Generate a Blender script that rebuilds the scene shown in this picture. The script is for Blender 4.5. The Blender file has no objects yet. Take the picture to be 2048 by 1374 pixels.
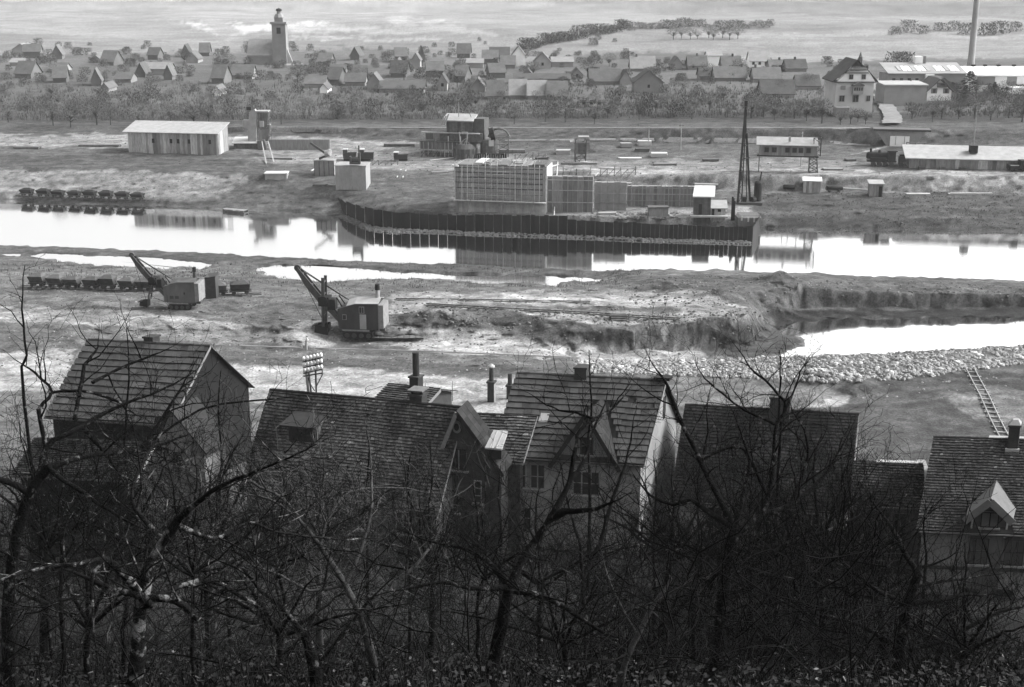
import bpy, math, random
import numpy as np
from mathutils import Vector, Matrix
R = random.Random(7)
SC = bpy.context.scene
COL = SC.collection
# ------------------------------------------------------------------ camera, sky, sun, exposure
FPX, H, PITCH = 2600.0, 36.0, math.atan(747 / 2600.0)
cam_d = bpy.data.cameras.new('camera'); cam = bpy.data.objects.new('camera', cam_d); COL.objects.link(cam)
cam_d.sensor_width = 36.0; cam_d.lens = FPX / 2048 * 36.0; cam_d.clip_start = 0.3; cam_d.clip_end = 20000
cam.location = (0, 0, H); cam.rotation_euler = (math.radians(90) - PITCH, 0, 0)
SC.camera = cam
SUN_EL, SUN_AZ = math.radians(38), math.radians(78)      # azimuth clockwise from +Y (ahead), towards the right
w = bpy.data.worlds.new('World'); SC.world = w; w.use_nodes = True
nt = w.node_tree; nt.nodes.clear()
sky = nt.nodes.new('ShaderNodeTexSky'); sky.sky_type = 'NISHITA'; sky.sun_disc = False
sky.sun_elevation = SUN_EL; sky.sun_rotation = SUN_AZ; sky.altitude = 200
sky.air_density = 1.2; sky.dust_density = 8.0; sky.ozone_density = 1.0
bw = nt.nodes.new('ShaderNodeRGBToBW'); bg = nt.nodes.new('ShaderNodeBackground'); ow = nt.nodes.new('ShaderNodeOutputWorld')
bg.inputs['Strength'].default_value = 0.12
nt.links.new(sky.outputs[0], bw.inputs[0]); nt.links.new(bw.outputs[0], bg.inputs[0]); nt.links.new(bg.outputs[0], ow.inputs[0])
sd = bpy.data.lights.new('sun', 'SUN'); sd.energy = 1.3; sd.angle = math.radians(16); sd.color = (1, 1, 1)
sun = bpy.data.objects.new('sun', sd); COL.objects.link(sun)
_d = Vector((math.sin(SUN_AZ) * math.cos(SUN_EL), math.cos(SUN_AZ) * math.cos(SUN_EL), math.sin(SUN_EL)))
sun.rotation_euler = _d.to_track_quat('Z', 'Y').to_euler(); sun.location = _d * 200
SC.view_settings.view_transform = 'Standard'; SC.view_settings.look = 'None'
SC.view_settings.exposure = 1.75; SC.view_settings.gamma = 1; SC.view_settings.use_curve_mapping = False
HAZE = 0.00011
SC.cycles.max_bounces = 6; SC.cycles.diffuse_bounces = 2; SC.cycles.glossy_bounces = 3; SC.cycles.volume_bounces = 1
SC.cycles.transparent_max_bounces = 4; SC.cycles.sample_clamp_indirect = 4.0

# ------------------------------------------------------------------ photo pixel <-> place
SP, CP = math.sin(PITCH), math.cos(PITCH)
def ray(px, py):
    u, v = (np.asarray(px, float) - 1024), (687 - np.asarray(py, float))
    return u, FPX * CP + v * SP, -FPX * SP + v * CP
def U(px, py, z=0.0):
    dx, dy, dz = ray(px, py); t = (z - H) / dz
    return np.array([dx * t, dy * t, z + 0 * t]) if np.ndim(t) else Vector((dx * t, dy * t, z))
def UD(px, py, D):
    dx, dy, dz = ray(px, py); t = D / dy
    return Vector((dx * t, D, H + dz * t))
def proj(X, Y, Z):
    zc = Z - H; f = Y * CP - zc * SP; up = Y * SP + zc * CP
    f = np.maximum(f, 0.3)
    return 1024 + FPX * X / f, 687 - FPX * up / f
def pxm(p):                                             # photo pixels per metre at a point
    return FPX / (p[1] * CP - (p[2] - H) * SP)

# ------------------------------------------------------------------ noise
_rs = np.random.RandomState(3); _tab = _rs.rand(256, 256)
def vnoise(x, y):
    x = np.asarray(x, float); y = np.asarray(y, float)
    xi = np.floor(x).astype(int); yi = np.floor(y).astype(int); fx = x - xi; fy = y - yi
    fx = fx * fx * (3 - 2 * fx); fy = fy * fy * (3 - 2 * fy)
    a = _tab[xi & 255, yi & 255]; b = _tab[(xi + 1) & 255, yi & 255]; c = _tab[xi & 255, (yi + 1) & 255]; d = _tab[(xi + 1) & 255, (yi + 1) & 255]
    return (a * (1 - fx) + b * fx) * (1 - fy) + (c * (1 - fx) + d * fx) * fy
def fbm(x, y, o=4, g=.5):
    s = 0; a = 1; t = 0
    for k in range(o):
        s = s + a * (vnoise(x + 17.3 * k, y + 31.7 * k) - .5); t += a; a *= g; x = x * 2.03; y = y * 2.03
    return s / t * 2

# ------------------------------------------------------------------ terrain profile
WZ = -2.5
L = lambda *p: p
APEX = 25.0
ALINE = np.linspace(-1.6, 1.6, 1281)
def line_px(pts):
    pts = np.array(pts, float); xs = np.linspace(-500, 2550, 400)
    py = np.interp(xs, pts[:, 0], pts[:, 1]); z = np.interp(xs, pts[:, 0], pts[:, 2])
    p = U(xs, py, z); a = p[0] / (p[1] + APEX); o = np.argsort(a)
    return np.interp(ALINE, a[o], p[1][o]), np.interp(ALINE, a[o], z[o])
def line_w(Y, z): return np.full(ALINE.shape, float(Y)), np.full(ALINE.shape, float(z))
LINES = [line_w(-30, 46), line_w(-2, 34.7), line_w(4, 32.4), line_w(12, 28.2), line_w(30, 18.4), line_w(48, 8.8), line_w(60, 2.4), line_w(66, .9), line_w(88, .2),
 line_px(L((0, 800, 0), (2048, 800, .3))),
 line_px(L((0, 700, -.2), (400, 700, -.2), (1100, 724, -.3), (1150, 738, .3), (1400, 748, .5), (1560, 752, .7), (1700, 748, .7), (1850, 740, .6), (2048, 722, .6))),
 line_px(L((0, 690, 0), (400, 683, -.3), (1100, 712, -.6), (1200, 718, -1.6), (1500, 722, -2.4), (1550, 714, -2.5), (1850, 704, -2.6), (2048, 690, -2.6))),
 line_px(L((0, 665, .3), (500, 668, -.3), (700, 684, -.8), (850, 680, -.8), (1100, 700, -1), (1200, 706, -1.8), (1420, 700, -2.2), (1560, 690, -2.9), (2048, 668, -3.2))),
 line_px(L((0, 640, .5), (600, 652, .4), (760, 638, .8), (1000, 622, 1.1), (1130, 646, 1.0), (1250, 660, .4), (1400, 642, .9), (1500, 627, .9), (1545, 640, -2.3), (1700, 634, -2.4), (2048, 632, -2.4))),
 line_px(L((0, 600, .4), (770, 602, 1.0), (1400, 606, 1.1), (1500, 612, .8), (1600, 614, -1.9), (2048, 612, -2.1))),
 line_px(L((0, 562, -.5), (500, 580, -.7), (770, 597, .1), (1250, 594, .6), (1400, 576, 1.0), (1560, 576, .7), (1700, 582, -.2), (2048, 594, -.7))),
 line_px(L((0, 530, -2.2), (500, 545, -2.3), (1200, 562, -2.1), (1320, 558, .2), (1500, 556, .5), (1700, 562, -.3), (2048, 576, -.8))),
 line_px(L((0, 485, -2.6), (500, 500, -2.6), (1200, 530, -2.6), (2048, 550, -2.6))),
 line_px(L((0, 415, -3), (500, 430, -3), (1000, 460, -3), (2048, 475, -3))),
 line_px(L((0, 395, -2.1), (430, 408, -2), (660, 400, -1.2), (900, 432, -.8), (1300, 445, -.7), (1480, 448, -.9), (1530, 442, -1.6), (2048, 452, -1.9))),
 line_px(L((0, 333, 1.5), (300, 342, 1.5), (480, 352, 1.2), (600, 372, .3), (900, 405, -.2), (1100, 410, -.4), (1400, 412, -.3), (1550, 398, .3), (2048, 393, .5))),
 line_px(L((0, 305, 2.5), (300, 309, 2.6), (480, 318, 2.5), (600, 348, 1.2), (900, 370, .8), (1150, 377, .5), (1400, 380, .3), (1560, 382, .5), (2048, 384, .8))),
 line_px(L((0, 288, 3), (480, 300, 2.8), (600, 330, 1.8), (900, 342, 1.8), (1180, 346, 2.5), (1550, 351, 2.8), (2048, 352, 3))),
 line_px(L((0, 272, 4), (600, 274, 3.5), (1000, 302, 3), (1500, 312, 3.2), (1750, 305, 3.5), (2048, 305, 4))),
 line_px(L((0, 268, 4), (600, 264, 4), (1050, 285, 4), (1400, 287, 4), (1750, 288, 4), (2048, 290, 4.5))),
 line_px(L((0, 252, 4.6), (1000, 258, 5.4), (1350, 257, 6.6), (2048, 258, 6.6))),
 line_px(L((0, 249, 4.6), (1000, 254, 5.4), (1350, 253, 6.6), (2048, 254, 6.6))),
 line_px(L((0, 235, 4), (1000, 235, 4.5), (1350, 238, 5), (2048, 235, 5))),
 line_px(L((0, 180, 4), (2048, 180, 4.5))),
 line_px(L((0, 140, 4.2), (2048, 140, 4.2))),
 line_px(L((0, 105, 4.5), (700, 100, 4.5), (1100, 108, 4.5), (1500, 105, 5), (2048, 110, 5))),
 line_px(L((0, 70, 8), (700, 70, 8), (1050, 95, 6), (1250, 62, 11), (1500, 55, 11), (2048, 65, 10))),
 line_px(L((0, 30, 14), (700, 40, 13), (1050, 60, 11), (1250, 48, 12), (1500, 40, 13), (2048, 45, 12))),
 line_w(950, 24), line_w(1300, 38), line_w(1800, 70), line_w(2600, 130), line_w(3600, 190), line_w(5200, 220)]
LY = np.stack([l[0] for l in LINES]); LZ = np.stack([l[1] for l in LINES])
LY = np.maximum.accumulate(LY, axis=0)
for k in range(1, len(LY)): LY[k] = np.maximum(LY[k], LY[k - 1] + .25)

RIV_N = [(-600, 460), (0, 490), (200, 497), (450, 508), (700, 522), (1000, 532), (1200, 542), (1350, 546), (1500, 553), (1600, 555), (1700, 557), (2048, 571), (2600, 590)]
RIV_F = [(-600, 370), (0, 398), (60, 402), (130, 408), (330, 411), (440, 420), (520, 420), (640, 425), (690, 440), (740, 457), (800, 463), (950, 468), (1100, 473), (1300, 481), (1504, 488), (1508, 470), (1518, 456), (1560, 460), (1650, 465), (1750, 459), (2048, 465), (2600, 480)]
WATER = {
 'river': RIV_N + RIV_F[::-1],
 'marsh_pool': [(52, 511), (80, 507), (115, 505), (180, 512), (250, 512), (300, 515), (340, 519), (432, 528), (400, 540), (360, 534), (330, 541), (280, 536), (215, 533), (160, 531), (110, 521)],
 'reed_pool': [(515, 536), (560, 530), (640, 530), (700, 535), (800, 543), (860, 545), (920, 548), (1000, 550), (1095, 549), (1212, 559), (1180, 570), (1130, 572), (1108, 579), (1060, 574), (1000, 579), (930, 570), (880, 566), (820, 567), (760, 563), (700, 571), (640, 569), (590, 565), (545, 556)],
 'puddle': [(8, 508), (40, 507), (38, 513), (14, 512)],
 'pond': [(1545, 652), (1590, 643), (1700, 636), (2050, 633), (2700, 633), (2700, 640), (2050, 692), (1850, 703), (1700, 709), (1545, 713), (1570, 703), (1612, 692), (1600, 678), (1575, 672)]}
WPOLY = {}
for k_, p_ in WATER.items():
    a_ = np.array(p_, float); q_ = U(a_[:, 0], a_[:, 1], WZ); WPOLY[k_] = np.stack([q_[0], q_[1]], 1)
def poly_sd(X, Y, P):
    d = np.full(X.shape, 1e9); ins = np.zeros(X.shape, bool); n = len(P)
    for i in range(n):
        x0, y0 = P[i]; x1, y1 = P[(i + 1) % n]; ex, ey = x1 - x0, y1 - y0
        t = np.clip(((X - x0) * ex + (Y - y0) * ey) / (ex * ex + ey * ey + 1e-9), 0, 1)
        d = np.minimum(d, (X - x0 - t * ex) ** 2 + (Y - y0 - t * ey) ** 2)
        c = (y0 > Y) != (y1 > Y)
        ins ^= c & (X < ex * (Y - y0) / (ey if abs(ey) > 1e-9 else 1e-9) + x0)
    d = np.sqrt(d); return np.where(ins, -d, d)
MOUNDS = [(1560, 566, 1.7, 4.2, 3), (1445, 604, 1.2, 3.5, 2.5), (585, 668, 1.5, 4.5, 3.5), (1640, 760, .9, 3, 3), (1720, 775, .8, 2.5, 2.5), (1330, 575, .6, 6, 2), (180, 615, .9, 4.5, 3), (1230, 576, .5, 5, 2),
 (330, 640, .5, 3, 2), (1010, 640, .6, 3, 1.5), (900, 640, .5, 3, 1.5), (1150, 660, .5, 3, 1.5), (1480, 645, .5, 2.5, 2), (1620, 800, .6, 4, 3), (1180, 330, 1.2, 4, 3), (540, 362, 1, 7, 3), (780, 360, .8, 8, 3), (1300, 352, .5, 6, 2), (860, 640, .7, 3.5, 1.6), (950, 646, .7, 3, 1.6), (1080, 652, .6, 3, 1.6), (1290, 662, .6, 3, 1.5)]
MPOS = [(U(x, y, 0.5), h, rx, ry) for x, y, h, rx, ry in MOUNDS]
def terrain(X, Y, detail=True):
    X = np.asarray(X, float); Y = np.asarray(Y, float); shp = X.shape; X = X.ravel(); Y = Y.ravel()
    a = np.clip(X / np.maximum(Y + APEX, 1), -1.59, 1.59)
    fi = (a + 1.6) / 3.2 * 1280; i0 = np.clip(np.floor(fi).astype(int), 0, 1279); ft = fi - i0
    Z = np.full(X.shape, LZ[-1][0])
    pY = LY[0][i0] * (1 - ft) + LY[0][i0 + 1] * ft; pZ = LZ[0][i0] * (1 - ft) + LZ[0][i0 + 1] * ft
    Z = np.where(Y <= pY, pZ, Z)
    for k in range(1, len(LY)):
        qY = LY[k][i0] * (1 - ft) + LY[k][i0 + 1] * ft; qZ = LZ[k][i0] * (1 - ft) + LZ[k][i0 + 1] * ft
        t = (Y - pY) / np.maximum(qY - pY, 1e-3); m = (t > 0) & (t <= 1)
        Z[m] = (pZ + (qZ - pZ) * t)[m]; pY, pZ = qY, qZ
    for c, h, rx, ry in MPOS:
        r = np.sqrt(((X - c.x) / rx) ** 2 + ((Y - c.y) / ry) ** 2); Z += h * np.clip(1 - r, 0, 1) ** 1.2
    # roughness
    far = np.clip((Y - 290) / 100, 0, 1)
    amp = np.where(Y < 66, .35, np.where(Y < 92, .12, np.where(Y < 118, .10, np.where(Y < 172, .30, .22)))) * (1 - far) + far * .8
    n = fbm(X / 4.0, Y / 4.0, 4) * amp * (1 - far) + far * fbm(X / 40, Y / 40, 3) * 1.5
    Z += n
    hill = np.clip((Y - 700) / 900, 0, 1); Z += hill * fbm(X / 420, Y / 420, 3) * 26
    if detail:
        Z += fbm(X / .9, Y / .9, 2) * amp * .35 * (1 - far)
    # banks and beds of the waters
    S = np.full(X.shape, 99.0)
    for k, P in WPOLY.items():
        lo = P.min(0) - 10; hi = P.max(0) + 10
        m = (X > lo[0]) & (X < hi[0]) & (Y > lo[1]) & (Y < hi[1])
        if not m.any(): continue
        xs, ys = X[m], Y[m]
        S[m] = np.minimum(S[m], poly_sd(xs, ys, P) + fbm(xs / 2.2, ys / 2.2, 3) * (.8 if k != 'puddle' else .3))
    m = S < 9; s = S[m]; z = Z[m]
    bank = WZ + .03 + np.clip(s, 0, None) * .55 + np.clip(s - .5, 0, None) * .4
    bed = WZ - .02 - np.clip(-s, 0, 4) * .3
    Z[m] = np.where(s > 0, np.minimum(np.maximum(z, WZ + .04 + np.clip(s, 0, 1.2) * .12), bank), bed)
    return Z.reshape(shp)
def gz(x, y): return float(terrain(np.array([x]), np.array([y]), False)[0])
def G(px, py):                                           # the spot of ground seen at a photo pixel
    dx, dy, dz = ray(px, py); Y = np.concatenate([np.arange(8, 320, .25), np.geomspace(320, 4000, 500)])
    t = Y / dy; zr = H + dz * t; zt = terrain(dx * t, Y, False); b = np.nonzero(zr <= zt)[0]
    i = b[0] if len(b) else len(Y) - 1
    if i > 0:
        d0, d1 = zr[i - 1] - zt[i - 1], zr[i] - zt[i]; f = d0 / (d0 - d1 + 1e-9); y = Y[i - 1] + f * (Y[i] - Y[i - 1])
    else: y = Y[0]
    return Vector((dx * y / dy, y, H + dz * y / dy))

# ------------------------------------------------------------------ materials
MATS = {}
def mat(name, tone, var=.25, scale=1.0, rnd=0.0, rough=.85, stretch=(1, 1, 1), bump=0.0, spec=.1, metal=0.0, detail=5, attr=None, scale2=None, var2=0.0, patch=None):
    if name in MATS: return MATS[name]
    m = bpy.data.materials.new(name); m.use_nodes = True; t = m.node_tree; N = t.nodes; Lk = t.links; b = N['Principled BSDF']
    geo = N.new('ShaderNodeNewGeometry'); mp = N.new('ShaderNodeMapping'); mp.inputs['Scale'].default_value = stretch
    Lk.new(geo.outputs['Position'], mp.inputs[0])
    def noise(sc, dt):
        n = N.new('ShaderNodeTexNoise'); n.inputs['Scale'].default_value = sc; n.inputs['Detail'].default_value = dt; n.inputs['Roughness'].default_value = .62
        Lk.new(mp.outputs[0], n.inputs['Vector']); return n
    def mathn(op, a, c):
        k = N.new('ShaderNodeMath'); k.operation = op
        for i, v in enumerate((a, c)):
            if isinstance(v, (int, float)): k.inputs[i].default_value = v
            else: Lk.new(v, k.inputs[i])
        return k.outputs[0]
    n1 = noise(scale, detail)
    f = mathn('MULTIPLY_ADD', n1.outputs[0], 0); k = f.node; k.inputs[1].default_value = 4 * var; k.inputs[2].default_value = 1 - 2 * var
    if scale2:
        n2 = noise(scale2, 3); g = mathn('MULTIPLY_ADD', n2.outputs[0], 0); g.node.inputs[1].default_value = 4 * var2; g.node.inputs[2].default_value = 1 - 2 * var2
        f = mathn('MULTIPLY', f, g)
    if rnd:
        oi = N.new('ShaderNodeObjectInfo'); g = mathn('MULTIPLY_ADD', oi.outputs['Random'], 0); g.node.inputs[1].default_value = 2 * rnd; g.node.inputs[2].default_value = 1 - rnd
        f = mathn('MULTIPLY', f, g)
    if attr:
        at = N.new('ShaderNodeAttribute'); at.attribute_name = attr; f = mathn('MULTIPLY', f, at.outputs['Fac'])
    else: f = mathn('MULTIPLY', f, tone)
    if patch:                                             # pale patches, highlights painted onto the branches: (scale, threshold, gain)
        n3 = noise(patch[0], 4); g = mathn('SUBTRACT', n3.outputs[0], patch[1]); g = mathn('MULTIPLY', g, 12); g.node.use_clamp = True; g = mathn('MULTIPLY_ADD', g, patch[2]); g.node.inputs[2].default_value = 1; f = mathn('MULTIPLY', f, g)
    f = mathn('MAXIMUM', f, .002); f = mathn('MINIMUM', f, .85)
    cb = N.new('ShaderNodeCombineColor')
    for i in range(3): Lk.new(f, cb.inputs[i])
    Lk.new(cb.outputs[0], b.inputs['Base Color'])
    b.inputs['Roughness'].default_value = rough; b.inputs['Metallic'].default_value = metal; b.inputs['Specular IOR Level'].default_value = spec
    if bump:
        bp = N.new('ShaderNodeBump'); bp.inputs['Strength'].default_value = min(1, bump); bp.inputs['Distance'].default_value = .12 * bump
        nb = noise(scale * 2.3, 6); Lk.new(nb.outputs[0], bp.inputs['Height']); Lk.new(bp.outputs[0], b.inputs['Normal'])
    MATS[name] = m; return m

# ------------------------------------------------------------------ object helpers
def link(o, parent=None):
    COL.objects.link(o)
    if parent is not None: o.parent = parent
    return o
def tag(o, label=None, cat=None, group=None, kind=None):
    for k, v in (('label', label), ('category', cat), ('group', group), ('kind', kind)):
        if v: o[k] = v
    return o
def thing(name, label, cat, loc=(0, 0, 0), rz=0.0, group=None):
    o = bpy.data.objects.new(name, None); o.location = loc; o.rotation_euler = (0, 0, rz); o.empty_display_size = .3; link(o)
    return tag(o, label, cat, group)
def copy_tree(o, parent=None):
    c = o.copy(); COL.objects.link(c)
    if parent is not None: c.parent = parent
    for ch in [x for x in KIDS.get(o.name, [])]: copy_tree(ch, c)
    return c
KIDS = {}
class MB:
    def __init__(s): s.v = []; s.f = []
    def add(s, vs, fs):
        b = len(s.v); s.v += [tuple(v) for v in vs]; s.f += [tuple(b + i for i in f) for f in fs]; return s
    def hexa(s, p):                                      # 8 corners: bottom 4, top 4
        return s.add(p, [(3, 2, 1, 0), (4, 5, 6, 7), (0, 1, 5, 4), (1, 2, 6, 5), (2, 3, 7, 6), (3, 0, 4, 7)])
    def box(s, x0, x1, y0, y1, z0, z1):
        return s.hexa([(x0, y0, z0), (x1, y0, z0), (x1, y1, z0), (x0, y1, z0), (x0, y0, z1), (x1, y0, z1), (x1, y1, z1), (x0, y1, z1)])
    def beam(s, p, q, w, h=None):
        p = Vector(p); q = Vector(q); h = h or w; d = (q - p)
        if d.length < 1e-6: return s
        d.normalize(); up = Vector((0, 0, 1)) if abs(d.z) < .95 else Vector((0, 1, 0)); a = d.cross(up).normalized() * (w / 2); b = a.cross(d).normalized() * (h / 2)
        return s.hexa([p - a - b, p + a - b, q + a - b, q - a - b, p - a + b, p + a + b, q + a + b, q - a + b])
    def tube(s, pts, rad, n=8, cap=True):
        pts = [Vector(p) for p in pts]; rad = rad if hasattr(rad, '__len__') else [rad] * len(pts); b = len(s.v); ref = None
        for i, p in enumerate(pts):
            d = (pts[min(i + 1, len(pts) - 1)] - pts[max(i - 1, 0)]).normalized()
            if ref is None: ref = d.orthogonal().normalized()
            a = (ref - d * ref.dot(d)); a = a.normalized() if a.length > 1e-5 else d.orthogonal().normalized(); ref = a; c = d.cross(a)
            for k in range(n):
                t = 2 * math.pi * k / n; s.v.append(tuple(p + (a * math.cos(t) + c * math.sin(t)) * rad[i]))
        for i in range(len(pts) - 1):
            for k in range(n):
                k2 = (k + 1) % n; s.f.append((b + i * n + k, b + i * n + k2, b + (i + 1) * n + k2, b + (i + 1) * n + k))
        if cap:
            s.f.append(tuple(b + k for k in range(n))[::-1]); s.f.append(tuple(b + (len(pts) - 1) * n + k for k in range(n)))
        return s
    def slab(s, poly, n, th):                            # extrude a planar polygon along n
        poly = [Vector(p) for p in poly]; n = Vector(n).normalized() * th; k = len(poly)
        return s.add(poly + [p + n for p in poly], [tuple(range(k))[::-1], tuple(range(k, 2 * k))] + [(i, (i + 1) % k, (i + 1) % k + k, i + k) for i in range(k)])
    def build(s, name, m, parent=None, smooth=False, loc=None, mesh_only=False):
        me = bpy.data.meshes.new(name); me.from_pydata(s.v, [], s.f); me.update()
        if m: me.materials.append(m)
        if smooth: me.polygons.foreach_set('use_smooth', [True] * len(me.polygons))
        if mesh_only: return me
        return inst(name, me, parent, loc)
def inst(name, me, parent=None, loc=None, rot=None, scale=None):
    o = bpy.data.objects.new(name, me)
    if loc is not None: o.location = loc
    if rot is not None: o.rotation_euler = rot
    if scale is not None: o.scale = scale
    link(o, parent)
    if parent is not None: KIDS.setdefault(parent.name, []).append(o)
    return o
def frame(A, B):                                         # origin and z-rotation so that +x runs from A to B, +y away behind
    A = Vector(A); B = Vector(B); return A, math.atan2(B.y - A.y, B.x - A.x), math.hypot(B.x - A.x, B.y - A.y)

# ------------------------------------------------------------------ ground
Ys = [-28, -15, -8, -4, -1, 2, 4, 6, 8]
y = 9.0
while y < 5150:
    Ys.append(y)
    y += .9 if y < 64 else (.6 if y < 84 else (.24 if y < 126 else .17 if y < 138 else .24) if y < 158 else (.34 if y < 172 else (.5 if y < 292 else (max(2.0, y * .0055) if y < 700 else y * .035))))
Ys = np.array(Ys)
As = np.concatenate([-np.geomspace(1.5, .44, 26), np.linspace(-.435, .435, 450), np.geomspace(.44, 1.5, 26)])
AA, YY = np.meshgrid(As, Ys); XX = AA * (YY + APEX)
ZZ = terrain(XX, YY)
_dm = np.clip((YY - 95) / 10, 0, 1) * np.clip((285 - YY) / 20, 0, 1)
XD = XX + _dm * fbm(XX / 1.7 + 9, YY / 1.7 + ZZ * 1.3, 3) * .45; YD = YY + _dm * fbm(XX / 1.1 + 50, YY / 1.6 + ZZ * 1.3, 4) * .8
PX, PY = proj(XX, YY, ZZ)
_fw = (YY > 300) * fbm(XX / 45, YY / 60, 3)
wx = PX + _fw * 40 + fbm(XX / 3, YY / 3, 3) * 22 ; wy = PY + _fw * 16 + fbm(XX / 3 + 40, YY / 3, 3) * 9
TONE = np.where(YY < 66, .008, np.where(YY < 84, .02, np.where(YY < 175, .15, .13)))
TP = [  # colour of the ground itself: (reflectance, outline where it lies)
 (.075, [(-300, 255), (2350, 255), (2350, 90), (-300, 90)]),                                # orchards and gardens
 (.075, [(-300, 175), (500, 160), (900, 165), (900, 100), (-300, 100)]), (.09, [(-300, 140), (600, 125), (900, 135), (1000, 90), (-300, 90)]),
 (.145, [(-300, 112), (300, 100), (700, 95), (1000, 118), (1250, 100), (2350, 118), (2350, -400), (-300, -400)]),   # far fields
 (.185, [(-300, 60), (350, 75), (700, 70), (1050, 100), (1180, 60), (1400, 45), (1300, 25), (1150, 5), (1100, -60), (-300, -60)]),
 (.36, [(350, 40), (650, 45), (650, 60), (420, 62)]), (.22, [(355, 20), (385, 15), (450, 45), (470, 70), (420, 65)]), (.21, [(-300, 22), (600, 10), (900, 20), (700, 34), (-300, 38)]),
 (.27, [(500, 55), (900, 48), (1000, 62), (600, 66)]), (.26, [(780, 40), (830, 35), (830, 55), (790, 52)]), (.27, [(600, 75), (900, 78), (900, 84), (560, 82)]),
 (.12, [(1100, 4), (1300, 4), (1500, 22), (1620, 40), (2350, 30), (2350, -300), (1090, -300)]),
 (.16, [(1300, 28), (1500, 30), (1700, 38), (2350, 25), (2350, 42), (1800, 50), (1400, 45)]),
 (.19, [(1350, 62), (2350, 62), (2350, 75), (1350, 72)]), (.17, [(1300, 84), (2350, 86), (2350, 96), (1350, 94)]), (.16, [(1450, 105), (2350, 108), (2350, 125), (1450, 118)]),
 (.11, [(-300, 275), (2350, 300), (2350, 245), (-300, 245)]),
 (.24, [(-300, 286), (250, 296), (480, 300), (760, 302), (830, 285), (600, 272), (-300, 268)]),          # upper terrace, pale
 (.22, [(480, 300), (760, 305), (1180, 320), (1180, 342), (700, 338), (540, 325)]),
 (.115, [(-300, 305), (480, 314), (560, 330), (520, 352), (300, 342), (-300, 332)]),                      # dark grassy slope
 (.23, [(-300, 332), (300, 342), (500, 352), (470, 385), (440, 400), (-300, 386)]),                       # gravel slope
 (.13, [(440, 400), (500, 360), (680, 372), (900, 400), (900, 428), (640, 415), (430, 410)]),
 (.10, [(-300, 386), (440, 402), (430, 412), (-300, 400)]),
 (.20, [(1180, 322), (1700, 318), (1700, 345), (1180, 345)]), (.27, [(1180, 338), (2350, 342), (2350, 352), (1180, 350)]),
 (.2, [(1180, 350), (2350, 352), (2350, 388), (1560, 384), (1180, 376)]),
 (.28, [(1880, 353), (2080, 355), (2000, 378), (1850, 380)]), (.27, [(1400, 355), (1470, 353), (1480, 372), (1410, 374)]),
 (.105, [(1510, 388), (2350, 392), (2350, 470), (1510, 460)]),
 (.075, [(1560, 436), (1900, 440), (1900, 462), (1560, 460)]),
 (.24, [(900, 405), (1500, 415), (1500, 458), (900, 436)]), (.5, [(1240, 440), (1390, 432), (1400, 452), (1260, 448)]),
 (.11, [(-300, 486), (700, 514), (1250, 538), (1250, 552), (500, 530), (-300, 500)]),
 (.12, [(1200, 548), (1500, 548), (2350, 575), (2350, 612), (1540, 625), (1430, 605), (1300, 580)]),
 (.25, [(780, 585), (1400, 580), (1500, 612), (1500, 632), (1380, 640), (1160, 650), (1000, 622), (780, 632)]),
 (.36, [(1000, 590), (1400, 600), (1390, 608), (1000, 600)]), (.15, [(850, 606), (1350, 616), (1350, 624), (860, 614)]),
 (.31, [(770, 648), (900, 656), (1100, 680), (1140, 700), (1130, 716), (900, 706), (790, 694), (840, 676)]),
 (.13, [(770, 630), (1000, 616), (1140, 640), (1140, 676), (900, 656), (780, 652)]),
 (.30, [(1150, 690), (1380, 672), (1420, 715), (1160, 725)]),
 (.09, [(1120, 660), (1250, 668), (1400, 640), (1540, 640), (1600, 688), (1540, 712), (1420, 716), (1390, 668), (1200, 690)]),
 (.055, [(1540, 620), (2350, 612), (2350, 640), (1700, 640), (1560, 656)]),
 (.27, [(560, 655), (640, 640), (690, 690), (560, 690)]),
 (.30, [(400, 728), (560, 728), (760, 742), (1140, 770), (1140, 880), (900, 850), (500, 800), (410, 770)]), # pale road strip
 (.30, [(-60, 697), (140, 700), (130, 780), (-60, 780)]),
 (.12, [(420, 704), (800, 722), (1100, 735), (1060, 752), (700, 736), (420, 722)]),
 (.22, [(150, 640), (420, 640), (560, 665), (560, 690), (300, 680)]), (.27, [(-60, 610), (260, 620), (420, 640), (200, 650), (-60, 640)]),
 (.10, [(1500, 790), (1800, 745), (2350, 740), (2350, 980), (1500, 980)]), (.17, [(1880, 785), (2100, 780), (2100, 860), (1950, 840)]), (.26, [(1600, 790), (1700, 790), (1680, 815), (1610, 820)]),
 (.17, [(1180, 745), (1500, 755), (1700, 770), (1600, 830), (1300, 800)]),
]
def inpoly(x, y, P):
    ins = np.zeros(x.shape, bool); n = len(P)
    for i in range(n):
        x0, y0 = P[i]; x1, y1 = P[(i + 1) % n]
        if y0 == y1: continue
        ins ^= ((y0 > y) != (y1 > y)) & (x < (x1 - x0) * (y - y0) / (y1 - y0) + x0)
    return ins
for tone, P in TP:
    m = inpoly(wx, wy, P) & (YY > 84); TONE[m] = tone
# white lane climbing to the villa
m = inpoly(PX, PY, [(1745, 300), (1800, 290), (1840, 293), (2060, 308), (2060, 304), (1830, 288), (1790, 286), (1700, 310)]); TONE[m] = .40
K = (TONE[:-2] + 2 * TONE[1:-1] + TONE[2:]) / 4; TONE[1:-1] = K
TONE = TONE * (1 + .3 * fbm(XX / 11, YY / .8 + 3, 3) * (YY > 100)) * (1 + .62 * fbm(XX / 1.6, YY / 1.1 + ZZ * 1.5, 5, .65) * (YY < 300) + .22 * fbm(XX / 45, YY / 35, 4) * (YY >= 300))
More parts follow.
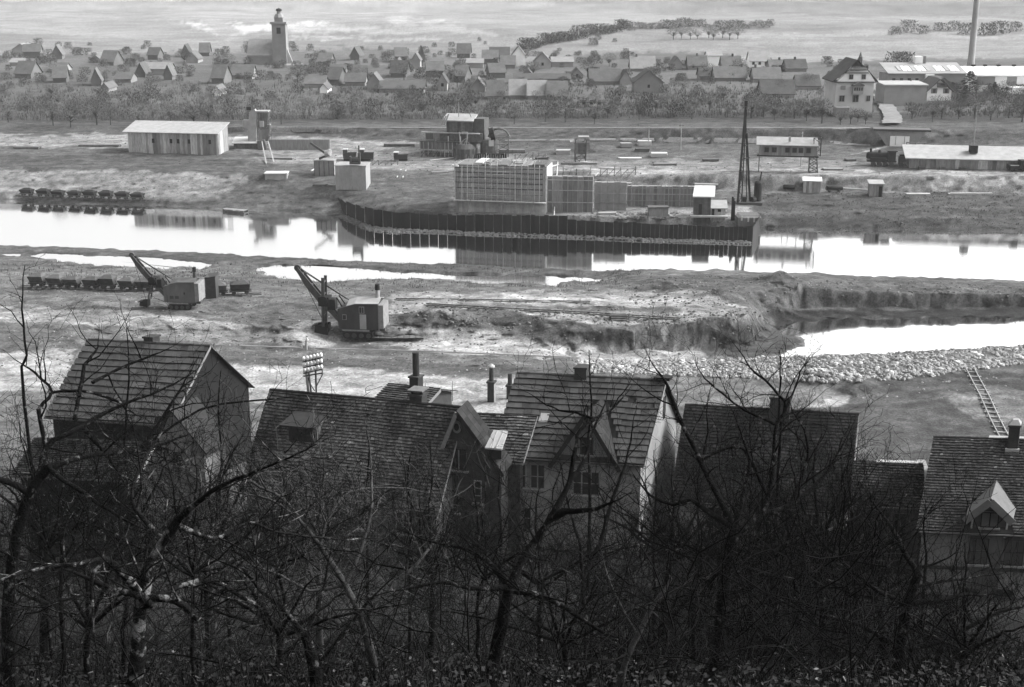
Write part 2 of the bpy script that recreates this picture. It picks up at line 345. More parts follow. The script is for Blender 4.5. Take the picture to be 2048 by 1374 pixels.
# strips of ploughland and pasture on the hill
st = fbm(XX / 260, YY / 26, 3); TONE = np.where(YY > 560, TONE * (1 + .16 * st), TONE)
TONE = np.where((YY > 84) & (YY < 300), TONE * .66 * (TONE / .2) ** .35, TONE)
TONE = np.clip(TONE, .006, .6)
nr, ncn = XX.shape
me = bpy.data.meshes.new('ground')
vv = np.stack([XD, YD, ZZ], -1).reshape(-1, 3).astype(np.float32)
ii = np.arange(nr * ncn).reshape(nr, ncn)
ff = np.stack([ii[:-1, :-1], ii[:-1, 1:], ii[1:, 1:], ii[1:, :-1]], -1).reshape(-1, 4)
me.vertices.add(len(vv)); me.vertices.foreach_set('co', vv.ravel())
me.loops.add(ff.size); me.loops.foreach_set('vertex_index', ff.ravel().astype(np.int32))
me.polygons.add(len(ff)); me.polygons.foreach_set('loop_start', np.arange(0, ff.size, 4, dtype=np.int32)); me.polygons.foreach_set('loop_total', np.full(len(ff), 4, np.int32))
me.update(calc_edges=True)
at = me.attributes.new('tone', 'FLOAT', 'POINT'); at.data.foreach_set('value', TONE.ravel().astype(np.float32))
me.polygons.foreach_set('use_smooth', np.ones(len(ff), bool))
me.materials.append(mat('earth', 0, .62, 4.5, attr='tone', bump=1.0, detail=9, scale2=1.1, var2=.3, rough=.95, spec=.1))
tag(link(bpy.data.objects.new('ground', me)), kind='structure')

# waters: flat sheets a little larger than their shores
wm = bpy.data.materials.new('water'); wm.use_nodes = True; t_ = wm.node_tree; b_ = t_.nodes['Principled BSDF']
b_.inputs['Base Color'].default_value = (.95, .95, .95, 1); b_.inputs['Metallic'].default_value = 1.0; b_.inputs['Roughness'].default_value = .07; b_.inputs['IOR'].default_value = 1.6
n_ = t_.nodes.new('ShaderNodeTexNoise'); n_.inputs['Scale'].default_value = .8; n_.inputs['Detail'].default_value = 4
g_ = t_.nodes.new('ShaderNodeNewGeometry'); m_ = t_.nodes.new('ShaderNodeMapping'); m_.inputs['Scale'].default_value = (.5, 1.6, 1); bp_ = t_.nodes.new('ShaderNodeBump'); bp_.inputs['Strength'].default_value = .05; bp_.inputs['Distance'].default_value = .06
t_.links.new(g_.outputs['Position'], m_.inputs[0]); t_.links.new(m_.outputs[0], n_.inputs['Vector']); t_.links.new(n_.outputs[0], bp_.inputs['Height']); t_.links.new(bp_.outputs[0], b_.inputs['Normal'])
for k_, P in WPOLY.items():
    lo = P.min(0) - 3; hi = P.max(0) + 3
    b = MB()
    if k_ == 'river':
        nn = np.array(RIV_N); fr = np.array(RIV_F); n3 = U(nn[:, 0], nn[:, 1] + 14, WZ); f3 = U(np.array([-600, 2600]), np.array([360, 440]), WZ)
        pts = [(n3[0][i], n3[1][i], WZ) for i in range(len(nn))] + [(f3[0][1], f3[1][1], WZ), (f3[0][0], f3[1][0], WZ)]
        b.add(pts, [tuple(range(len(pts)))])
    else:
        c = P.mean(0); pts = [(c[0] + (x - c[0]) * 1.03 + np.sign(x - c[0]) * .8, c[1] + (y - c[1]) * 1.06 + np.sign(y - c[1]) * .6, WZ) for x, y in P]
        b.add([(c[0], c[1], WZ)] + pts, [(0, i + 1, (i + 1) % len(pts) + 1) for i in range(len(pts))])
    tag(b.build(k_, wm), kind='structure')
# the air
def haze():
    b = MB().box(-8600, 8600, -60, 5400, -9, 330); m = bpy.data.materials.new('haze'); m.use_nodes = True; t = m.node_tree; t.nodes.clear()
    o = t.nodes.new('ShaderNodeOutputMaterial'); v = t.nodes.new('ShaderNodeVolumePrincipled'); v.inputs['Color'].default_value = (.95, .95, .95, 1); v.inputs['Density'].default_value = HAZE
    t.links.new(v.outputs[0], o.inputs['Volume']); tag(b.build('haze', m), kind='stuff')
haze()

def ribbon(name, pts, m, lift=.06):
    """a lane laid on the ground: (px, py, half width in metres)"""
    P = [];
    for (x0, y0, w0), (x1, y1, w1) in zip(pts, pts[1:]):
        for k in range(6): f = k / 6; P.append((x0 + (x1 - x0) * f, y0 + (y1 - y0) * f, w0 + (w1 - w0) * f))
    P.append(pts[-1]); C = [G(x, y_) for x, y_, _ in P]; b = MB(); n = 6
    for i, c in enumerate(C):
        d = C[min(i + 1, len(C) - 1)] - C[max(i - 1, 0)]; q = Vector((-d.y, d.x, 0)).normalized(); hw = P[i][2] * R.uniform(.85, 1.15)
        for k in range(n + 1): p = c + q * hw * (2 * k / n - 1); b.v.append((p.x, p.y, gz(p.x, p.y) + lift + .05 * (1 - abs(2 * k / n - 1))))
    for i in range(len(C) - 1):
        for k in range(n): b.f.append((i * (n + 1) + k, i * (n + 1) + k + 1, (i + 1) * (n + 1) + k + 1, (i + 1) * (n + 1) + k))
    return tag(b.build(name, m, None, True), kind='structure')
M_LANE = mat('lane_gravel', .15, .3, .5, rough=1, scale2=3, var2=.2)
ribbon('lane', [(1783, 251, 2.0), (1786, 238, 2.0), (1776, 222, 1.9), (1768, 206, 1.8), (1758, 190, 2.0), (1757, 176, 2.2), (1766, 162, 1.8), (1772, 152, 1.4)], M_LANE, .5)
ribbon('railway_ballast', [(540, 254, .5), (800, 256, .5), (1100, 256, .5), (1400, 255.5, .6), (1740, 256, .6)], mat('ballast', .15, .4, 2), .1)
ribbon('site_path', [(1010, 281, .35), (1250, 279, .35), (1450, 281, .4), (1600, 284, .4), (1740, 291, .5)], mat('ballast', .15, .4, 2), .06)
# ------------------------------------------------------------------ materials of the site
M_DARKST = mat('dark_steel', .035, .35, 3, rough=.6, spec=.4)
M_RUST = mat('rusty_steel', .012, .4, 1.2, rnd=.25, stretch=(1, 1, .35), rough=.8, bump=.3)
M_PLANK = mat('pale_plank', .29, .4, 1.6, rnd=.4, stretch=(3, 3, .5), rough=.9)
M_PLANK2 = mat('grey_plank', .17, .3, 1.6, rnd=.3, stretch=(3, 3, .5), rough=.9)
M_TIMBER = mat('timber', .26, .3, 2, rnd=.3, rough=.9)
M_DTIMBER = mat('dark_timber', .09, .35, 2, rnd=.3, rough=.9)
M_CONC = mat('concrete', .22, .22, .8, rnd=.06, stretch=(1, 1, .5), rough=.92, bump=.2, scale2=5, var2=.1)
M_WHITE = mat('white_paint', .42, .15, 1.0, rnd=.08, rough=.8)
M_FELT = mat('roofing_felt', .26, .2, .9, rnd=.05, rough=.85)
M_BODY = mat('machine_paint', .042, .3, 1.4, rough=.65, stretch=(1, 1, .4))
M_BODY2 = mat('machine_paint_worn', .085, .3, 1.4, rough=.7, stretch=(1, 1, .4))
M_GLASS = mat('dark_glass', .02, .2, 1, rough=.15, spec=.5)
M_BLACK = mat('soot_and_shade_black', .018, .3, 2, rough=.7)
M_STONE = mat('pale_stone', .31, .3, 3, rnd=.45, rough=.95)
M_WAGON = mat('wagon_iron', .07, .35, 2, rnd=.3, rough=.8)
M_LOAD = mat('loaded_earth', .17, .3, 3, rough=.95, bump=.4)

def lattice(b, p, q, wd, n, t, taper=1.0, dirx=Vector((1, 0, 0)), diry=Vector((0, 1, 0))):
    p = Vector(p); q = Vector(q)
    c = [(sx * wd / 2, sy * wd / 2) for sx, sy in ((-1, -1), (1, -1), (1, 1), (-1, 1))]
    P = lambda k, f: p + (q - p) * f + (dirx * c[k][0] + diry * c[k][1]) * (1 + (taper - 1) * f)
    for k in range(4): b.beam(P(k, 0), P(k, 1), t)
    for i in range(n):
        for k in range(4):
            a, d = (i / n, (i + 1) / n); k2 = (k + 1) % 4
            b.beam(P(k if i % 2 else k2, a), P(k2 if i % 2 else k, d), t * .6); b.beam(P(k, d), P(k2, d), t * .6)

def plank_wall(par, x0, x1, yf, z0, zt, wd, m, th=.05, name='board', gap=.02, jit=.03, axis='x'):
    n = max(1, round(abs(x1 - x0) / wd)); s = (x1 - x0) / n
    for i in range(n):
        a = x0 + i * s + gap / 2; c = a + s - gap; o = R.uniform(0, jit); zz = zt(a) if callable(zt) else zt
        b = MB()
        if axis == 'x': b.box(min(a, c), max(a, c), yf - th - o, yf - o, z0 + R.uniform(0, .04), zz - R.uniform(0, .05))
        else: b.box(yf + o, yf + th + o, min(a, c), max(a, c), z0 + R.uniform(0, .04), zz - R.uniform(0, .05))
        b.build(name, m, par)

# ---- long pale plank shed on the far terrace
def long_shed():
    A = G(258, 304); B = G(437, 310); z = min(A.z, B.z) - .1; A.z = z
    o, rz, wdt = frame(A, B)
    t = thing('plank_shed', 'long pale plank shed with a plain single-pitch light roof on the far terrace', 'shed', o, rz)
    hf = 45 / pxm(A) * .95; d = 5.2; hb = hf + 1.35
    MB().add([(0, .06, 0), (wdt, .06, 0), (wdt, d, 0), (0, d, 0), (0, .06, hf), (wdt, .06, hf), (wdt, d, hb), (0, d, hb)], [(3, 2, 1, 0), (4, 5, 6, 7), (0, 1, 5, 4), (1, 2, 6, 5), (2, 3, 7, 6), (3, 0, 4, 7)]).build('wall', M_DTIMBER, t)
    x = 0; k = 0
    while x < wdt - .1:
        w_ = min(R.choice((.45, .6, .75, .9)), wdt - x); m = M_PLANK2 if R.random() < (.18 + .3 * (x / wdt > .5)) else M_PLANK
        oo = R.uniform(0, .03); MB().box(x + .015, x + w_ - .02, -.03 - oo, .02, R.uniform(.0, .06), hf - .02).build('board', m, t); x += w_
    yy = .1
    while yy < d - .1:
        w_ = min(R.choice((.5, .7, .9)), d - yy); hh = hf + (yy + w_ / 2) / d * 1.35
        MB().box(wdt + .01, wdt + .05 + R.uniform(0, .03), yy, yy + w_ - .03, 0, hh - .12).build('board', M_PLANK, t); yy += w_
    for fx in (.27, .55, .67, .9, .47):
        MB().box(wdt * fx, wdt * fx + .5, -.09, -.065, hf * .52, hf * .72).build('vent', M_BLACK, t)
    rf = MB().hexa([(-.9, -.45, hf - .08), (wdt + .35, -.45, hf - .08), (wdt + .35, d + .5, hb + .06), (-.9, d + .5, hb + .06), (-.9, -.45, hf + .06), (wdt + .35, -.45, hf + .06), (wdt + .35, d + .5, hb + .2), (-.9, d + .5, hb + .2)]).build('roof', M_FELT, t)
    b = MB()
    for i in range(1, 9): b.beam((wdt * i / 9, -.4, hf + .075), (wdt * i / 9, d + .4, hb + .215), .06, .03)
    b.build('seam', M_FELT, rf)
long_shed()
# low white roofed lean-to beside the batching tower
A = G(468, 297); o, rz, wd_ = frame(A, G(520, 299)); t = thing('lean_to', 'low lean-to with bright white roof between the long shed and the hoist tower', 'shed', o, rz)
MB().box(0, wd_, 0, 3.2, -.3, 1.0).build('wall', M_DTIMBER, t); plank_wall(t, 0, wd_, -.01, -.2, 1.0, .7, M_DTIMBER)
MB().hexa([(-.3, -.5, .98), (wd_ + .2, -.5, .98), (wd_ + .2, 3.6, 1.7), (-.3, 3.6, 1.7), (-.3, -.5, 1.1), (wd_ + .2, -.5, 1.1), (wd_ + .2, 3.6, 1.82), (-.3, 3.6, 1.82)]).build('roof', M_WHITE, t)

# ---- hoist tower: pale concrete column with a corbel and the dark braced lift frame in front
def hoist_tower():
    A = G(512, 297); s = 1 / pxm(A); t = thing('hoist_tower', 'tall hoist tower with pale leaning chute wall and dark braced frame by the shed', 'tower', A)
    h = 78 * s
    MB().slab([(-1.6, 0, -.3), (-.1, 0, -.3), (.5, 0, h * .9), (.1, 0, h), (-.9, 0, h * .93), (-1.15, 0, h * .72), (-2.3, 0, h * .72), (-2.3, 0, h * .55), (-1.35, 0, h * .5)], (0, 1, 0), 1.4).build('chute_wall', M_FELT, t)
    MB().box(-1.5, -.6, .2, 1.0, h * .97, h * 1.05).build('cap', M_BLACK, t)
    b = MB(); lattice(b, (1.55, 1.2, -.4), (1.55, 1.2, h * .92), 2.2, 6, .18); b.build('frame', M_DTIMBER, t)
    plank_wall(t, .6, 2.5, .08, h * .55, h * .9, .5, M_DTIMBER, name='board'); plank_wall(t, .6, 2.5, .1, h * .18, h * .48, .6, M_PLANK2, name='board')
    MB().box(.4, 2.7, -.1, 2.4, h * .92, h * .95).build('platform', M_FELT, t); MB().box(1.0, 1.8, -.4, .05, h * .56, h * .7).build('bucket', M_FELT, t); MB().box(2.4, 3.0, -.2, .6, h * .6, h * .62).build('walkway', M_FELT, t); MB().box(2.6, 2.9, .1, .4, h * .4, h * .6).build('counterweight', M_LOAD, t)
    # lower skip guide reaching down the slope
    q = G(533, 330); b = MB(); b.beam(Vector((1.4, -1, h * .2)), q - A + Vector((0, 0, .2)), .16); b.beam(Vector((2.6, -1, h * .2)), q - A + Vector((1.4, 0, .4)), .2); b.build('skip_guide', M_TIMBER, t)
    MB().slab([(.5, -1.2, h * .2), (1.9, -1.2, h * .24), (2.5, -1.2, -1.4), (1.9, -1.2, -2.4), (.7, -1.2, -.9)], (0, 1, 0), .8).build('hopper', M_DTIMBER, t)
hoist_tower()
# concrete slab table & pier stubs in the left foreground of the far bank
def table_block(px0, px1, py, hpx, dep, label, top=M_WHITE, body=M_CONC, name='concrete_block', cat='block'):
    A = G(px0, py); B = G(px1, py); B = Vector((B.x, A.y + (B.y - A.y) * .4, A.z)); o, rz, wd = frame(A, B); h = hpx / pxm(A)
    t = thing(name, label, cat, o, rz); MB().box(0, wd, 0, dep, -.5, h).build('body', body, t); MB().box(-.12, wd + .12, -.15, dep + .1, h, h + .14).build('top', top, t); return t, wd, h
table_block(530, 574, 360, 12, 2.6, 'low concrete slab with white top on the river slope below the hoist tower')
b_t, w_, h_ = table_block(672, 732, 382, 50, 4.2, 'square concrete pier stub with machine on top left of the cofferdam', M_CONC)
MB().box(.4, w_ - .3, -.06, -.02, .1, h_ * .2).build('opening', M_BLACK, b_t)
plank_wall(b_t, 0, w_, -.02, .2, h_, .55, M_CONC, name='form_board')
def winch(px, py, lift, label):
    A = G(px, py); A.z += lift; t = thing('winch', label, 'winch', A)
    MB().box(-.9, .9, -.5, .6, 0, .25).build('bed', M_DARKST, t); MB().tube([(-.6, 0, .75), (.6, 0, .75)], .45, 12).build('drum', M_DARKST, t); MB().box(.5, .9, -.3, .4, .25, 1.9).build('engine', M_DARKST, t); MB().tube([(.7, .1, 1.9), (.7, .1, 3.1)], .12, 8).build('exhaust', M_DARKST, t); MB().box(-.9, -.65, -.4, .5, .25, 1.3).build('side_frame', M_DARKST, t)
winch(712, 380, h_ + .16, 'dark winch standing on the square concrete pier stub')
b_t, w_, h_ = table_block(630, 668, 352, 30, 2.4, 'half built concrete wall with timber props left of the pier stub', M_CONC)
b = MB()
for k in range(5): b.beam((w_ * k / 4, -.15, -.4), (w_ * k / 4, -.12, h_), .14)
b.build('prop', M_DTIMBER, b_t)
A = G(652, 352); A.z += h_; t = thing('excavator_grab', 'dark slanting beam with pale grab on top of the half built wall', 'grab', A)
b = MB(); b.beam((-1.2, .8, .3), (.4, .8, .9), .4); b.beam((.4, .8, .9), (-2.6, .5, 3.1), .35); b.build('beam', M_DARKST, t); MB().tube([(-.2, .8, 1.1), (.5, .8, 1.2), (.8, .8, 1.9)], [.5, .7, .3], 8).build('scoop', M_FELT, t)
def log(px0, py0, px1, py1, r, label, m=M_WHITE, lift=.1, z1=0, name='pole', cat='pole'):
    a = G(px0, py0); c = G(px1, py1); a.z += lift; c.z += lift + z1; t = MB().tube([Vector(), c - a], [r, r * .8], 8).build(name, m, loc=a); return tag(t, label, cat)
log(622, 343, 662, 328, .12, 'pale slanting plank leaning against the half built concrete wall', z1=.6)
log(794, 356, 802, 340, .11, 'left one of two pale poles lying side by side on the slope', M_WHITE); log(805, 357, 812, 341, .11, 'right one of two pale poles lying side by side on the slope')
log(860, 322, 935, 313, .12, 'long pale plank sloping up towards the timber mixing house')
log(1095, 337, 1118, 330, .13, 'bent pale beam lying above the scaffolded pier', M_WHITE); log(1190, 353, 1198, 345, .13, 'pale beam leaning on the cut bank right of the pier')
log(1237, 367, 1263, 368, .2, 'bright white beam lying along the top of the formwork', M_WHITE); log(1389, 372, 1436, 373, .22, 'long bright white beam above the small white roofed tower', M_WHITE, lift=.3)

# ---- timber mixing house with scaffolding
def mixing_house():
    A = G(838, 314); B = G(962, 316); s = 1 / pxm(A); B.z = A.z; o, rz, wd = frame(A, B)
    t = thing('mixing_house', 'tall scaffolded timber mixing house with pale upper roof on the building site', 'building', o, rz)
    h1 = 27 * s; h2 = 48 * s; h3 = 78 * s
    MB().box(0, wd * .8, 1.0, 6, h1 * .5, h1 * 1.15).build('lower_wall', M_DTIMBER, t); plank_wall(t, 0, wd * .62, .98, h1 * .55, h1 * 1.15, 1.0, M_PLANK2, name='panel')
    MB().box(wd * .3, wd * .98, 1.6, 6.5, h1 * 1.15, h2).build('middle_wall', M_DTIMBER, t); plank_wall(t, wd * .05, wd * .3, 2.5, h1 * 1.2, h2 * .98, 1.2, M_PLANK2, name='panel'); plank_wall(t, wd * .42, wd * .9, 1.58, h1 * 1.2, h2 * .96, .7, M_DTIMBER, name='panel')
    MB().box(wd * .4, wd * .82, 2.2, 6.5, h2, h3 * .93).build('upper_wall', M_DTIMBER, t); plank_wall(t, wd * .45, wd * .82, 2.18, h2, h3 * .92, .8, M_DTIMBER, name='panel')
    MB().box(wd * .84, wd * 1.0, 2.5, 6, h1, h3 * .97).build('stair_tower', M_DTIMBER, t)
    MB().hexa([(wd * .34, 1.5, h3 * .9), (wd * .84, 1.5, h3 * .9), (wd * .84, 5, h3 * 1.02), (wd * .34, 5, h3 * 1.02), (wd * .34, 1.5, h3 * .93), (wd * .84, 1.5, h3 * .93), (wd * .84, 5, h3 * 1.06), (wd * .34, 5, h3 * 1.06)]).build('roof', M_FELT, t)
    for k, (x, dz) in enumerate(((.32, .0), (.36, .3), (.40, .6))): MB().beam((wd * x, 1.0, h3 * .82), (wd * (x + .05), 1.6, h3 * 1.0 + dz), .4, .1).build('roof_board', M_FELT, t)
    MB().box(-.4, wd * .8, .3, 1.1, h1 * .5, h1 * .56).build('walkway', M_TIMBER, t); MB().box(wd * .02, wd * .95, .8, 1.6, h2 * .98, h2 * 1.02).build('walkway', M_TIMBER, t); MB().box(0, wd * .7, .3, 1.0, h1 * 1.13, h1 * 1.17).build('walkway', M_DTIMBER, t)
    for k in range(13): MB().beam((wd * .8 * k / 12, .6, -.4), (wd * .8 * k / 12 + R.uniform(-.1, .1), .6, h1 * 1.15 + (h2 * .8 - h1 if k % 3 == 1 else 0)), .14).build('post', M_TIMBER if k % 3 else M_PLANK, t)
    for k in range(7): MB().beam((wd * (.02 + .1 * k), .5, 0), (wd * (.1 + .1 * k), .5, h1 * .5), .1).build('brace', M_DTIMBER, t)
    b = MB(); p = lambda x, z: (wd * x, -.1, z * s)
    for a, c in (((.68, 10), (.66, 52)), ((.66, 10), (.74, 10)), ((.7, 22), (.78, 38)), ((.78, 38), (.79, 52)), ((.79, 52), (.7, 52)), ((.72, 16), (.69, 33)), ((.69, 22), (.76, 22)), ((.76, 8), (.78, 40)), ((.69, 33), (.79, 42))): b.beam(p(*a), p(*c), .16)
    b.build('conveyor_frame', M_FELT, t); MB().box(wd * .63, wd * .82, -.9, .2, 0, .5).build('footing', M_CONC, t)
    MB().beam((wd * .58, 3, h3), (wd * .58, 3, h3 * 1.42), .12).build('mast', M_TIMBER, t); MB().beam((wd * .5, 3, h3 * 1.38), (wd * .72, 3, h3 * 1.41), .14).build('crossarm', M_DTIMBER, t); MB().beam((wd * .78, 3, h3), (wd * .68, 3, h3 * 1.4), .1).build('stay', M_DTIMBER, t)
mixing_house()
def silo():
    A = G(985, 316); s = 1 / pxm(A); t = thing('gravel_silo', 'dark round topped timber silo beside the mixing house', 'silo', A)
    MB().tube([(-.6, 3, -.5), (-.6, 3, 3.0)], 1.7, 16).build('bin', M_DTIMBER, t); MB().tube([(-.5, 2, 4.0), (.3, 2, 4.2)], 1.25, 16).build('drum', M_BLACK, t); MB().box(-.7, .2, 1.2, 1.6, 2.0, 3.4).build('chute', M_PLANK, t)
    b = MB(); pts = [(3.6 * math.cos(a) * .55 + 1.2, 2.8, 3.0 + 2.1 * math.sin(a)) for a in np.linspace(.2, 2.9, 9)]; b.tube(pts, .22, 6); b.build('hood', M_DTIMBER, t); lattice(b2 := MB(), (1.6, 2.6, -.3), (1.6, 2.6, 3.6), 2.6, 3, .16); b2.build('frame', M_DTIMBER, t)
    MB().box(-3, 2.6, 0, .6, .0, .8).build('dark_base', M_BLACK, t)
    for k in range(14): MB().beam((-2.8 + k * .42, -.2, -.4), (-2.8 + k * .42, -.2, R.uniform(.5, 1.1)), .1).build('stake', M_PLANK, t)
    return t
silo()
b = MB(); A = G(930, 318); t = thing('rounded_spoil_bin', 'dark rounded bin between the mixing house and the silo', 'bin', A)
def small_tower():
    A = G(1150, 324); s = 1 / pxm(A); t = thing('timber_hoist', 'small timber hoist with pale deck above the right end of the pier', 'hoist', A)
    lattice(b := MB(), (1.0, 1, -.5), (1.0, 1, 4.0), 1.9, 4, .16); b.build('frame', M_DTIMBER, t); MB().box(-.9, 2.6, 0, 2, 3.5, 3.62).build('lower_deck', M_FELT, t); MB().box(.6, 2.5, .2, 2, 4.3, 4.5).build('upper_deck', M_FELT, t)
    plank_wall(t, 0, 1.9, -.02, 1.4, 3.4, .5, M_DTIMBER); MB().box(.9, 2.2, -.5, .3, -.1, .15).build('tray', M_WHITE, t); MB().box(2.0, 2.6, .2, .8, 2.2, 4.2).build('chute', M_PLANK2, t)
small_tower()
KIDS_ = None
def rounded_bin(t):
    MB().tube([(0, 1.6, -.4), (0, 1.6, 1.8), (0, 1.6, 2.5)], [2.1, 2.1, 1.4], 16).build('shell', M_DTIMBER, t)
    for k in range(9): a = math.pi + k / 8 * math.pi; MB().beam((2.15 * math.cos(a), 1.6 + 2.15 * math.sin(a), -.3), (2.15 * math.cos(a), 1.6 + 2.15 * math.sin(a), 1.85), .22, .1).build('stave', M_DTIMBER, t)
rounded_bin(t)

# ---- tip wagons
def wagon_mesh(L_, Wd, h, m):
    e = MB(); e.add([(-L_ * .45, -Wd * .5, h), (L_ * .45, -Wd * .5, h), (L_ * .45, Wd * .5, h), (-L_ * .45, Wd * .5, h), (-L_ * .4, -Wd * .2, .5), (L_ * .4, -Wd * .2, .5), (L_ * .4, Wd * .2, .5), (-L_ * .4, Wd * .2, .5)], [(7, 6, 5, 4), (0, 4, 5, 1), (1, 5, 6, 2), (2, 6, 7, 3), (3, 7, 4, 0)])
    e.add([(-L_ * .43, -Wd * .47, h - .06), (L_ * .43, -Wd * .47, h - .06), (L_ * .43, Wd * .47, h - .06), (-L_ * .43, Wd * .47, h - .06), (-L_ * .2, 0, h + .28), (L_ * .22, .05, h + .3)], [(0, 1, 5, 4), (1, 2, 5), (2, 3, 4, 5), (3, 0, 4)])
    sk = e.build('skip', m, mesh_only=True)
    f = MB(); f.box(-L_ * .5, L_ * .5, -Wd * .3, -Wd * .2, .38, .5); f.box(-L_ * .5, L_ * .5, Wd * .2, Wd * .3, .38, .5)
    for x in (-L_ * .42, L_ * .42): f.beam((x, -Wd * .3, .5), (x, -Wd * .05, h * .8), .08); f.beam((x, Wd * .3, .5), (x, Wd * .05, h * .8), .08)
    fr = f.build('frame', M_DARKST, mesh_only=True)
    wl = MB().tube([(0, -.05, 0), (0, .05, 0)], .24, 10).build('wheel', M_DARKST, mesh_only=True)
    return sk, fr, wl
def wagon(meshes, loc, rz, L_, Wd, label, group, k=1.0):
    t = thing('tip_wagon', label, 'wagon', loc, rz, group); t.scale = (1, 1, k); inst('skip', meshes[0], t); inst('frame', meshes[1], t)
    for x in (-L_ * .28, L_ * .28):
        for y_ in (-.36, .36): inst('wheel', meshes[2], t, (x, y_, .24))
def wagon_row(pts, L_, Wd, h, m, labels, group, rail_label):
    ms = wagon_mesh(L_, Wd, h, m); a, c = G(*pts[0]), G(*pts[1]); n = len(labels); d = c - a; rz = math.atan2(d.y, d.x)
    q = Vector((-math.sin(rz), math.cos(rz), 0)); zs = [gz(a.x + d.x * f, a.y + d.y * f) for f in np.linspace(0, 1, 9)]; zz = max(zs[1:-1]) * .6 + sum(zs) / 9 * .4
    a.z = c.z = zz + .12; d = c - a
    t = thing('field_railway_track', rail_label, 'rail track', a)
    e = d.normalized() * 1.2
    for sgn in (-1, 1): MB().beam(q * .36 * sgn - e + Vector((0, 0, -.05)), d + q * .36 * sgn + e + Vector((0, 0, -.05)), .07, .1).build('rail', M_DARKST, t)
    k = int(d.length / .9); sl = MB().beam(q * -.6 + Vector((0, 0, -.15)), q * .6 + Vector((0, 0, -.15)), .2, .1).build('sleeper', M_DTIMBER, mesh_only=True)
    for i in range(k + 1): inst('sleeper', sl, t, d * (i / max(k, 1)))
    for i, l in enumerate(labels): wagon(ms, a + d * ((i + .5 + R.uniform(-.06, .06)) / n) + Vector((0, 0, .02)), rz + R.uniform(-.04, .04), L_, Wd, l, group, R.uniform(.88, 1.12))
NW = ['leftmost tip wagon of the row on the near bank, half behind the tree tops', 'second tip wagon from the left in the near bank row', 'third tip wagon from the left in the near bank row', 'fourth tip wagon from the left in the near bank row', 'fifth tip wagon from the left in the near bank row', 'sixth tip wagon from the left, left of the raised shovel boom', 'seventh tip wagon from the left, behind the raised shovel boom', 'last tip wagon of the near bank row, touching the left shovel']
wagon_row([(60, 577), (345, 583)], 2.0, 1.7, 1.28, M_WAGON, NW, 'tip wagons on the near bank', 'field railway track under the row of tip wagons left of the shovel')
wagon_row([(408, 594), (502, 594)], 2.5, 1.8, 1.35, M_WAGON, ['loaded tip wagon just right of the left shovel', 'loaded tip wagon at the end of the track right of the left shovel'], 'tip wagons on the near bank', 'short track with two wagons right of the left shovel')
FW = ['%s tip wagon of the dark train at the far water edge' % s for s in ('first from the left', 'second from the left', 'third from the left', 'fourth from the left', 'fifth from the left', 'sixth from the left', 'seventh from the left', 'rightmost')]
wagon_row([(42, 399), (292, 402)], 2.45, 1.6, 1.15, M_BLACK, FW, 'tip wagons at the far water edge', 'track along the far water edge carrying the dark wagon train')

def skip(px, py, wpx, hpx, label):                       # dark steel hoppers on the site
    A = G(px, py); s = 1 / pxm(A); w_, h_ = wpx * s, hpx * s; t = thing('steel_skip', label, 'skip', A)
    MB().add([(-w_ / 2, -.6, .3), (w_ / 2, -.6, .3), (w_ / 2, .8, .3), (-w_ / 2, .8, .3), (-w_ / 2 - .1, -.8, h_ * .7), (w_ / 2 + .1, -.8, h_ * .7), (w_ / 2 + .1, .9, h_ * .7), (-w_ / 2 - .1, .9, h_ * .7)], [(3, 2, 1, 0), (0, 1, 5, 4), (1, 2, 6, 5), (2, 3, 7, 6), (3, 0, 4, 7)]).build('hopper', M_DARKST, t)
    MB().box(-w_ / 2 - .1, -w_ / 2 + .7, -.5, .8, h_ * .7, h_).build('engine_box', M_DARKST, t); MB().box(-w_ / 2 - .15, -w_ / 2 + .75, -.55, .85, h_, h_ + .1).build('lid', M_WHITE, t); MB().box(-w_ / 2, w_ / 2, -.5, .7, 0, .3).build('chassis', M_BLACK, t)
skip(700, 321, 24, 22, 'left dark steel skip with white lid above the pier stub'); skip(734, 321, 26, 22, 'middle dark steel skip with white lid, right of the pier winch'); skip(802, 321, 26, 16, 'right small dark skip standing alone on the pale terrace')
def flat_stack(px, py, wpx, hpx, label, m, n=4, dep=1.4, rz=0, name='plank_stack', cat='planks'):
    A = G(px, py); s = 1 / pxm(A); w_, h_ = wpx * s, max(.2, hpx * s); t = thing(name, label, cat, A, rz); k = max(2, n)
    for i in range(k): MB().box(-w_ / 2 + R.uniform(-.15, .15), w_ / 2 + R.uniform(-.15, .15), -dep / 2 + dep * (i % 2) * .5, dep * .5 * (i % 2), h_ * (i // 2) / ((k + 1) // 2) - .05, h_ * (i // 2 + .85) / ((k + 1) // 2)).build('plank', m, t)
flat_stack(1289, 290, 26, 9, 'white stack of boards on the far path, right one of two', M_WHITE, 6); flat_stack(1252, 293, 22, 8, 'white stack of boards on the far path, left one of two', M_FELT, 4)
flat_stack(1318, 312, 32, 7, 'long white board stack right of the hoist frame', M_WHITE, 6, 2); flat_stack(1126, 308, 28, 9, 'pale planks stacked left of the hoist frame', M_FELT, 6, 2); flat_stack(1284, 303, 28, 7, 'dark timber stack under the white boards', M_DTIMBER, 4); flat_stack(800, 292, 62, 5, 'long dark timbers on trestles left of the mixing house', M_DTIMBER, 4); flat_stack(1015, 306, 70, 8, 'low grey shed wall of planks right of the silo', M_PLANK2, 4, .8); flat_stack(55, 297, 50, 4, 'dark timbers lying on the terrace at the left edge', M_DTIMBER, 4); flat_stack(200, 293, 80, 4, 'long dark pipe stack left of the long shed', M_DTIMBER, 4); flat_stack(1260, 318, 44, 3, 'scattered white planks on the site road', M_WHITE, 4)
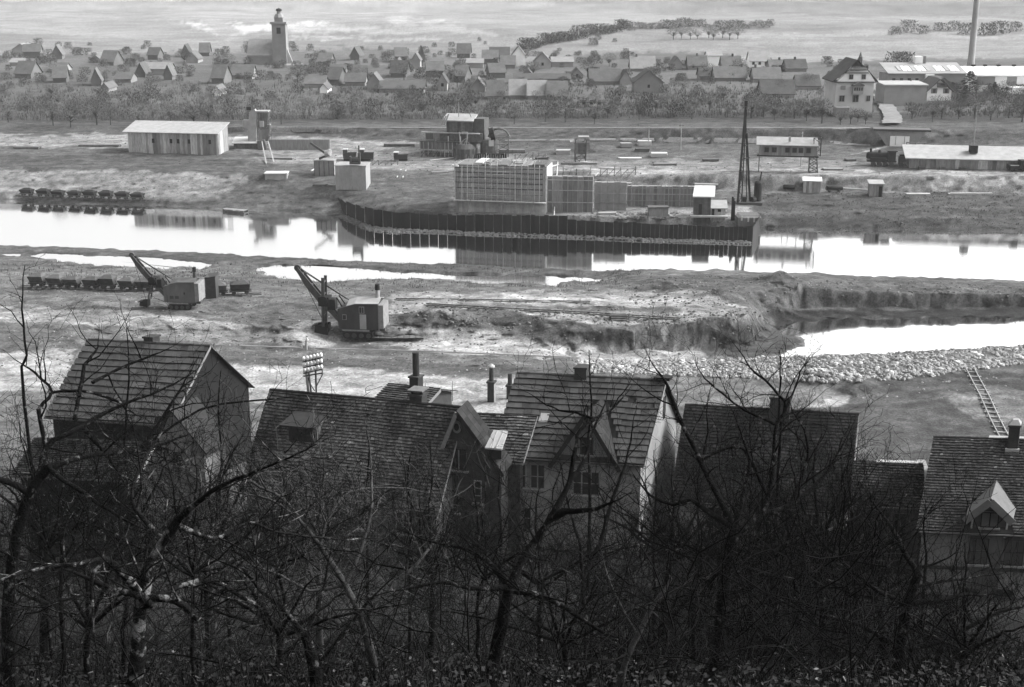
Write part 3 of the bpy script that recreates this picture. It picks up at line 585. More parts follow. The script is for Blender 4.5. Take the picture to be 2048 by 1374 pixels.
flat_stack(600, 299, 120, 24, 'low dark wooden fence wall right of the hoist tower', M_PLANK2, 2, .5)

# ---- sheet pile cofferdam
TOPS = [(662, 391), (720, 413), (780, 424), (850, 427), (900, 430), (1134, 431), (1137, 440), (1300, 447), (1400, 452), (1505, 455)]
BASE = [(662, 404), (690, 434), (740, 455), (800, 462), (870, 464), (950, 468), (1100, 473), (1300, 481), (1505, 487)]
def cofferdam():
    tb = np.array(TOPS, float); bb = np.array(BASE, float); xs = np.linspace(664, 1503, 92); p = U(xs, np.interp(xs, bb[:, 0], bb[:, 1]) - 1.5, WZ)
    O = Vector((p[0][0], p[1][0], WZ)); t = thing('sheet_pile_wall', 'dark steel sheet pile wall of the cofferdam curving along the river', 'wall', O)
    for i in range(len(xs) - 1):
        a = Vector((p[0][i], p[1][i], 0)); c = Vector((p[0][i + 1], p[1][i + 1], 0)); mid = (a + c) / 2; ty = np.interp((xs[i] + xs[i + 1]) / 2, tb[:, 0], tb[:, 1])
        q = UD((xs[i] + xs[i + 1]) / 2, ty, mid.y); top = q.z + R.uniform(-.12, .1); n = Vector((-(c - a).y, (c - a).x, 0)).normalized() * (.16 if i % 2 else 0); dd = (c - a) * .02
        A_ = a - O + n + dd; C_ = c - O + n - dd; k = n.normalized() * .12 if n.length else Vector((-(c - a).y, (c - a).x, 0)).normalized() * .12
        A_.z = C_.z = 0
        b = MB().hexa([Vector((v.x, v.y, -1)) for v in (A_, C_, C_ + k, A_ + k)] + [Vector((v.x, v.y, top - WZ)) for v in (A_, C_, C_ + k, A_ + k)]); b.build('sheet_pile', M_RUST, t)
    e = Vector((p[0][-1], p[1][-1], 0)) - O; g = U(1520, 455, WZ); n = Vector((g[0], g[1], 0)) - Vector((O.x, O.y, 0)); e.z = 0   # return wall
    for i in range(7):
        a = e.lerp(n, i / 7); c = e.lerp(n, (i + .96) / 7); k = Vector((.12, 0, 0)); tz = UD(1506, 455, O.y + e.y).z - WZ
        MB().hexa([Vector((v.x, v.y, -1)) for v in (a, a + k, c + k, c)] + [Vector((v.x, v.y, tz + R.uniform(-.1, .1))) for v in (a, a + k, c + k, c)]).build('sheet_pile', M_RUST, t)
    # tall piles of the cross wall beside the pump house
    for i in range(5):
        a = G(1463 + 2 * i, 450); a.z -= .5; h = [6.5, 6.2, 5.6, 1.5, 1.2][i]; MB().box(a.x - O.x - .12, a.x - O.x + .14, a.y - O.y, a.y - O.y + .2, a.z - WZ - .5, a.z - WZ + h * .75).build('sheet_pile', M_RUST, t)
cofferdam()
# stones along the foot of the piles: one rough mass
def rubble(name, m, spots, smin, smax, flat=.6):
    V = []; F = []
    for (x, y_, z) in spots:
        s = R.uniform(smin, smax); b = len(V); ph = R.random() * 6.28; n = 5
        for lv, (rr, zz) in enumerate(((1, -.3), (.95, .25), (.45, .75))):
            for k in range(n):
                a = ph + 6.283 * k / n; r = s * rr * R.uniform(.7, 1.15); V.append((x + r * math.cos(a), y_ + r * math.sin(a), z + s * zz * flat * R.uniform(.8, 1.2)))
        for lv in range(2):
            for k in range(n): F.append((b + lv * n + k, b + lv * n + (k + 1) % n, b + lv * n + n + (k + 1) % n, b + lv * n + n + k))
        F.append(tuple(b + 2 * n + k for k in range(n)))
    o = MB(); o.v = V; o.f = F; return o.build(name, m)
sp = []
bb = np.array(BASE, float)
for i in range(1300):
    x = R.uniform(664, 1503); y_ = np.interp(x, bb[:, 0], bb[:, 1]); d = R.uniform(-.3, 2.6) ; q = U(x, y_ + d, WZ); sp.append((q[0], q[1], WZ + .0 + .3 * (1 - d / 2.6)))
for i in range(420):
    x = R.uniform(675, 800); y_ = np.interp(x, bb[:, 0], bb[:, 1]); q = U(x, y_ + R.uniform(-7, 6), WZ); sp.append((q[0], q[1], WZ + R.uniform(.0, .25)))
tag(rubble('bank_rubble', mat('wet_stone', .11, .4, 2, rough=.9), sp, .07, .26), kind='stuff')

# ---- scaffolded pier and formwork
def pier():
    A = G(910, 428); B = G(1090, 432); B.z = A.z = min(A.z, B.z) - .2; o, rz, wd = frame(A, B); s = 1 / pxm(A); h = 100 * s
    t = thing('bridge_pier', 'large concrete bridge pier wrapped in pale scaffolding behind the sheet piles', 'pier', o, rz)
    M_PT = mat('pier_timber', .36, .25, 1.5, rnd=.2, rough=.95)
    MB().box(.25, wd - .2, 1.0, 8, -.5, h * .985).build('concrete_core', M_PT, t)
    zl = [h * f for f in (.32, .44, .55, .66, .76, .86, .95, 1.0)]
    for k, z in enumerate(zl): MB().box(-.1, wd + .05, .55 - .1 * (k == 0), .72, z - .07, z + .07).build('ledger', M_PLANK if k in (0, 1) else mat('dark_timber', .1), t)
    MB().box(-.2, wd + .1, -.35, .6, zl[0] - .16, zl[0] - .06).build('walkway', M_PLANK, t)
    n = 40
    pm = MB().box(0, .16, 0, .06, 0, h * .64).build('stud', M_PT, mesh_only=True)
    for i in range(n + 1): inst('stud', pm, t, (wd * i / n - .08, .74, h * .345 + R.uniform(-.1, .12)))
    pn = MB().box(0, wd / 30 * .94, 0, .05, 0, h * .31).build('form_board', M_PT, mesh_only=True)
    for i in range(30): inst('form_board', pn, t, (wd * i / 30, .92 - R.uniform(0, .03), 0))
    for k in range(7):
        z0 = h * .33 + k * h * .095; MB().box(.0, wd, .85, .95, z0, z0 + h * .085).build('form_board', M_PT, t)
    for f in (.16, .52, .86): MB().beam((wd * (f - .025), -.5, .1), (wd * (f + .02), -.2, h * .33), .13).build('raker', M_PLANK, t)
    for i in range(9): z = h * (.06 + .1 * i); MB().box(-.45, .1, .5 + R.random() * .3, .8, z, z + .12).build('putlog', M_PLANK, t)
    MB().box(-.05, .35, .6, 8, 0, h * .99).build('end_shutter', M_CONC, t); MB().box(wd - .5, wd + .0, .5, .9, h * .3, h).build('end_shutter', M_CONC, t)
    MB().beam((.1, .3, h * .99), (.9, .8, h * 1.08), .5, .12).build('loose_board', M_WHITE, t); MB().box(-.5, .5, .2, .9, h * .97, h * 1.0).build('loose_board', M_WHITE, t)
    MB().box(.1, wd - .1, .9, 8.1, h * .985, h * .992).build('deck', mat('deck_boards', .13, .4, 1), t)
    for i in range(16): x = wd * i / 15 + R.uniform(-.12, .12); MB().beam((x, .45, h * .3), (x + R.uniform(-.08, .08), .45, h * R.uniform(.97, 1.16)), .11).build('standard', M_PT, t)
    for i in range(12): z = h * (.36 + .052 * i) + R.uniform(-.06, .06); x = R.uniform(0, wd * .55); MB().box(x, x + R.uniform(wd * .3, wd * .45), .32, .4, z, z + .1).build('ledger', R.choice((M_PT, M_PLANK, M_PLANK2)), t)
    for i in range(9): x = wd * R.uniform(.05, .9); MB().box(x, x + R.uniform(.8, 2.0), R.uniform(1, 6), R.uniform(6.2, 7.5), h * .993, h * R.uniform(1.0, 1.04)).build('loose_board', R.choice((M_PLANK2, M_DTIMBER, M_PT)), t)
    for i in range(26): MB().beam((wd * i / 25, 1.5 + R.random() * 5, h * .98), (wd * i / 25 + .05, 1.5 + R.random() * 5, h * 1.0 + R.uniform(.3, 1.0)), .06).build('reinforcing_bar', M_TIMBER, t)
pier()
def formwork(px0, px1, pyb, hpx, label, nst, m, dep=1.2):
    A = G(px0, pyb); B = G(px1, pyb + 1); B.z = A.z = min(A.z, B.z) - .2; o, rz, wd = frame(A, B); h = hpx / pxm(A)
    t = thing('formwork_wall', label, 'formwork', o, rz); MB().box(0, wd, .2, dep, -.3, h).build('core', M_CONC, t)
    n = max(3, nst); pm = MB().box(.02, wd / n - .02, .08, .2, 0, h).build('panel', m, mesh_only=True); sm = MB().box(0, .1, -.02, .08, 0, h + .1).build('stud', M_TIMBER, mesh_only=True)
    for i in range(n): inst('panel', pm, t, (wd * i / n, R.uniform(-.02, .02), R.uniform(-.05, .1))); inst('stud', sm, t, (wd * i / n, 0, R.uniform(-.1, .25)))
    for f in (.3, .62, .9): MB().box(-.1, wd + .1, -.1, -.02, h * f, h * f + .12).build('waler', M_TIMBER, t)
    return t, wd, h
formwork(1094, 1185, 424, 74, 'pale unfinished formwork joining the right side of the scaffolded pier', 9, M_PLANK2)
formwork(1188, 1252, 420, 58, 'smooth pale concrete wall between the two formwork walls', 5, M_CONC)
formwork(1254, 1388, 412, 42, 'long dark formwork panel with vertical studs in the cofferdam', 18, M_PLANK2)
log(1108, 432, 1115, 372, .1, 'thin pale upright pole beside the pier formwork', z1=4.0, name='upright_pole')
def gap_tower():
    A = G(1142, 330); t = thing('timber_trestle', 'dark timber trestle with vertical piles behind the pier formwork', 'trestle', A)
    for i in range(11): MB().beam((-1.5 + i * .55, 0, -1.6), (-1.5 + i * .55 + R.uniform(-.1, .1), 0, .2), .15).build('pile', M_PLANK2 if i % 3 else M_PLANK, t)
    MB().box(-1.8, 4.6, -.15, .25, .1, .35).build('cap_beam', M_DTIMBER, t)
gap_tower()
# broken stones and a box inside the cofferdam
sp = [];
for i in range(160): x = R.gauss(1270, 40); g = G(x, R.uniform(425, 438)); sp.append((g.x, g.y, g.z))
tag(rubble('broken_stone', M_DTIMBER, sp, .15, .4), kind='stuff')
table_block(1298, 1336, 433, 17, 1.6, 'grey wooden tool chest standing in the cofferdam', M_DTIMBER, M_PLANK2, 'tool_chest', 'chest')

# ---- pump house on the cofferdam
def pump_house():
    A = G(1387, 447); B = G(1420, 448); B.z = A.z; o, rz, wd = frame(A, B); s = 1 / pxm(A); h = 55 * s
    t = thing('pump_house', 'small tall pump house with bright white roof on the cofferdam', 'hut', o, rz)
    MB().box(0, wd, 0, 3, -.3, h).build('wall', M_DTIMBER, t); plank_wall(t, 0, wd, -.01, h * .32, h, .55, M_DTIMBER)
    MB().hexa([(-.3, -.5, h - .1), (wd + .5, -.5, h - .1), (wd + .8, 3.4, h + 1.0), (.1, 3.4, h + 1.0), (-.3, -.5, h + .06), (wd + .5, -.5, h + .06), (wd + .8, 3.4, h + 1.16), (.1, 3.4, h + 1.16)]).build('roof', M_WHITE, t)
    MB().box(.7, 1.2, -.12, -.075, h * .34, h * .72).build('door', M_BLACK, t); MB().box(-.6, wd + 2.6, -.9, .1, h * .26, h * .32).build('gallery', M_TIMBER, t)
    for k in range(6): MB().box(.1 + k * .42, .2 + k * .42, -.6, -.5, -.4, h * .27).build('post', M_DTIMBER, t)
    MB().box(wd + .02, wd + 2.3, .2, 2.6, -.2, h * .55).build('annex_wall', M_PLANK, t); MB().box(wd + .2, wd + .6, .1, .18, h * .3, h * .54).build('annex_door', M_BLACK, t); MB().box(wd + 1.1, wd + 1.6, .1, .18, h * .44, h * .53).build('annex_window', M_GLASS, t)
    MB().hexa([(wd + .02, -.1, h * .55), (wd + 2.6, -.1, h * .55), (wd + 2.6, 3, h * .72), (wd + .02, 3, h * .72), (wd + .02, -.1, h * .58), (wd + 2.6, -.1, h * .58), (wd + 2.6, 3, h * .76), (wd + .02, 3, h * .76)]).build('annex_roof', M_FELT, t)
pump_house()
def crates():
    A = G(1497, 446); A.z += .9; t = thing('timber_platform', 'platform stacked with pale planks at the right end of the sheet pile wall', 'platform', A)
    MB().box(-1.8, 1.7, -1.2, 2.2, -1.2, .1).build('base', M_PLANK2, t)
    for k in range(9): MB().box(-1.6 + R.uniform(0, .3), 1.8 - R.uniform(0, .4), -1.0 + .35 * k, -.72 + .35 * k, .12 + .1 * (k % 3), .22 + .1 * (k % 3)).build('plank', M_PLANK2 if k % 3 else M_FELT, t)
    for k, (x, z) in enumerate(((-1.4, .4), (-.4, .2), (.5, .15))): MB().box(x, x + .25, -1.25, -1.1, z - .7, z).build('batten', M_WHITE, t)
crates()
# ---- pile driver
def pile_driver():
    A = G(1497, 406); A.z += .1; s = 1 / pxm(A); t = thing('pile_driver', 'tall dark lattice pile driver with upright boiler at the cofferdam end', 'pile driver', A)
    X = lambda px: (px - 1497) * s; Z = lambda py: (406 - py) * s
    MB().box(X(1470), X(1522), -1.2, 2, -.3, .15).build('platform', M_DARKST, t)
    MB().beam((X(1472.5), -.9, -1.5), (X(1480), -.9, Z(216)), .32, .3).build('leader', M_BLACK, t); MB().beam((X(1482), -.5, 0), (X(1482.5), -.5, Z(222)), .16).build('leader', M_BLACK, t)
    b = MB()
    for i in range(14):
        f, g = i / 14, (i + 1) / 14; p = lambda f, k: Vector((X(1473.5 + 6.5 * f), -.9, Z(406 - 186 * f))) if k == 0 else Vector((X(1482 + .5 * f), -.5, Z(406 - 184 * f))); b.beam(p(f, i % 2), p(g, 1 - i % 2), .07); b.beam(p(g, 0), p(g, 1), .07)
    b.build('lattice', M_BLACK, t)
    MB().beam((X(1503), 1.5, .1), (X(1486), 0, Z(268)), .3).build('back_stay', M_BLACK, t); MB().beam((X(1497), 1.9, .1), (X(1482), -.2, Z(216)), .12).build('back_stay', M_BLACK, t); MB().beam((X(1484), -.4, Z(318)), (X(1497), .9, Z(318)), .14).build('cross_tie', M_BLACK, t); MB().beam((X(1484), -.4, Z(292)), (X(1491), .4, Z(292)), .12).build('cross_tie', M_BLACK, t)
    MB().box(X(1478), X(1483), -1.1, -.4, Z(215), Z(204)).build('head', M_BLACK, t); MB().beam((X(1480), -.8, Z(204)), (X(1480), -.8, Z(190)), .06).build('rod', M_BLACK, t)
    MB().box(X(1473), X(1479), -1.3, -.7, Z(360), Z(342)).build('hammer', M_BLACK, t)
    MB().tube([(X(1516), .6, .1), (X(1516), .6, Z(368)), (X(1516), .6, Z(364))], [.62, .62, .4], 14).build('boiler', M_BLACK, t); MB().tube([(X(1519), .8, Z(368)), (X(1522), .8, Z(346))], .11, 8).build('smoke_stack', M_BLACK, t); MB().tube([(X(1502), -.2, .45), (X(1509), .2, .45)], .5, 12).build('winch_drum', M_BLACK, t); MB().box(X(1484), X(1492), -.4, .4, .1, .9).build('engine', M_BLACK, t)
pile_driver()
# ---- gantry house on lattice legs
def gantry():
    A = G(1516, 346); B = G(1632, 347); A.z = B.z = max(A.z, B.z); o, rz, wd = frame(A, B); s = 1 / pxm(A)
    t = thing('gantry_cabin', 'long gantry cabin with a row of windows raised on lattice legs', 'gantry', o, rz)
    z0, z1, z2 = 33 * s, 53 * s, 66 * s
    MB().box(0, wd, .6, 3.2, z0, z1).build('wall', M_PLANK2, t); plank_wall(t, 0, wd, .58, z0, z1 - .05, .55, M_PLANK2)
    MB().hexa([(-.5, .1, z1 - .02), (wd + .1, .1, z1 - .02), (wd + .1, 3.6, z2 - .2), (-.5, 3.6, z2 - .2), (-.5, .1, z1 + .12), (wd + .1, .1, z1 + .12), (wd + .1, 3.6, z2), (-.5, 3.6, z2)]).build('roof', M_CONC, t)
    for f in (.13, .26, .49, .61, .72, .85):
        k = MB().box(wd * f - .42, wd * f + .42, .42, .5, z0 + .5, z1 - .3).build('window', M_DTIMBER, t); MB().box(wd * f - .34, wd * f + .34, .40, .425, z0 + .58, z1 - .36).build('pane', M_GLASS, k)
    MB().box(-.3, wd + .3, .5, 3.3, z0 - .22, z0).build('girder', M_BLACK, t)
    b = MB(); lattice(b, (wd * .96, 1.6, -.6), (wd * .94, 1.6, z0), 1.5, 5, .13, .8); b.build('leg', M_DARKST, t); b = MB(); b.beam((.1, 1, -.8), (.1, 1, z0), .12); b.beam((.1, 2.6, -.8), (.1, 2.6, z0), .12); b.build('leg', M_DARKST, t)
    b = MB(); lattice(b, (wd * 1.0, 1.6, z0), (wd * 1.0, 1.6, z2 + .2), 1.2, 3, .12); b.build('hoist_frame', M_DARKST, t); MB().box(wd * .5, wd * .54, 1, 1.4, z2 - .5, z2 + .3).build('roof_vent', M_FELT, t)
gantry()
def hut(px0, px1, pyb, hpx, dep, label, wallm, roofm, slope=.4, door=None, win=None, name='site_hut', bw=.5):
    A = G(px0, pyb); B = G(px1, pyb); B.z = A.z = min(A.z, B.z) - .1; o, rz, wd = frame(A, B); h = hpx / pxm(A); t = thing(name, label, 'hut', o, rz)
    MB().box(0, wd, 0, dep, -.3, h).build('wall', wallm, t); plank_wall(t, 0, wd, -.01, 0, h, bw, wallm); plank_wall(t, 0, dep, wd + .005, 0, h, bw, wallm, axis='y')
    MB().hexa([(-.2, -.35, h), (wd + .25, -.35, h), (wd + .25, dep + .2, h + slope), (-.2, dep + .2, h + slope), (-.2, -.35, h + .13), (wd + .25, -.35, h + .13), (wd + .25, dep + .2, h + slope + .13), (-.2, dep + .2, h + slope + .13)]).build('roof', roofm, t)
    if door: MB().box(wd * door[0], wd * door[1], -.14, -.1, 0, h * .85).build('door', M_BLACK, t)
    return t
hut(1606, 1640, 385, 24, 2.2, 'pale booth with white roof at the foot of the gantry leg', M_PLANK, M_WHITE, .3)
hut(1738, 1764, 393, 26, 1.8, 'small dark hut with white roof edge right of the long white pipe', M_PLANK2, M_FELT, .35, door=(.72, .95))
def tank(px0, px1, py, r, label):
    a = G(px0, py); c = G(px1, py); c.z = a.z; t = thing('steel_tank', label, 'tank', a); L_ = (c - a).length; t.rotation_euler[2] = math.atan2(c.y - a.y, c.x - a.x)
    MB().tube([(0, 0, r + .2), (.12, 0, r + .2), (L_ - .12, 0, r + .2), (L_, 0, r + .2)], [r * .8, r, r, r * .8], 16).build('drum', M_BLACK, t, True)
    for f in (.2, .8): MB().box(L_ * f - .12, L_ * f + .12, -r * .7, r * .7, -.1, .4).build('saddle', M_DTIMBER, t)
tank(1566, 1589, 381, .42, 'short black cylindrical tank left of the pale booth'); tank(1652, 1684, 384, .42, 'long black cylindrical tank right of the pale booth')
log(1686, 381, 1737, 384, .16, 'long bright white pipe between the black tank and the dark hut', M_WHITE, lift=.35, name='white_pipe', cat='pipe')
t = thing('trestle_frame', 'pale wooden frame standing on the cut bank behind the short tank', 'frame', G(1576, 366)); b = MB(); b.beam((-.6, 0, -.2), (-.4, .5, 2.0), .12); b.beam((.5, 0, -.2), (.5, .5, 2.0), .12); b.beam((-.5, .5, 2.0), (.6, .5, 2.0), .1); b.beam((-.55, .2, .6), (.5, .2, .6), .1); b.build('timbers', M_FELT, t)
flat_stack(1835, 389, 48, 3, 'short white timbers lying below the cut bank on the right', M_WHITE, 2, .8); flat_stack(1940, 388, 84, 3, 'long white timbers lying below the cut bank at far right', M_WHITE, 3, .8)
# ---- locomotive and the long shed on the right
def loco():
    A = G(1733, 332); B = G(1832, 333); B.z = A.z; o, rz, wd = frame(A, B); t = thing('steam_locomotive', 'black steam locomotive with tender standing left of the long right shed', 'locomotive', o, rz); L_ = wd
    MB().box(0, L_ * .6, 0, 1.7, .75, 1.0).build('frame', M_BLACK, t); MB().tube([(.15, .85, 1.75), (L_ * .42, .85, 1.75)], .62, 14).build('boiler', M_BLACK, t); MB().tube([(-.12, .85, 1.75), (.15, .85, 1.75)], [.4, .64], 14).build('smokebox', M_BLACK, t)
    MB().tube([(.6, .85, 2.2), (.6, .85, 3.0)], [.16, .22], 10).build('chimney', M_BLACK, t); MB().tube([(L_ * .25, .85, 2.2), (L_ * .25, .85, 2.75)], [.3, .2], 10).build('dome', M_BLACK, t)
    MB().box(L_ * .42, L_ * .58, 0, 1.7, 1.0, 2.6).build('cab', M_BLACK, t); MB().box(L_ * .40, L_ * .61, -.12, 1.85, 2.6, 2.75).build('cab_roof', M_BLACK, t); MB().box(L_ * .46, L_ * .52, -.05, -.01, 1.9, 2.4).build('cab_window', M_GLASS, t)
    MB().box(L_ * .64, L_ * .97, .05, 1.65, .75, 1.9).build('tender', M_DARKST, t); MB().box(L_ * .66, L_ * .95, .2, 1.5, 1.9, 2.1).build('coal', M_BLACK, t); MB().box(.5, L_ * .38, -.25, .1, .8, 1.5).build('side_tank', M_BLACK, t)
    wm_ = MB().tube([(0, -.06, 0), (0, .06, 0)], .42, 14).build('wheel', M_DARKST, mesh_only=True)
    for x in (.14, .26, .38, .5, .7, .9): inst('wheel', wm_, t, (L_ * x, .0, .42)); inst('wheel', wm_, t, (L_ * x, 1.65, .42))
loco()
def right_shed():
    A = G(1818, 336); B = G(2120, 341); B.z = A.z = min(A.z, B.z); o, rz, wd = frame(A, B); s = 1 / pxm(A); h = 19 * s
    t = thing('storage_shed', 'long low storage shed with light roof behind the locomotive', 'shed', o, rz)
    MB().box(0, wd, 0, 5, -.3, h).build('wall', M_PLANK2, t); x = 0
    while x < wd: w_ = R.choice((.7, .9, 1.2)); MB().box(x, x + w_ - .04, -.06 - R.random() * .03, 0, 0, h).build('board', M_PLANK if R.random() < .45 else M_PLANK2, t); x += w_
    MB().hexa([(-.8, -.6, h), (wd * .9, -.6, h), (wd * .9, 5.4, h + 1.6), (-.8, 5.4, h + 1.6), (-.8, -.6, h + .15), (wd * .9, -.6, h + .15), (wd * .9, 5.4, h + 1.75), (-.8, 5.4, h + 1.75)]).build('roof', M_FELT, t); MB().box(wd * .41, wd * .46, 1.5, 3.2, h + .9, h + 2.2).build('roof_vent', M_BLACK, t)
    for x in (.06, .2, .33, .36): MB().box(wd * x, wd * x + 1.0, -1.0, -.3, -.2, .4).build('barrel_rack', M_DTIMBER, t)
right_shed()
t = thing('dump_truck', 'dark low truck parked before the right end of the storage shed', 'truck', G(2032, 342)); MB().box(-1.4, 1.3, -.8, .8, .45, .75).build('chassis', M_BLACK, t); MB().box(-1.4, .2, -.85, .85, .75, 1.15).build('bed', M_BLACK, t); MB().box(.4, 1.3, -.8, .8, .75, 1.9).build('cab', M_BLACK, t); MB().box(-1.35, .1, -.9, -.85, 1.0, 1.12).build('side_board', M_WHITE, t)
for x in (-.9, .9):
    for y_ in (-.85, .75): MB().tube([(x, y_, .38), (x, y_ + .12, .38)], .38, 12).build('wheel', M_BLACK, t)
# fence rail of the lane
def lane_fence():
    pts = [(1812, 296), (1830, 297), (1848, 298), (1866, 300), (1885, 301), (1908, 302), (1930, 304), (1955, 305), (1980, 306), (2005, 307), (2030, 307), (2050, 308)]
    P = [G(*p) for p in pts]; t = thing('lane_fence', 'light railing with thin posts along the lane above the storage shed', 'fence', P[0])
    for i, p in enumerate(P):
        MB().beam(p - P[0], p - P[0] + Vector((0, 0, 1.1)), .1).build('post', M_DTIMBER, t)
        if i: 
            for hh in (.35, .7, 1.05): MB().beam(P[i - 1] - P[0] + Vector((0, 0, hh)), p - P[0] + Vector((0, 0, hh)), .06, .2).build('rail', M_FELT, t)
lane_fence()
# rail underpass
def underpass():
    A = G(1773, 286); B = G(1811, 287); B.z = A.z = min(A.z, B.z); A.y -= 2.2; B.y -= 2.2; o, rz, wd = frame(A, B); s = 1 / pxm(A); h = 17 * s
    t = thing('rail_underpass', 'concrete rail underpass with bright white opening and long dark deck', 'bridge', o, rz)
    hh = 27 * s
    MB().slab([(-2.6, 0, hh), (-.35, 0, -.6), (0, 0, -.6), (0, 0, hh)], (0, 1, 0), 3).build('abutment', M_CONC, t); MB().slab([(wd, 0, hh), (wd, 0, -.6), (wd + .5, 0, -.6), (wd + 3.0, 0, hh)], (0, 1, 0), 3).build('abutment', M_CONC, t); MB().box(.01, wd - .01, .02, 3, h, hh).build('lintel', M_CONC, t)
    MB().box(-3.2, wd + 3.8, -.3, 3.2, hh, hh + .35).build('deck', M_DARKST, t); MB().box(0, wd, -.25, .01, -.4, h).build('daylight_panel', mat('daylight_white', .8, .04, 1, rough=.9), t)  # white panel stands in for daylight seen through the opening
    for f in (.27, .73): MB().box(wd * f, wd * f + .1, -.34, -.26, 0, h).build('opening_post', M_FELT, t)
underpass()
# ---- rowing boat at the far shore
def boat():
    A = G(440, 421); A.z = WZ; t = thing('flat_boat', 'pale flat bottomed boat drawn up at the far river edge', 'boat', U(470, 424, WZ), math.radians(-28))
    st = [(-2.3, .45, .55), (-1.6, .8, .42), (0, .95, .38), (1.4, .85, .4), (2.3, .7, .5)]; b = MB()
    for x, w_, z in st: b.v += [(x, -w_, z), (x, -w_ * .7, -.05), (x, w_ * .7, -.05), (x, w_, z), (x, w_ * .9, z), (x, w_ * .62, .05), (x, -w_ * .62, .05), (x, -w_ * .9, z)]
    for i in range(len(st) - 1):
        for k in range(8): b.f.append((i * 8 + k, i * 8 + (k + 1) % 8, i * 8 + 8 + (k + 1) % 8, i * 8 + 8 + k))
    b.f.append(tuple(range(8))[::-1]); b.f.append(tuple(range(32, 40))); b.build('hull', M_DTIMBER, t)
    for x in (-1.3, .2, 1.5): MB().box(x - .16, x + .16, -.8, .8, .3, .36).build('thwart', M_FELT, t)
    for k in range(5): MB().beam((-2.2, -.5 + k * .22, .42), (2.2, -.45 + k * .24, .45), .16, .05).build('plank', M_FELT, t)
boat()

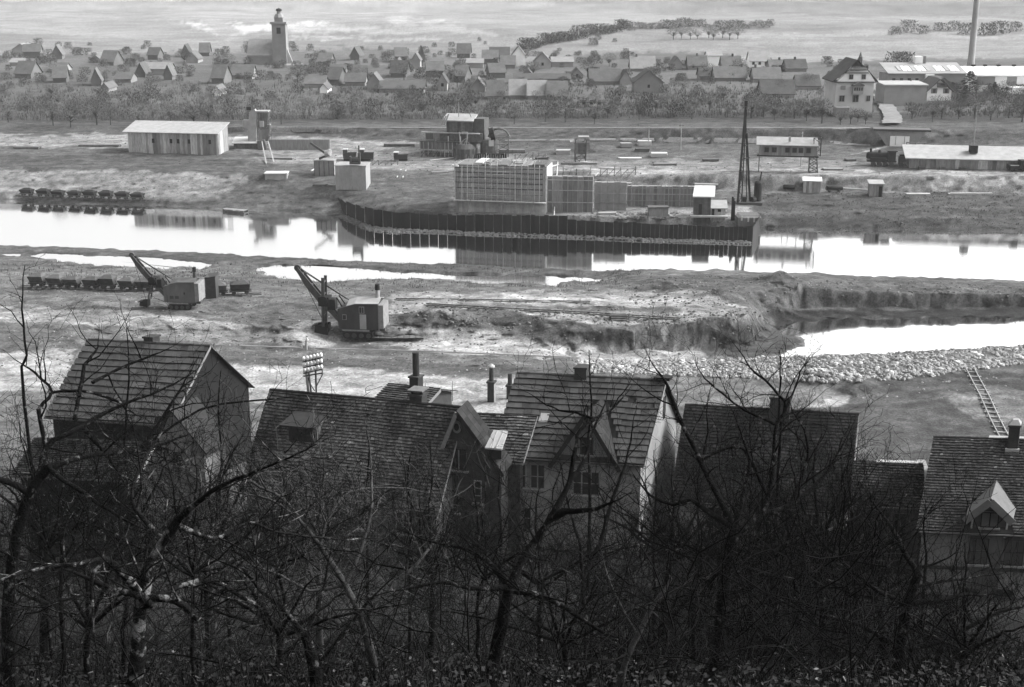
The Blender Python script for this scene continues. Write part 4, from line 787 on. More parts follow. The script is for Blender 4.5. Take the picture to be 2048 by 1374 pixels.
# ---- steam shovels
def shovel(px, py, rz, label, m, raised, stackm, k=1.0):
    A = G(px, py); t = thing('steam_shovel', label, 'excavator', A, rz); t.scale = (k, k, k)
    for y_ in (-1.3, .75):
        c = MB(); prof = [(-1.55, .3), (-1.4, .06), (-1.1, 0), (1.1, 0), (1.4, .06), (1.55, .3), (1.5, .6), (1.2, .72), (-1.2, .72), (-1.5, .6)]
        tr = c.slab([(x, y_, z) for x, z in prof], (0, 1, 0), .6).build('track', M_BLACK, t)
        b = MB()
        for q in range(10): x = -1.4 + q * .31; b.box(x, x + .22, y_ - .04, y_ + .64, .72, .79)
        b.build('track_pad', M_DARKST, tr); b = MB()
        for x in (-1.15, -.4, .35, 1.1): b.tube([(x, y_ - .06, .34), (x, y_ + .02, .34)], .26, 10)
        b.build('road_wheel', M_DARKST, tr)
    MB().box(-1.2, 1.1, -.9, .9, .55, .8).build('undercarriage', M_BLACK, t); MB().tube([(0, 0, .78), (0, 0, 1.0)], 1.0, 18).build('turntable', M_BLACK, t)
    MB().box(-1.6, 1.2, -1.32, -1.22, .82, .95).build('sill_beam', M_PLANK2, t)
    prof = [(-2.0, 1.0), (2.15, 1.0), (2.15, 3.72), (-.2, 3.66), (-1.1, 3.4), (-2.05, 3.1)]
    MB().slab([(x, -1.3, z) for x, z in prof], (0, 1, 0), 2.6).build('cab_body', m, t)
    b = MB(); pr = [(-1.1, 3.43), (-.2, 3.69), (2.25, 3.75)]
    for (x0, z0), (x1, z1) in zip(pr, pr[1:]): b.hexa([(x0, -1.42, z0), (x1, -1.42, z1), (x1, 0, z1 + .35), (x0, 0, z0 + .35), (x0, -1.42, z0 + .06), (x1, -1.42, z1 + .06), (x1, 0, z1 + .41), (x0, 0, z0 + .41)]); b.hexa([(x0, 0, z0 + .352), (x1, 0, z1 + .352), (x1, 1.42, z1), (x0, 1.42, z0), (x0, 0, z0 + .412), (x1, 0, z1 + .412), (x1, 1.42, z1 + .06), (x0, 1.42, z0 + .06)])
    b.build('roof', M_BODY2 if raised else M_FELT, t)
    MB().box(2.16, 2.7, -1.25, 1.25, 1.15, 3.6).build('counterweight', M_LOAD, t); MB().box(2.2, 2.75, -.9, .2, .8, 1.15).build('drawbar', M_DARKST, t)
    if not raised:
        MB().box(.25, .92, -1.36, -1.305, 1.05, 2.6).build('door', M_FELT, t); w_ = MB().box(.2, .74, -1.35, -1.305, 2.72, 3.42).build('window', M_PLANK2, t)
        MB().box(.25, .44, -1.37, -1.352, 2.78, 3.36).build('pane', M_GLASS, w_); MB().box(.5, .69, -1.37, -1.352, 2.78, 3.36).build('pane', M_GLASS, w_)
        w_ = MB().box(-1.55, -1.12, -1.35, -1.305, 2.0, 2.55).build('window', M_PLANK2, t); MB().box(-1.5, -1.17, -1.37, -1.352, 2.05, 2.5).build('pane', M_GLASS, w_)
    else:
        for x in (-1.2, -.5): MB().box(x, x + .5, -1.345, -1.305, 1.5, 1.9).build('hatch', M_BODY, t)
        MB().box(.7, .85, -1.35, -1.305, 2.1, 2.4).build('window', M_BLACK, t)
    MB().tube([(1.85, .1, 3.7), (1.85, .1, 4.9)], [.26, .2], 10).build('chimney', stackm, t); MB().tube([(1.85, .1, 4.9), (1.85, .1, 5.5)], [.26, .24], 10).build('spark_arrester', M_BLACK, t)
    # boom: deep plate girder tapering to the sheave
    foot, tip = Vector((-1.75, 0, 1.25)), Vector((-6.4, 0, 7.0)); ax = (tip - foot).normalized(); nz = Vector((-ax.z, 0, ax.x)); nz = nz if nz.z > 0 else -nz
    b = MB()
    for y_ in (-.42, .3):
        P = []
        for f, w2 in ((0, .22), (.2, .3), (.45, .52), (.75, .5), (.93, .26), (1, .2)): P.append((f, w2))
        poly = [foot + (tip - foot) * f - nz * w2 + Vector((0, y_, 0)) for f, w2 in P] + [foot + (tip - foot) * f + nz * .16 + Vector((0, y_, 0)) for f, _ in P[::-1]]
        b.slab(poly, (0, 1, 0), .12)
    for f in (.1, .3, .5, .7, .9): c = foot + (tip - foot) * f; b.beam(c + Vector((0, -.4, 0)), c + Vector((0, .4, 0)), .2)
    b.build('boom', M_DARKST, t); MB().tube([tip + Vector((0, -.2, 0)), tip + Vector((0, .2, 0))], .34, 14).build('boom_sheave', M_DARKST, t)
    pv = foot + (tip - foot) * .42
    b = MB(); b.box(pv.x - .5, pv.x + .6, -.7, .7, pv.z - .5, pv.z + .45); b.box(pv.x + .4, pv.x + 1.2, -.5, .5, pv.z - .9, pv.z + .2); b.build('crowd_engine', M_BLACK, t); MB().tube([pv + Vector((0, -.85, .1)), pv + Vector((0, -.65, .1))], .5, 14).build('gear', M_BLACK, t)
    if raised: a, c = Vector((pv.x + .1, 0, pv.z + 1.0)), Vector((pv.x - .75, 0, 1.0))
    else: a, c = Vector((pv.x + .05, 0, pv.z + 2.5)), Vector((pv.x - .1, 0, 1.0))
    b = MB()
    for y_ in (-.62, .5): b.beam(a + Vector((0, y_, 0)), c + Vector((0, y_, 0)), .16 if raised else .3, .12)
    for f in (.1, .35, .75, .95): q = a.lerp(c, f); b.beam(q + Vector((0, -.62, 0)), q + Vector((0, .56, 0)), .14)
    b.build('dipper_stick', M_DARKST, t)
    q = c + Vector((0, 0, -.9)); sz = .75 if raised else 1.0; bx = q.x - (.7 if raised else .25)
    bk = MB().add([(bx - .75 * sz, -.6, q.z + .15), (bx + .7 * sz, -.6, q.z), (bx + .75 * sz, -.6, q.z + 1.1 * sz), (bx - .6 * sz, -.6, q.z + 1.0 * sz), (bx - .75 * sz, .6, q.z + .15), (bx + .7 * sz, .6, q.z), (bx + .75 * sz, .6, q.z + 1.1 * sz), (bx - .6 * sz, .6, q.z + 1.0 * sz)], [(0, 1, 2, 3), (7, 6, 5, 4), (0, 4, 5, 1), (1, 5, 6, 2), (3, 7, 4, 0)]).build('dipper_bucket', M_BLACK, t)
    b = MB()
    for y_ in (-.45, -.15, .15, .45): b.beam((bx - .6 * sz, y_, q.z + 1.0 * sz), (bx - 1.0 * sz, y_, q.z + .85 * sz), .12)
    b.build('tooth', M_DARKST, bk)
    b = MB(); b.tube([tip, Vector((-1.4, 0, 3.9))], .05, 5); b.tube([tip + Vector((.1, .2, 0)), Vector((-1.0, .2, 3.6))], .04, 5); b.build('stay_cable', M_BLACK, t); MB().tube([tip, Vector((bx + .2, 0, q.z + 1.1 * sz))], .03, 5).build('hoist_cable', M_BLACK, t)
    b = MB(); b.beam((-1.6, -.6, 3.0), (-2.3, -.5, 4.1), .12); b.beam((-1.6, .6, 3.0), (-2.3, .5, 4.1), .12); b.build('a_frame', M_BLACK, t)
shovel(722, 671, math.radians(-7), 'dark steam shovel with pale door digging in the sandy cut', M_BODY, False, M_FELT)
shovel(366, 615, math.radians(-5), 'greyish steam shovel at left with boom raised over the marsh pool', M_BODY2, True, M_DARKST, .82)
t = thing('coal_tender', 'dark upright coal bin standing behind the left shovel', 'bin', G(424, 596)); MB().box(-.55, .6, -.5, 1.2, 0, 2.5).build('bin', M_DARKST, t); MB().hexa([(-.6, -.55, 2.3), (.65, -.55, 2.5), (.65, 1.25, 2.6), (-.6, 1.25, 2.4), (-.6, -.55, 2.4), (.65, -.55, 2.62), (.65, 1.25, 2.72), (-.6, 1.25, 2.5)]).build('lid', M_BODY, t)
# timber mats behind the right shovel
t = thing('timber_mat', 'dark timber track mats laid behind the right shovel', 'mat', G(790, 676))
for i in range(9): MB().box(-2.8 + i * .62, -2.25 + i * .62, -.7 + R.uniform(-.1, .1), .9, .0, .12).build('beam', M_DTIMBER, t)
MB().beam((-2.9, -.8, .15), (3.0, -.75, .15), .12).build('rail', M_BLACK, t); MB().beam((-2.6, .8, .15), (2.9, .85, .15), .12).build('rail', M_BLACK, t)
t = thing('timber_pile', 'small dark stack of logs on the sandy plateau', 'logs', G(1237, 640))
for r_, n in ((0, 5), (1, 4), (2, 3)):
    for i in range(n): MB().tube([(-.85 + R.uniform(-.1, .1), -.5 + .24 * i + .12 * r_, .12 + .21 * r_), (.8 + R.uniform(-.1, .1), -.5 + .24 * i + .12 * r_, .12 + .21 * r_)], .12, 7).build('log', M_DTIMBER, t)
# rails laid on the plateau, pipe along the road, ladder track at right
def track(pts, gauge, label, slp=None, rm=M_DARKST, sm=M_DTIMBER, w_=.07, pitch=.9):
    P = [G(*p) for p in pts]; t = thing('light_rail_track', label, 'rail track', P[0]); O = P[0]
    for sgn in (-1, 1):
        b = MB()
        for a, c in zip(P, P[1:]):
            d = (c - a).normalized(); q = Vector((-d.y, d.x, 0)).normalized() * gauge / 2 * sgn; b.beam(a - O + q + Vector((0, 0, .1)), c - O + q + Vector((0, 0, .1)), w_, .1)
        b.build('rail', rm, t)
    for a, c in zip(P, P[1:]):
        d = c - a; n = int(d.length / pitch); q = Vector((-d.y, d.x, 0)).normalized() * gauge * .8; ms = MB().beam(-q, q, .2, .1).build('sleeper', sm, mesh_only=True)
        for i in range(n): p = a - O + d * (i + .5) / n; inst('sleeper', ms, t, p + Vector((0, 0, .04)))
track([(850, 610), (1000, 619), (1180, 628), (1360, 640)], .7, 'light railway track crossing the sandy plateau', w_=.09)
track([(790, 600), (960, 602), (1180, 606)], .7, 'second light railway track nearer the reed pool', w_=.09)
track([(1937, 733), (1970, 795), (1990, 840), (2012, 882)], .75, 'narrow track with pale rails running down to the right house', rm=M_FELT, sm=M_PLANK2, pitch=1.1)
P = [G(480, 696), G(700, 703), G(900, 709), G(1140, 719)]; MBp = MB(); MBp.tube([p - P[0] + Vector((0, 0, .25)) for p in P], .07, 6); tag(MBp.build('water_pipe', M_FELT, loc=P[0]), 'thin pale pipe running along the near edge of the digging', 'pipe')
# riprap embankment: single stones nearest the houses, the rest one mass
def riprap():
    def spot():
        x = R.uniform(1150, 2060); f = (x - 1150) / 910; yc = np.interp(x, [1150, 1400, 1700, 1850, 2060], [733, 737, 738, 728, 708]); hw = np.interp(x, [1150, 1400, 1650, 1800, 2060], [12, 16, 28, 28, 20])
        if x > 1880: yc = np.interp(x, [1880, 2060], [724, 706])
        return G(x, yc + R.uniform(-1, 1) * hw)
    t = thing('riprap_embankment', 'pale quarry stones heaped along the near edge of the pond', 'stones', G(1600, 745)); O = Vector(t.location); ms = []
    for k in range(9):
        n = 6; s = 1; b = MB()
        for rr, zz in ((.85, -.35), (1.0, .1), (.85, .42), (.35, .62)):
            for i in range(n): a = 6.283 * i / n + k + zz; r = rr * R.uniform(.7, 1.2); b.v.append((r * math.cos(a), r * .8 * math.sin(a), zz * R.uniform(.8, 1.2)))
        for lv in range(3):
            for i in range(n): b.f.append((lv * n + i, lv * n + (i + 1) % n, lv * n + n + (i + 1) % n, lv * n + n + i))
        b.f.append(tuple(3 * n + i for i in range(n))); ms.append(b.build('stone', M_STONE, mesh_only=True))
    sp = sorted([spot() for _ in range(300)], key=lambda p: p.y)
    for p in sp: s = R.uniform(.16, .42); inst('stone', R.choice(ms), t, p - O + Vector((0, 0, .1 * s)), (R.uniform(-.4, .4), R.uniform(-.4, .4), R.random() * 6), (s * R.uniform(.8, 1.3), s, s * R.uniform(.7, 1)))
    pts = [spot() for _ in range(2300)]
    o = rubble('small_stones', M_STONE, [(p.x - O.x, p.y - O.y, p.z - O.z + .03) for p in pts], .1, .28, .8); o.parent = t; tag(o, kind='stuff')
riprap()
# telegraph poles of the far bank
for px, py, h, l in ((1601, 333, 6, 'thin pole standing left of the locomotive'), (1946, 300, 7.5, 'tall thin pole above the storage shed roof'), (1361, 300, 5, 'thin dark pole on the site path under the orchards'), (1297, 290, 3.5, 'short thin pole behind the white board stack')):
    t = thing('telegraph_pole', l, 'pole', G(px, py)); MB().tube([(0, 0, -.4), (0, 0, h)], [.11, .08], 7).build('shaft', M_TIMBER, t); MB().box(-.5, .5, -.06, .06, h - .5, h - .4).build('crossarm', M_DTIMBER, t)

# clods, stones and trampled lumps over the dug ground
def clods(name, n, m, fx, fy, smin, smax, zmin=-1.9):
    px = np.array([fx() for _ in range(n)]); py = np.array([fy() for _ in range(n)]); q = U(px, py, .2); z = terrain(q[0], q[1]); k = z > zmin
    return tag(rubble(name, m, [(q[0][i], q[1][i], z[i]) for i in range(n) if k[i]], smin, smax, .7), kind='stuff')
clods('earth_clods', 2200, mat('dark_clod', .10, .5, 2, rough=1), lambda: R.uniform(-50, 2100), lambda: R.uniform(545, 735), .04, .17)
clods('pale_gravel', 1000, mat('pale_clod', .26, .5, 2, rough=1), lambda: R.uniform(-50, 2100), lambda: R.uniform(560, 800), .04, .15)
clods('bank_lumps', 1800, mat('dark_clod', .10), lambda: R.uniform(-50, 2100), lambda: R.uniform(300, 455), .06, .22)

clods('spoil_lumps', 700, mat('dark_clod', .10), lambda: R.uniform(770, 1540), lambda: R.gauss(648, 9), .06, .22)
clods('ridge_lumps', 900, mat('dark_clod', .10), lambda: R.uniform(1250, 2100), lambda: R.uniform(550, 625), .07, .24)

# more timber lying about the works
for px, py, w_, h_, lab, m, rz in [(1010, 330, 40, 5, 'loose grey planks dropped on the ground above the pier', M_PLANK2, .2), (1085, 318, 26, 6, 'small dark timber stack left of the small timber hoist', M_DTIMBER, -.1), (880, 346, 34, 4, 'grey planks lying on the slope left of the pier', M_PLANK2, .3), (640, 372, 26, 4, 'dark boards beside the square pier stub', M_DTIMBER, -.3), (1330, 330, 46, 4, 'long grey boards on the site road behind the formwork', M_PLANK2, .05), (1420, 322, 30, 5, 'short dark timber stack left of the pile driver mast', M_DTIMBER, .1), (1665, 340, 40, 4, 'grey sleepers stacked between the gantry and the locomotive', M_PLANK2, 0), (1700, 322, 22, 5, 'dark sleepers stacked left of the locomotive front', M_DTIMBER, .1), (560, 318, 50, 4, 'grey boards on the terrace below the fence wall', M_PLANK2, 0), (1440, 425, 22, 4, 'pale boards on the ground behind the pump house', M_FELT, .2), (1215, 428, 36, 4, 'pale boards lying inside the cofferdam', M_FELT, .1)]: flat_stack(px, py, w_, h_, lab, m, 4, 1.3, rz)
def trestle(px, py, n, wpx, hpx, lab):
    A = G(px, py); s = 1 / pxm(A); t = thing('timber_trestle', lab, 'trestle', A, R.uniform(-.1, .1))
    for i in range(n): x = wpx * s * i / (n - 1); MB().beam((x, 0, -.3), (x + R.uniform(-.15, .15), 0, hpx * s * R.uniform(.8, 1.2)), .12).build('post', R.choice((M_PLANK2, M_TIMBER, M_DTIMBER)), t)
    for f in (.45, .85): MB().beam((-.3, -.1, hpx * s * f), (wpx * s + .3, -.1, hpx * s * f), .1).build('rail', M_TIMBER, t)
    for i in range(n - 1): MB().beam((wpx * s * i / (n - 1), -.1, 0), (wpx * s * (i + 1) / (n - 1), -.1, hpx * s * .85), .08).build('brace', M_DTIMBER, t)
trestle(1030, 322, 6, 60, 16, 'low open timber frame between the silo and the small hoist'); trestle(1100, 372, 7, 80, 34, 'open timber frame on the pier formwork right of the pier'); trestle(745, 330, 5, 50, 12, 'low timber frame on the slope right of the pier stub'); trestle(1200, 352, 6, 70, 18, 'timber bracing before the cut bank above the formwork')
# ------------------------------------------------------------------ the town beyond the railway
M_ROOF_F = mat('far_tiles', .085, .25, .5, rnd=.3, rough=.95, scale2=3, var2=.15)
M_ROOF_L = mat('far_slate', .2, .2, .5, rnd=.15, rough=.9, scale2=3, var2=.12)
M_PLAST = mat('far_plaster', .24, .2, .3, rnd=.2, rough=.95)
M_PLAST_D = mat('far_plaster_grey', .2, .2, .3, rnd=.2, rough=.95)
M_LIME = mat('limewash_wall', .8, .1, .4, rnd=.06, rough=.95)
def gabled(name, label, cat, A, B, d, hw, hr, facing, wallm, roofm, over=.35, chim=(), group=None, wins=(), half=0.0, th=.16):
    """x along AB, y away. facing 'F': ridge parallel to AB; 'G': gable towards the viewer."""
    o, rz, wd = frame(A, B); t = thing(name, label, cat, o, rz, group)
    if facing == 'F':
        pr = [(0, -.6), (d, -.6), (d, hw), (d / 2, hw + hr), (0, hw)]; MB().slab([(0, y_, z) for y_, z in pr], (1, 0, 0), wd).build('wall', wallm, t)
        e = over; sl = hr / (d / 2); b = MB(); Z0 = hw - e * sl
        b.hexa([(-e, -e, Z0 + .02), (wd + e, -e, Z0 + .02), (wd + e, d / 2, hw + hr + .02), (-e, d / 2, hw + hr + .02), (-e, -e, Z0 + th), (wd + e, -e, Z0 + th), (wd + e, d / 2, hw + hr + th), (-e, d / 2, hw + hr + th)])
        b.hexa([(-e, d / 2 + .01, hw + hr + .02), (wd + e, d / 2 + .01, hw + hr + .02), (wd + e, d + e, Z0 + .02), (-e, d + e, Z0 + .02), (-e, d / 2 + .01, hw + hr + th), (wd + e, d / 2 + .01, hw + hr + th), (wd + e, d + e, Z0 + th), (-e, d + e, Z0 + th)])
        rf = b.build('roof', roofm, t)
        for f, hh in chim: MB().box(wd * f - .3, wd * f + .3, d / 2 - .3, d / 2 + .3, hw + hr - .3, hw + hr + hh).build('chimney', M_DTIMBER, rf)
    else:
        pr = [(0, -.6), (wd, -.6), (wd, hw), (wd / 2, hw + hr), (0, hw)]; MB().slab([(x, 0, z) for x, z in pr], (0, 1, 0), d).build('wall', wallm, t)
        e = over; sl = hr / (wd / 2); Z0 = hw - e * sl; b = MB()
        b.hexa([(-e, -e, Z0 + .02), (wd / 2, -e, hw + hr + .02), (wd / 2, d + e, hw + hr + .02), (-e, d + e, Z0 + .02), (-e, -e, Z0 + th), (wd / 2, -e, hw + hr + th), (wd / 2, d + e, hw + hr + th), (-e, d + e, Z0 + th)])
        b.hexa([(wd / 2 + .01, -e, hw + hr + .02), (wd + e, -e, Z0 + .02), (wd + e, d + e, Z0 + .02), (wd / 2 + .01, d + e, hw + hr + .02), (wd / 2 + .01, -e, hw + hr + th), (wd + e, -e, Z0 + th), (wd + e, d + e, Z0 + th), (wd / 2 + .01, d + e, hw + hr + th)])
        rf = b.build('roof', roofm, t)
        for f, hh in chim: MB().box(wd * .5 - .3, wd * .5 + .3, d * f - .3, d * f + .3, hw + hr - .3, hw + hr + hh).build('chimney', M_DTIMBER, rf)
    for (x, z, ww, wh) in wins:
        f = MB().box(x - ww / 2, x + ww / 2, -.08, .0, z, z + wh).build('window', M_PLAST_D, t); MB().box(x - ww * .38, x + ww * .38, -.11, -.06, z + wh * .1, z + wh * .9).build('pane', M_GLASS, f)
    return t, wd
def vill(x0, x1, yb, ye, yr, f, wm_, rm, label, chim=(), wins=0):
    A = G(x0, yb); B = G(x1, yb); y_ = (A.y + B.y) / 2; A = UD(x0, yb, y_); B = UD(x1, yb, y_); A.z = B.z = min(A.z, gz((A.x + B.x) / 2, y_)); s = 1 / pxm(A)
    hw = max(1.2, (yb - ye) * s); hr = max(1.2, (ye - yr) * s * (1.0 if f == 'G' else .93)); d = 7 if f == 'F' else 8
    W_ = (x1 - x0) * s
    wl = [] if not wins else [(W_ * (k + .5) / wins, hw * .45, .9, 1.1) for k in range(wins)]
    if f == 'F' and hr > 5: d = 9
    gabled('village_house', label, 'house', A, B, d, hw, hr, f, wm_, rm, chim=chim, wins=wl)
P_, D_, W_L, RF, RL = M_PLAST, M_PLAST_D, M_LIME, M_ROOF_F, M_ROOF_L
for a in [
 (1262, 1310, 143, 138, 115, 'F', D_, RL, 'house with pale broad roof at the left end of the upper right row', [(.25, .8)]),
 (1344, 1364, 138, 128, 115, 'G', P_, RF, 'tiny gabled house between the pale broad roof and the dark square roof'),
 (1377, 1414, 140, 131, 112, 'F', D_, RF, 'house with dark square roof and low eave left of the white wall', [(.5, .8)], 2),
 (1415, 1443, 134, 112, 108, 'F', W_L, RL, 'white walled flat house right of the dark square roof'),
 (1445, 1482, 140, 133, 113, 'F', D_, RF, 'dark roofed house with small cross gable below the far fields', [(.6, .8)]),
 (1500, 1538, 136, 122, 102, 'F', W_L, RL, 'tall pale house with bright roof in the upper right row', [], 3),
 (1540, 1571, 142, 136, 122, 'F', D_, RF, 'low grey roofed house right of the tall pale house', [(.7, .8)]),
 (1573, 1613, 144, 137, 120, 'F', D_, RF, 'last grey roofed house of the upper right row', [(.5, .8)]),
 (1400, 1426, 160, 156, 140, 'F', D_, RF, 'narrow dark roof at the left of the middle right row'),
 (1430, 1492, 163, 157, 136, 'F', D_, RF, 'wide dark roofed house in the middle right row', [(.9, .9)]),
 (1508, 1562, 165, 158, 137, 'F', D_, RF, 'wide grey roofed house right of the wide dark one', [(.1, .9)]),
 (1524, 1588, 196, 189, 163, 'F', D_, RF, 'large low dark barn roof above the orchards on the right'),
 (1595, 1640, 180, 175, 155, 'F', P_, RF, 'grey roofed house just left of the tall villa'),
 (1268, 1326, 186, 165, 142, 'G', D_, RF, 'broad dark gabled house facing the river above the orchard', [], 1),
 (1180, 1240, 170, 163, 140, 'F', D_, RF, 'long dark roof with shadowed eave left of the broad gable'),
 (1240, 1262, 170, 160, 143, 'G', P_, RF, 'slender white gable at the right end of the long dark roof'),
 (980, 1018, 118, 110, 95, 'F', P_, RF, 'dark roofed house at the foot of the hedge in the far village'),
 (1024, 1050, 132, 110, 94, 'G', W_L, RF, 'tall bright white gable in the far village centre'),
 (1002, 1030, 137, 129, 112, 'F', D_, RF, 'dark roof tucked before the tall bright white gable'),
 (934, 966, 136, 126, 119, 'F', P_, RL, 'pale low house left of the tall bright white gable'),
 (1068, 1102, 138, 124, 106, 'G', P_, RF, 'pointed pale gabled house right of the tall bright white gable', [], 1),
 (1104, 1146, 134, 124, 115, 'F', D_, RL, 'pale roofed house right of the pointed pale gable'),
 (1045, 1067, 161, 152, 139, 'G', P_, RF, 'small pale gable below the pointed pale gable'),
 (1143, 1166, 158, 152, 140, 'G', P_, RF, 'small bright gable right of the long ridge line', [], 1),
 (1028, 1140, 166, 161, 152, 'F', D_, RF, 'very long low roof across the village centre'),
 (1020, 1052, 198, 192, 163, 'F', D_, RL, 'left one of the two lighter steep roofs above the mixing house slope'),
 (1056, 1092, 199, 193, 165, 'F', D_, RL, 'right one of the two lighter steep roofs above the mixing house slope'),
 (1096, 1134, 200, 194, 166, 'F', D_, RF, 'steep dark roof right of the two lighter steep roofs'),
 (975, 1006, 200, 194, 165, 'F', D_, RF, 'steep dark roof left of the two lighter steep roofs'),
 (942, 970, 184, 175, 158, 'G', P_, RF, 'pale half hidden gable above the silo'),
 (876, 894, 182, 164, 149, 'G', P_, RF, 'narrow pale gable above the mixing house', [], 1),
 (1160, 1206, 214, 207, 199, 'F', W_L, RF, 'low shed with white wall patches in the orchard above the pier', [], 3),
 (760, 848, 186, 180, 166, 'F', D_, RF, 'long grey barn roof left of the narrow pale gable'),
 (734, 762, 180, 166, 148, 'G', D_, RF, 'grey gabled house left of the long grey barn'),
 (790, 802, 138, 128, 118, 'G', P_, RF, 'tiny pale gable high in the village left of centre'),
 (823, 840, 138, 120, 107, 'G', P_, RF, 'slim pale gable high in the village near the hedge'),
 (690, 730, 172, 166, 150, 'F', D_, RF, 'grey roofed house between the church and the grey barn'),
 (660, 690, 150, 144, 132, 'F', P_, RF, 'pale eaved house right of the church tower'),
 (610, 650, 176, 170, 156, 'F', D_, RF, 'dim dark roof right below the church'),
 (462, 505, 158, 150, 130, 'F', D_, RF, 'pale roofed house left below the church tower'),
 (372, 396, 126, 118, 105, 'G', P_, RF, 'pale gabled house in the haze left of the church'),
 (424, 441, 192, 186, 176, 'G', W_L, RF, 'tiny white gable at the upper edge of the left orchard'),
 (282, 340, 150, 138, 126, 'F', P_, RL, 'bright hazy house front on the left hillside'),
 (203, 217, 184, 176, 168, 'G', P_, RF, 'tiny pale gable standing alone in the left orchard'),
 (24, 62, 110, 100, 88, 'G', P_, RL, 'pale hazy gable near the left edge'),
 (182, 202, 126, 120, 112, 'G', P_, RF, 'small hazy gable between the left edge and the bright house front'),
 (640, 655, 186, 180, 172, 'G', W_L, RF, 'tiny white gable above the fence wall of the site'),
 (20, 44, 132, 128, 121, 'F', P_, RL, 'small bright house with flat white front at the left edge'),
 (100, 130, 146, 140, 128, 'F', D_, RF, 'dim grey roofed house in the left haze above the orchard'),
 (230, 262, 166, 160, 148, 'F', D_, RF, 'dim dark roofed house right of the lone tiny gable')]:
    vill(*a)
M_DIM = mat('dim_plaster', .10, .2, .3, rnd=.2, rough=.95)
for x0, x1, where in [(10, 85, 'at the left edge'), (95, 165, 'over the dark terrace timbers'), (172, 240, 'just left of the plank shed'), (250, 318, 'over the left end of the plank shed'), (326, 392, 'over the middle of the plank shed'), (398, 468, 'over the right end of the plank shed'),
                      (626, 686, 'just right of the church'), (692, 748, 'over the right end of the fence wall'), (756, 818, 'left of the mixing house'), (826, 888, 'over the left half of the mixing house'), (896, 956, 'over the right half of the mixing house'), (964, 1020, 'over the silo')]:
    for row, (ya, yb) in (('lower', (150, 174)), ('upper', (112, 134))):
        w_ = R.uniform(18, 34); x = R.uniform(x0, x1 - w_); g_ = R.random() < .3; A = G(x, R.uniform(ya, yb)); s_ = 1 / pxm(A); W_ = w_ * s_ * (.6 if g_ else 1)
        gabled('village_house', 'dim dull house in %s village row %s' % (row, where), 'house', A, A + Vector((W_, R.uniform(-.25, .25) * W_, 0)), 7, R.uniform(1.4, 2.6), R.uniform(2.4, 3.6), 'G' if g_ else 'F', M_DIM, M_ROOF_F, group='dim houses in the left village')
def church():
    Y_ = 470; A = UD(549, 172, Y_); B = UD(576, 172, Y_); A.z = B.z = gz(A.x, Y_) - 1; o, rz, wd = frame(A, B); s = 1 / pxm(A); t = thing('church', 'hazy church with square tower, gallery and small domed lantern', 'church', o, rz)
    h = 85 * s; M_T = mat('church_stone', .19, .2, .3, rough=.95)
    MB().box(0, wd, 0, wd, -1, h).build('tower', M_T, t); MB().box(-.5, wd + .5, -.5, wd + .5, h, h + .7).build('gallery', M_PLAST, t); MB().box(.9, wd - .9, .9, wd - .9, h + .7, h + 2.2).build('lantern_base', M_ROOF_L, t)
    c = wd / 2; MB().tube([(c, c, h + 2.2), (c, c, h + 3.4)], [1.9, 1.3], 8).build('lantern_roof', M_ROOF_L, t); MB().tube([(c, c, h + 3.4), (c, c, h + 4.4)], .8, 8).build('lantern', M_T, t); MB().tube([(c, c, h + 4.4), (c, c, h + 5.0), (c, c, h + 5.4)], [1.1, 1.0, .1], 8).build('dome', M_BLACK, t)
    MB().box(wd * .35, wd * .65, -.06, .02, h * .78, h * .92).build('belfry_opening', M_BLACK, t)
    a = MB().slab([(-9, 1, -1), (-9, 10, -1), (-9, 10, h * .28), (-9, 5.5, h * .6), (-9, 1, h * .28)], (1, 0, 0), 9 + 0 * wd); a.build('nave_wall', M_PLAST_D, t)
    MB().add([(-9.4, .6, h * .26), (-.03, .6, h * .26), (-.03, 5.5, h * .62), (-9.4, 5.5, h * .62), (-9.4, .6, h * .29), (-.03, .6, h * .29), (-.03, 5.5, h * .65), (-9.4, 5.5, h * .65)], [(3, 2, 1, 0), (4, 5, 6, 7), (0, 1, 5, 4), (1, 2, 6, 5), (2, 3, 7, 6), (3, 0, 4, 7)]).build('nave_roof', M_ROOF_L, t)
    MB().slab([(wd + .02, 1, -1), (wd + 3, 1, -1), (wd + .02, 1, h * .45)], (0, 1, 0), 1).build('buttress', M_PLAST, t); MB().box(wd * .9, wd + 6, -2, -1.4, -1, h * .1).build('churchyard_wall', M_LIME, t)
church()
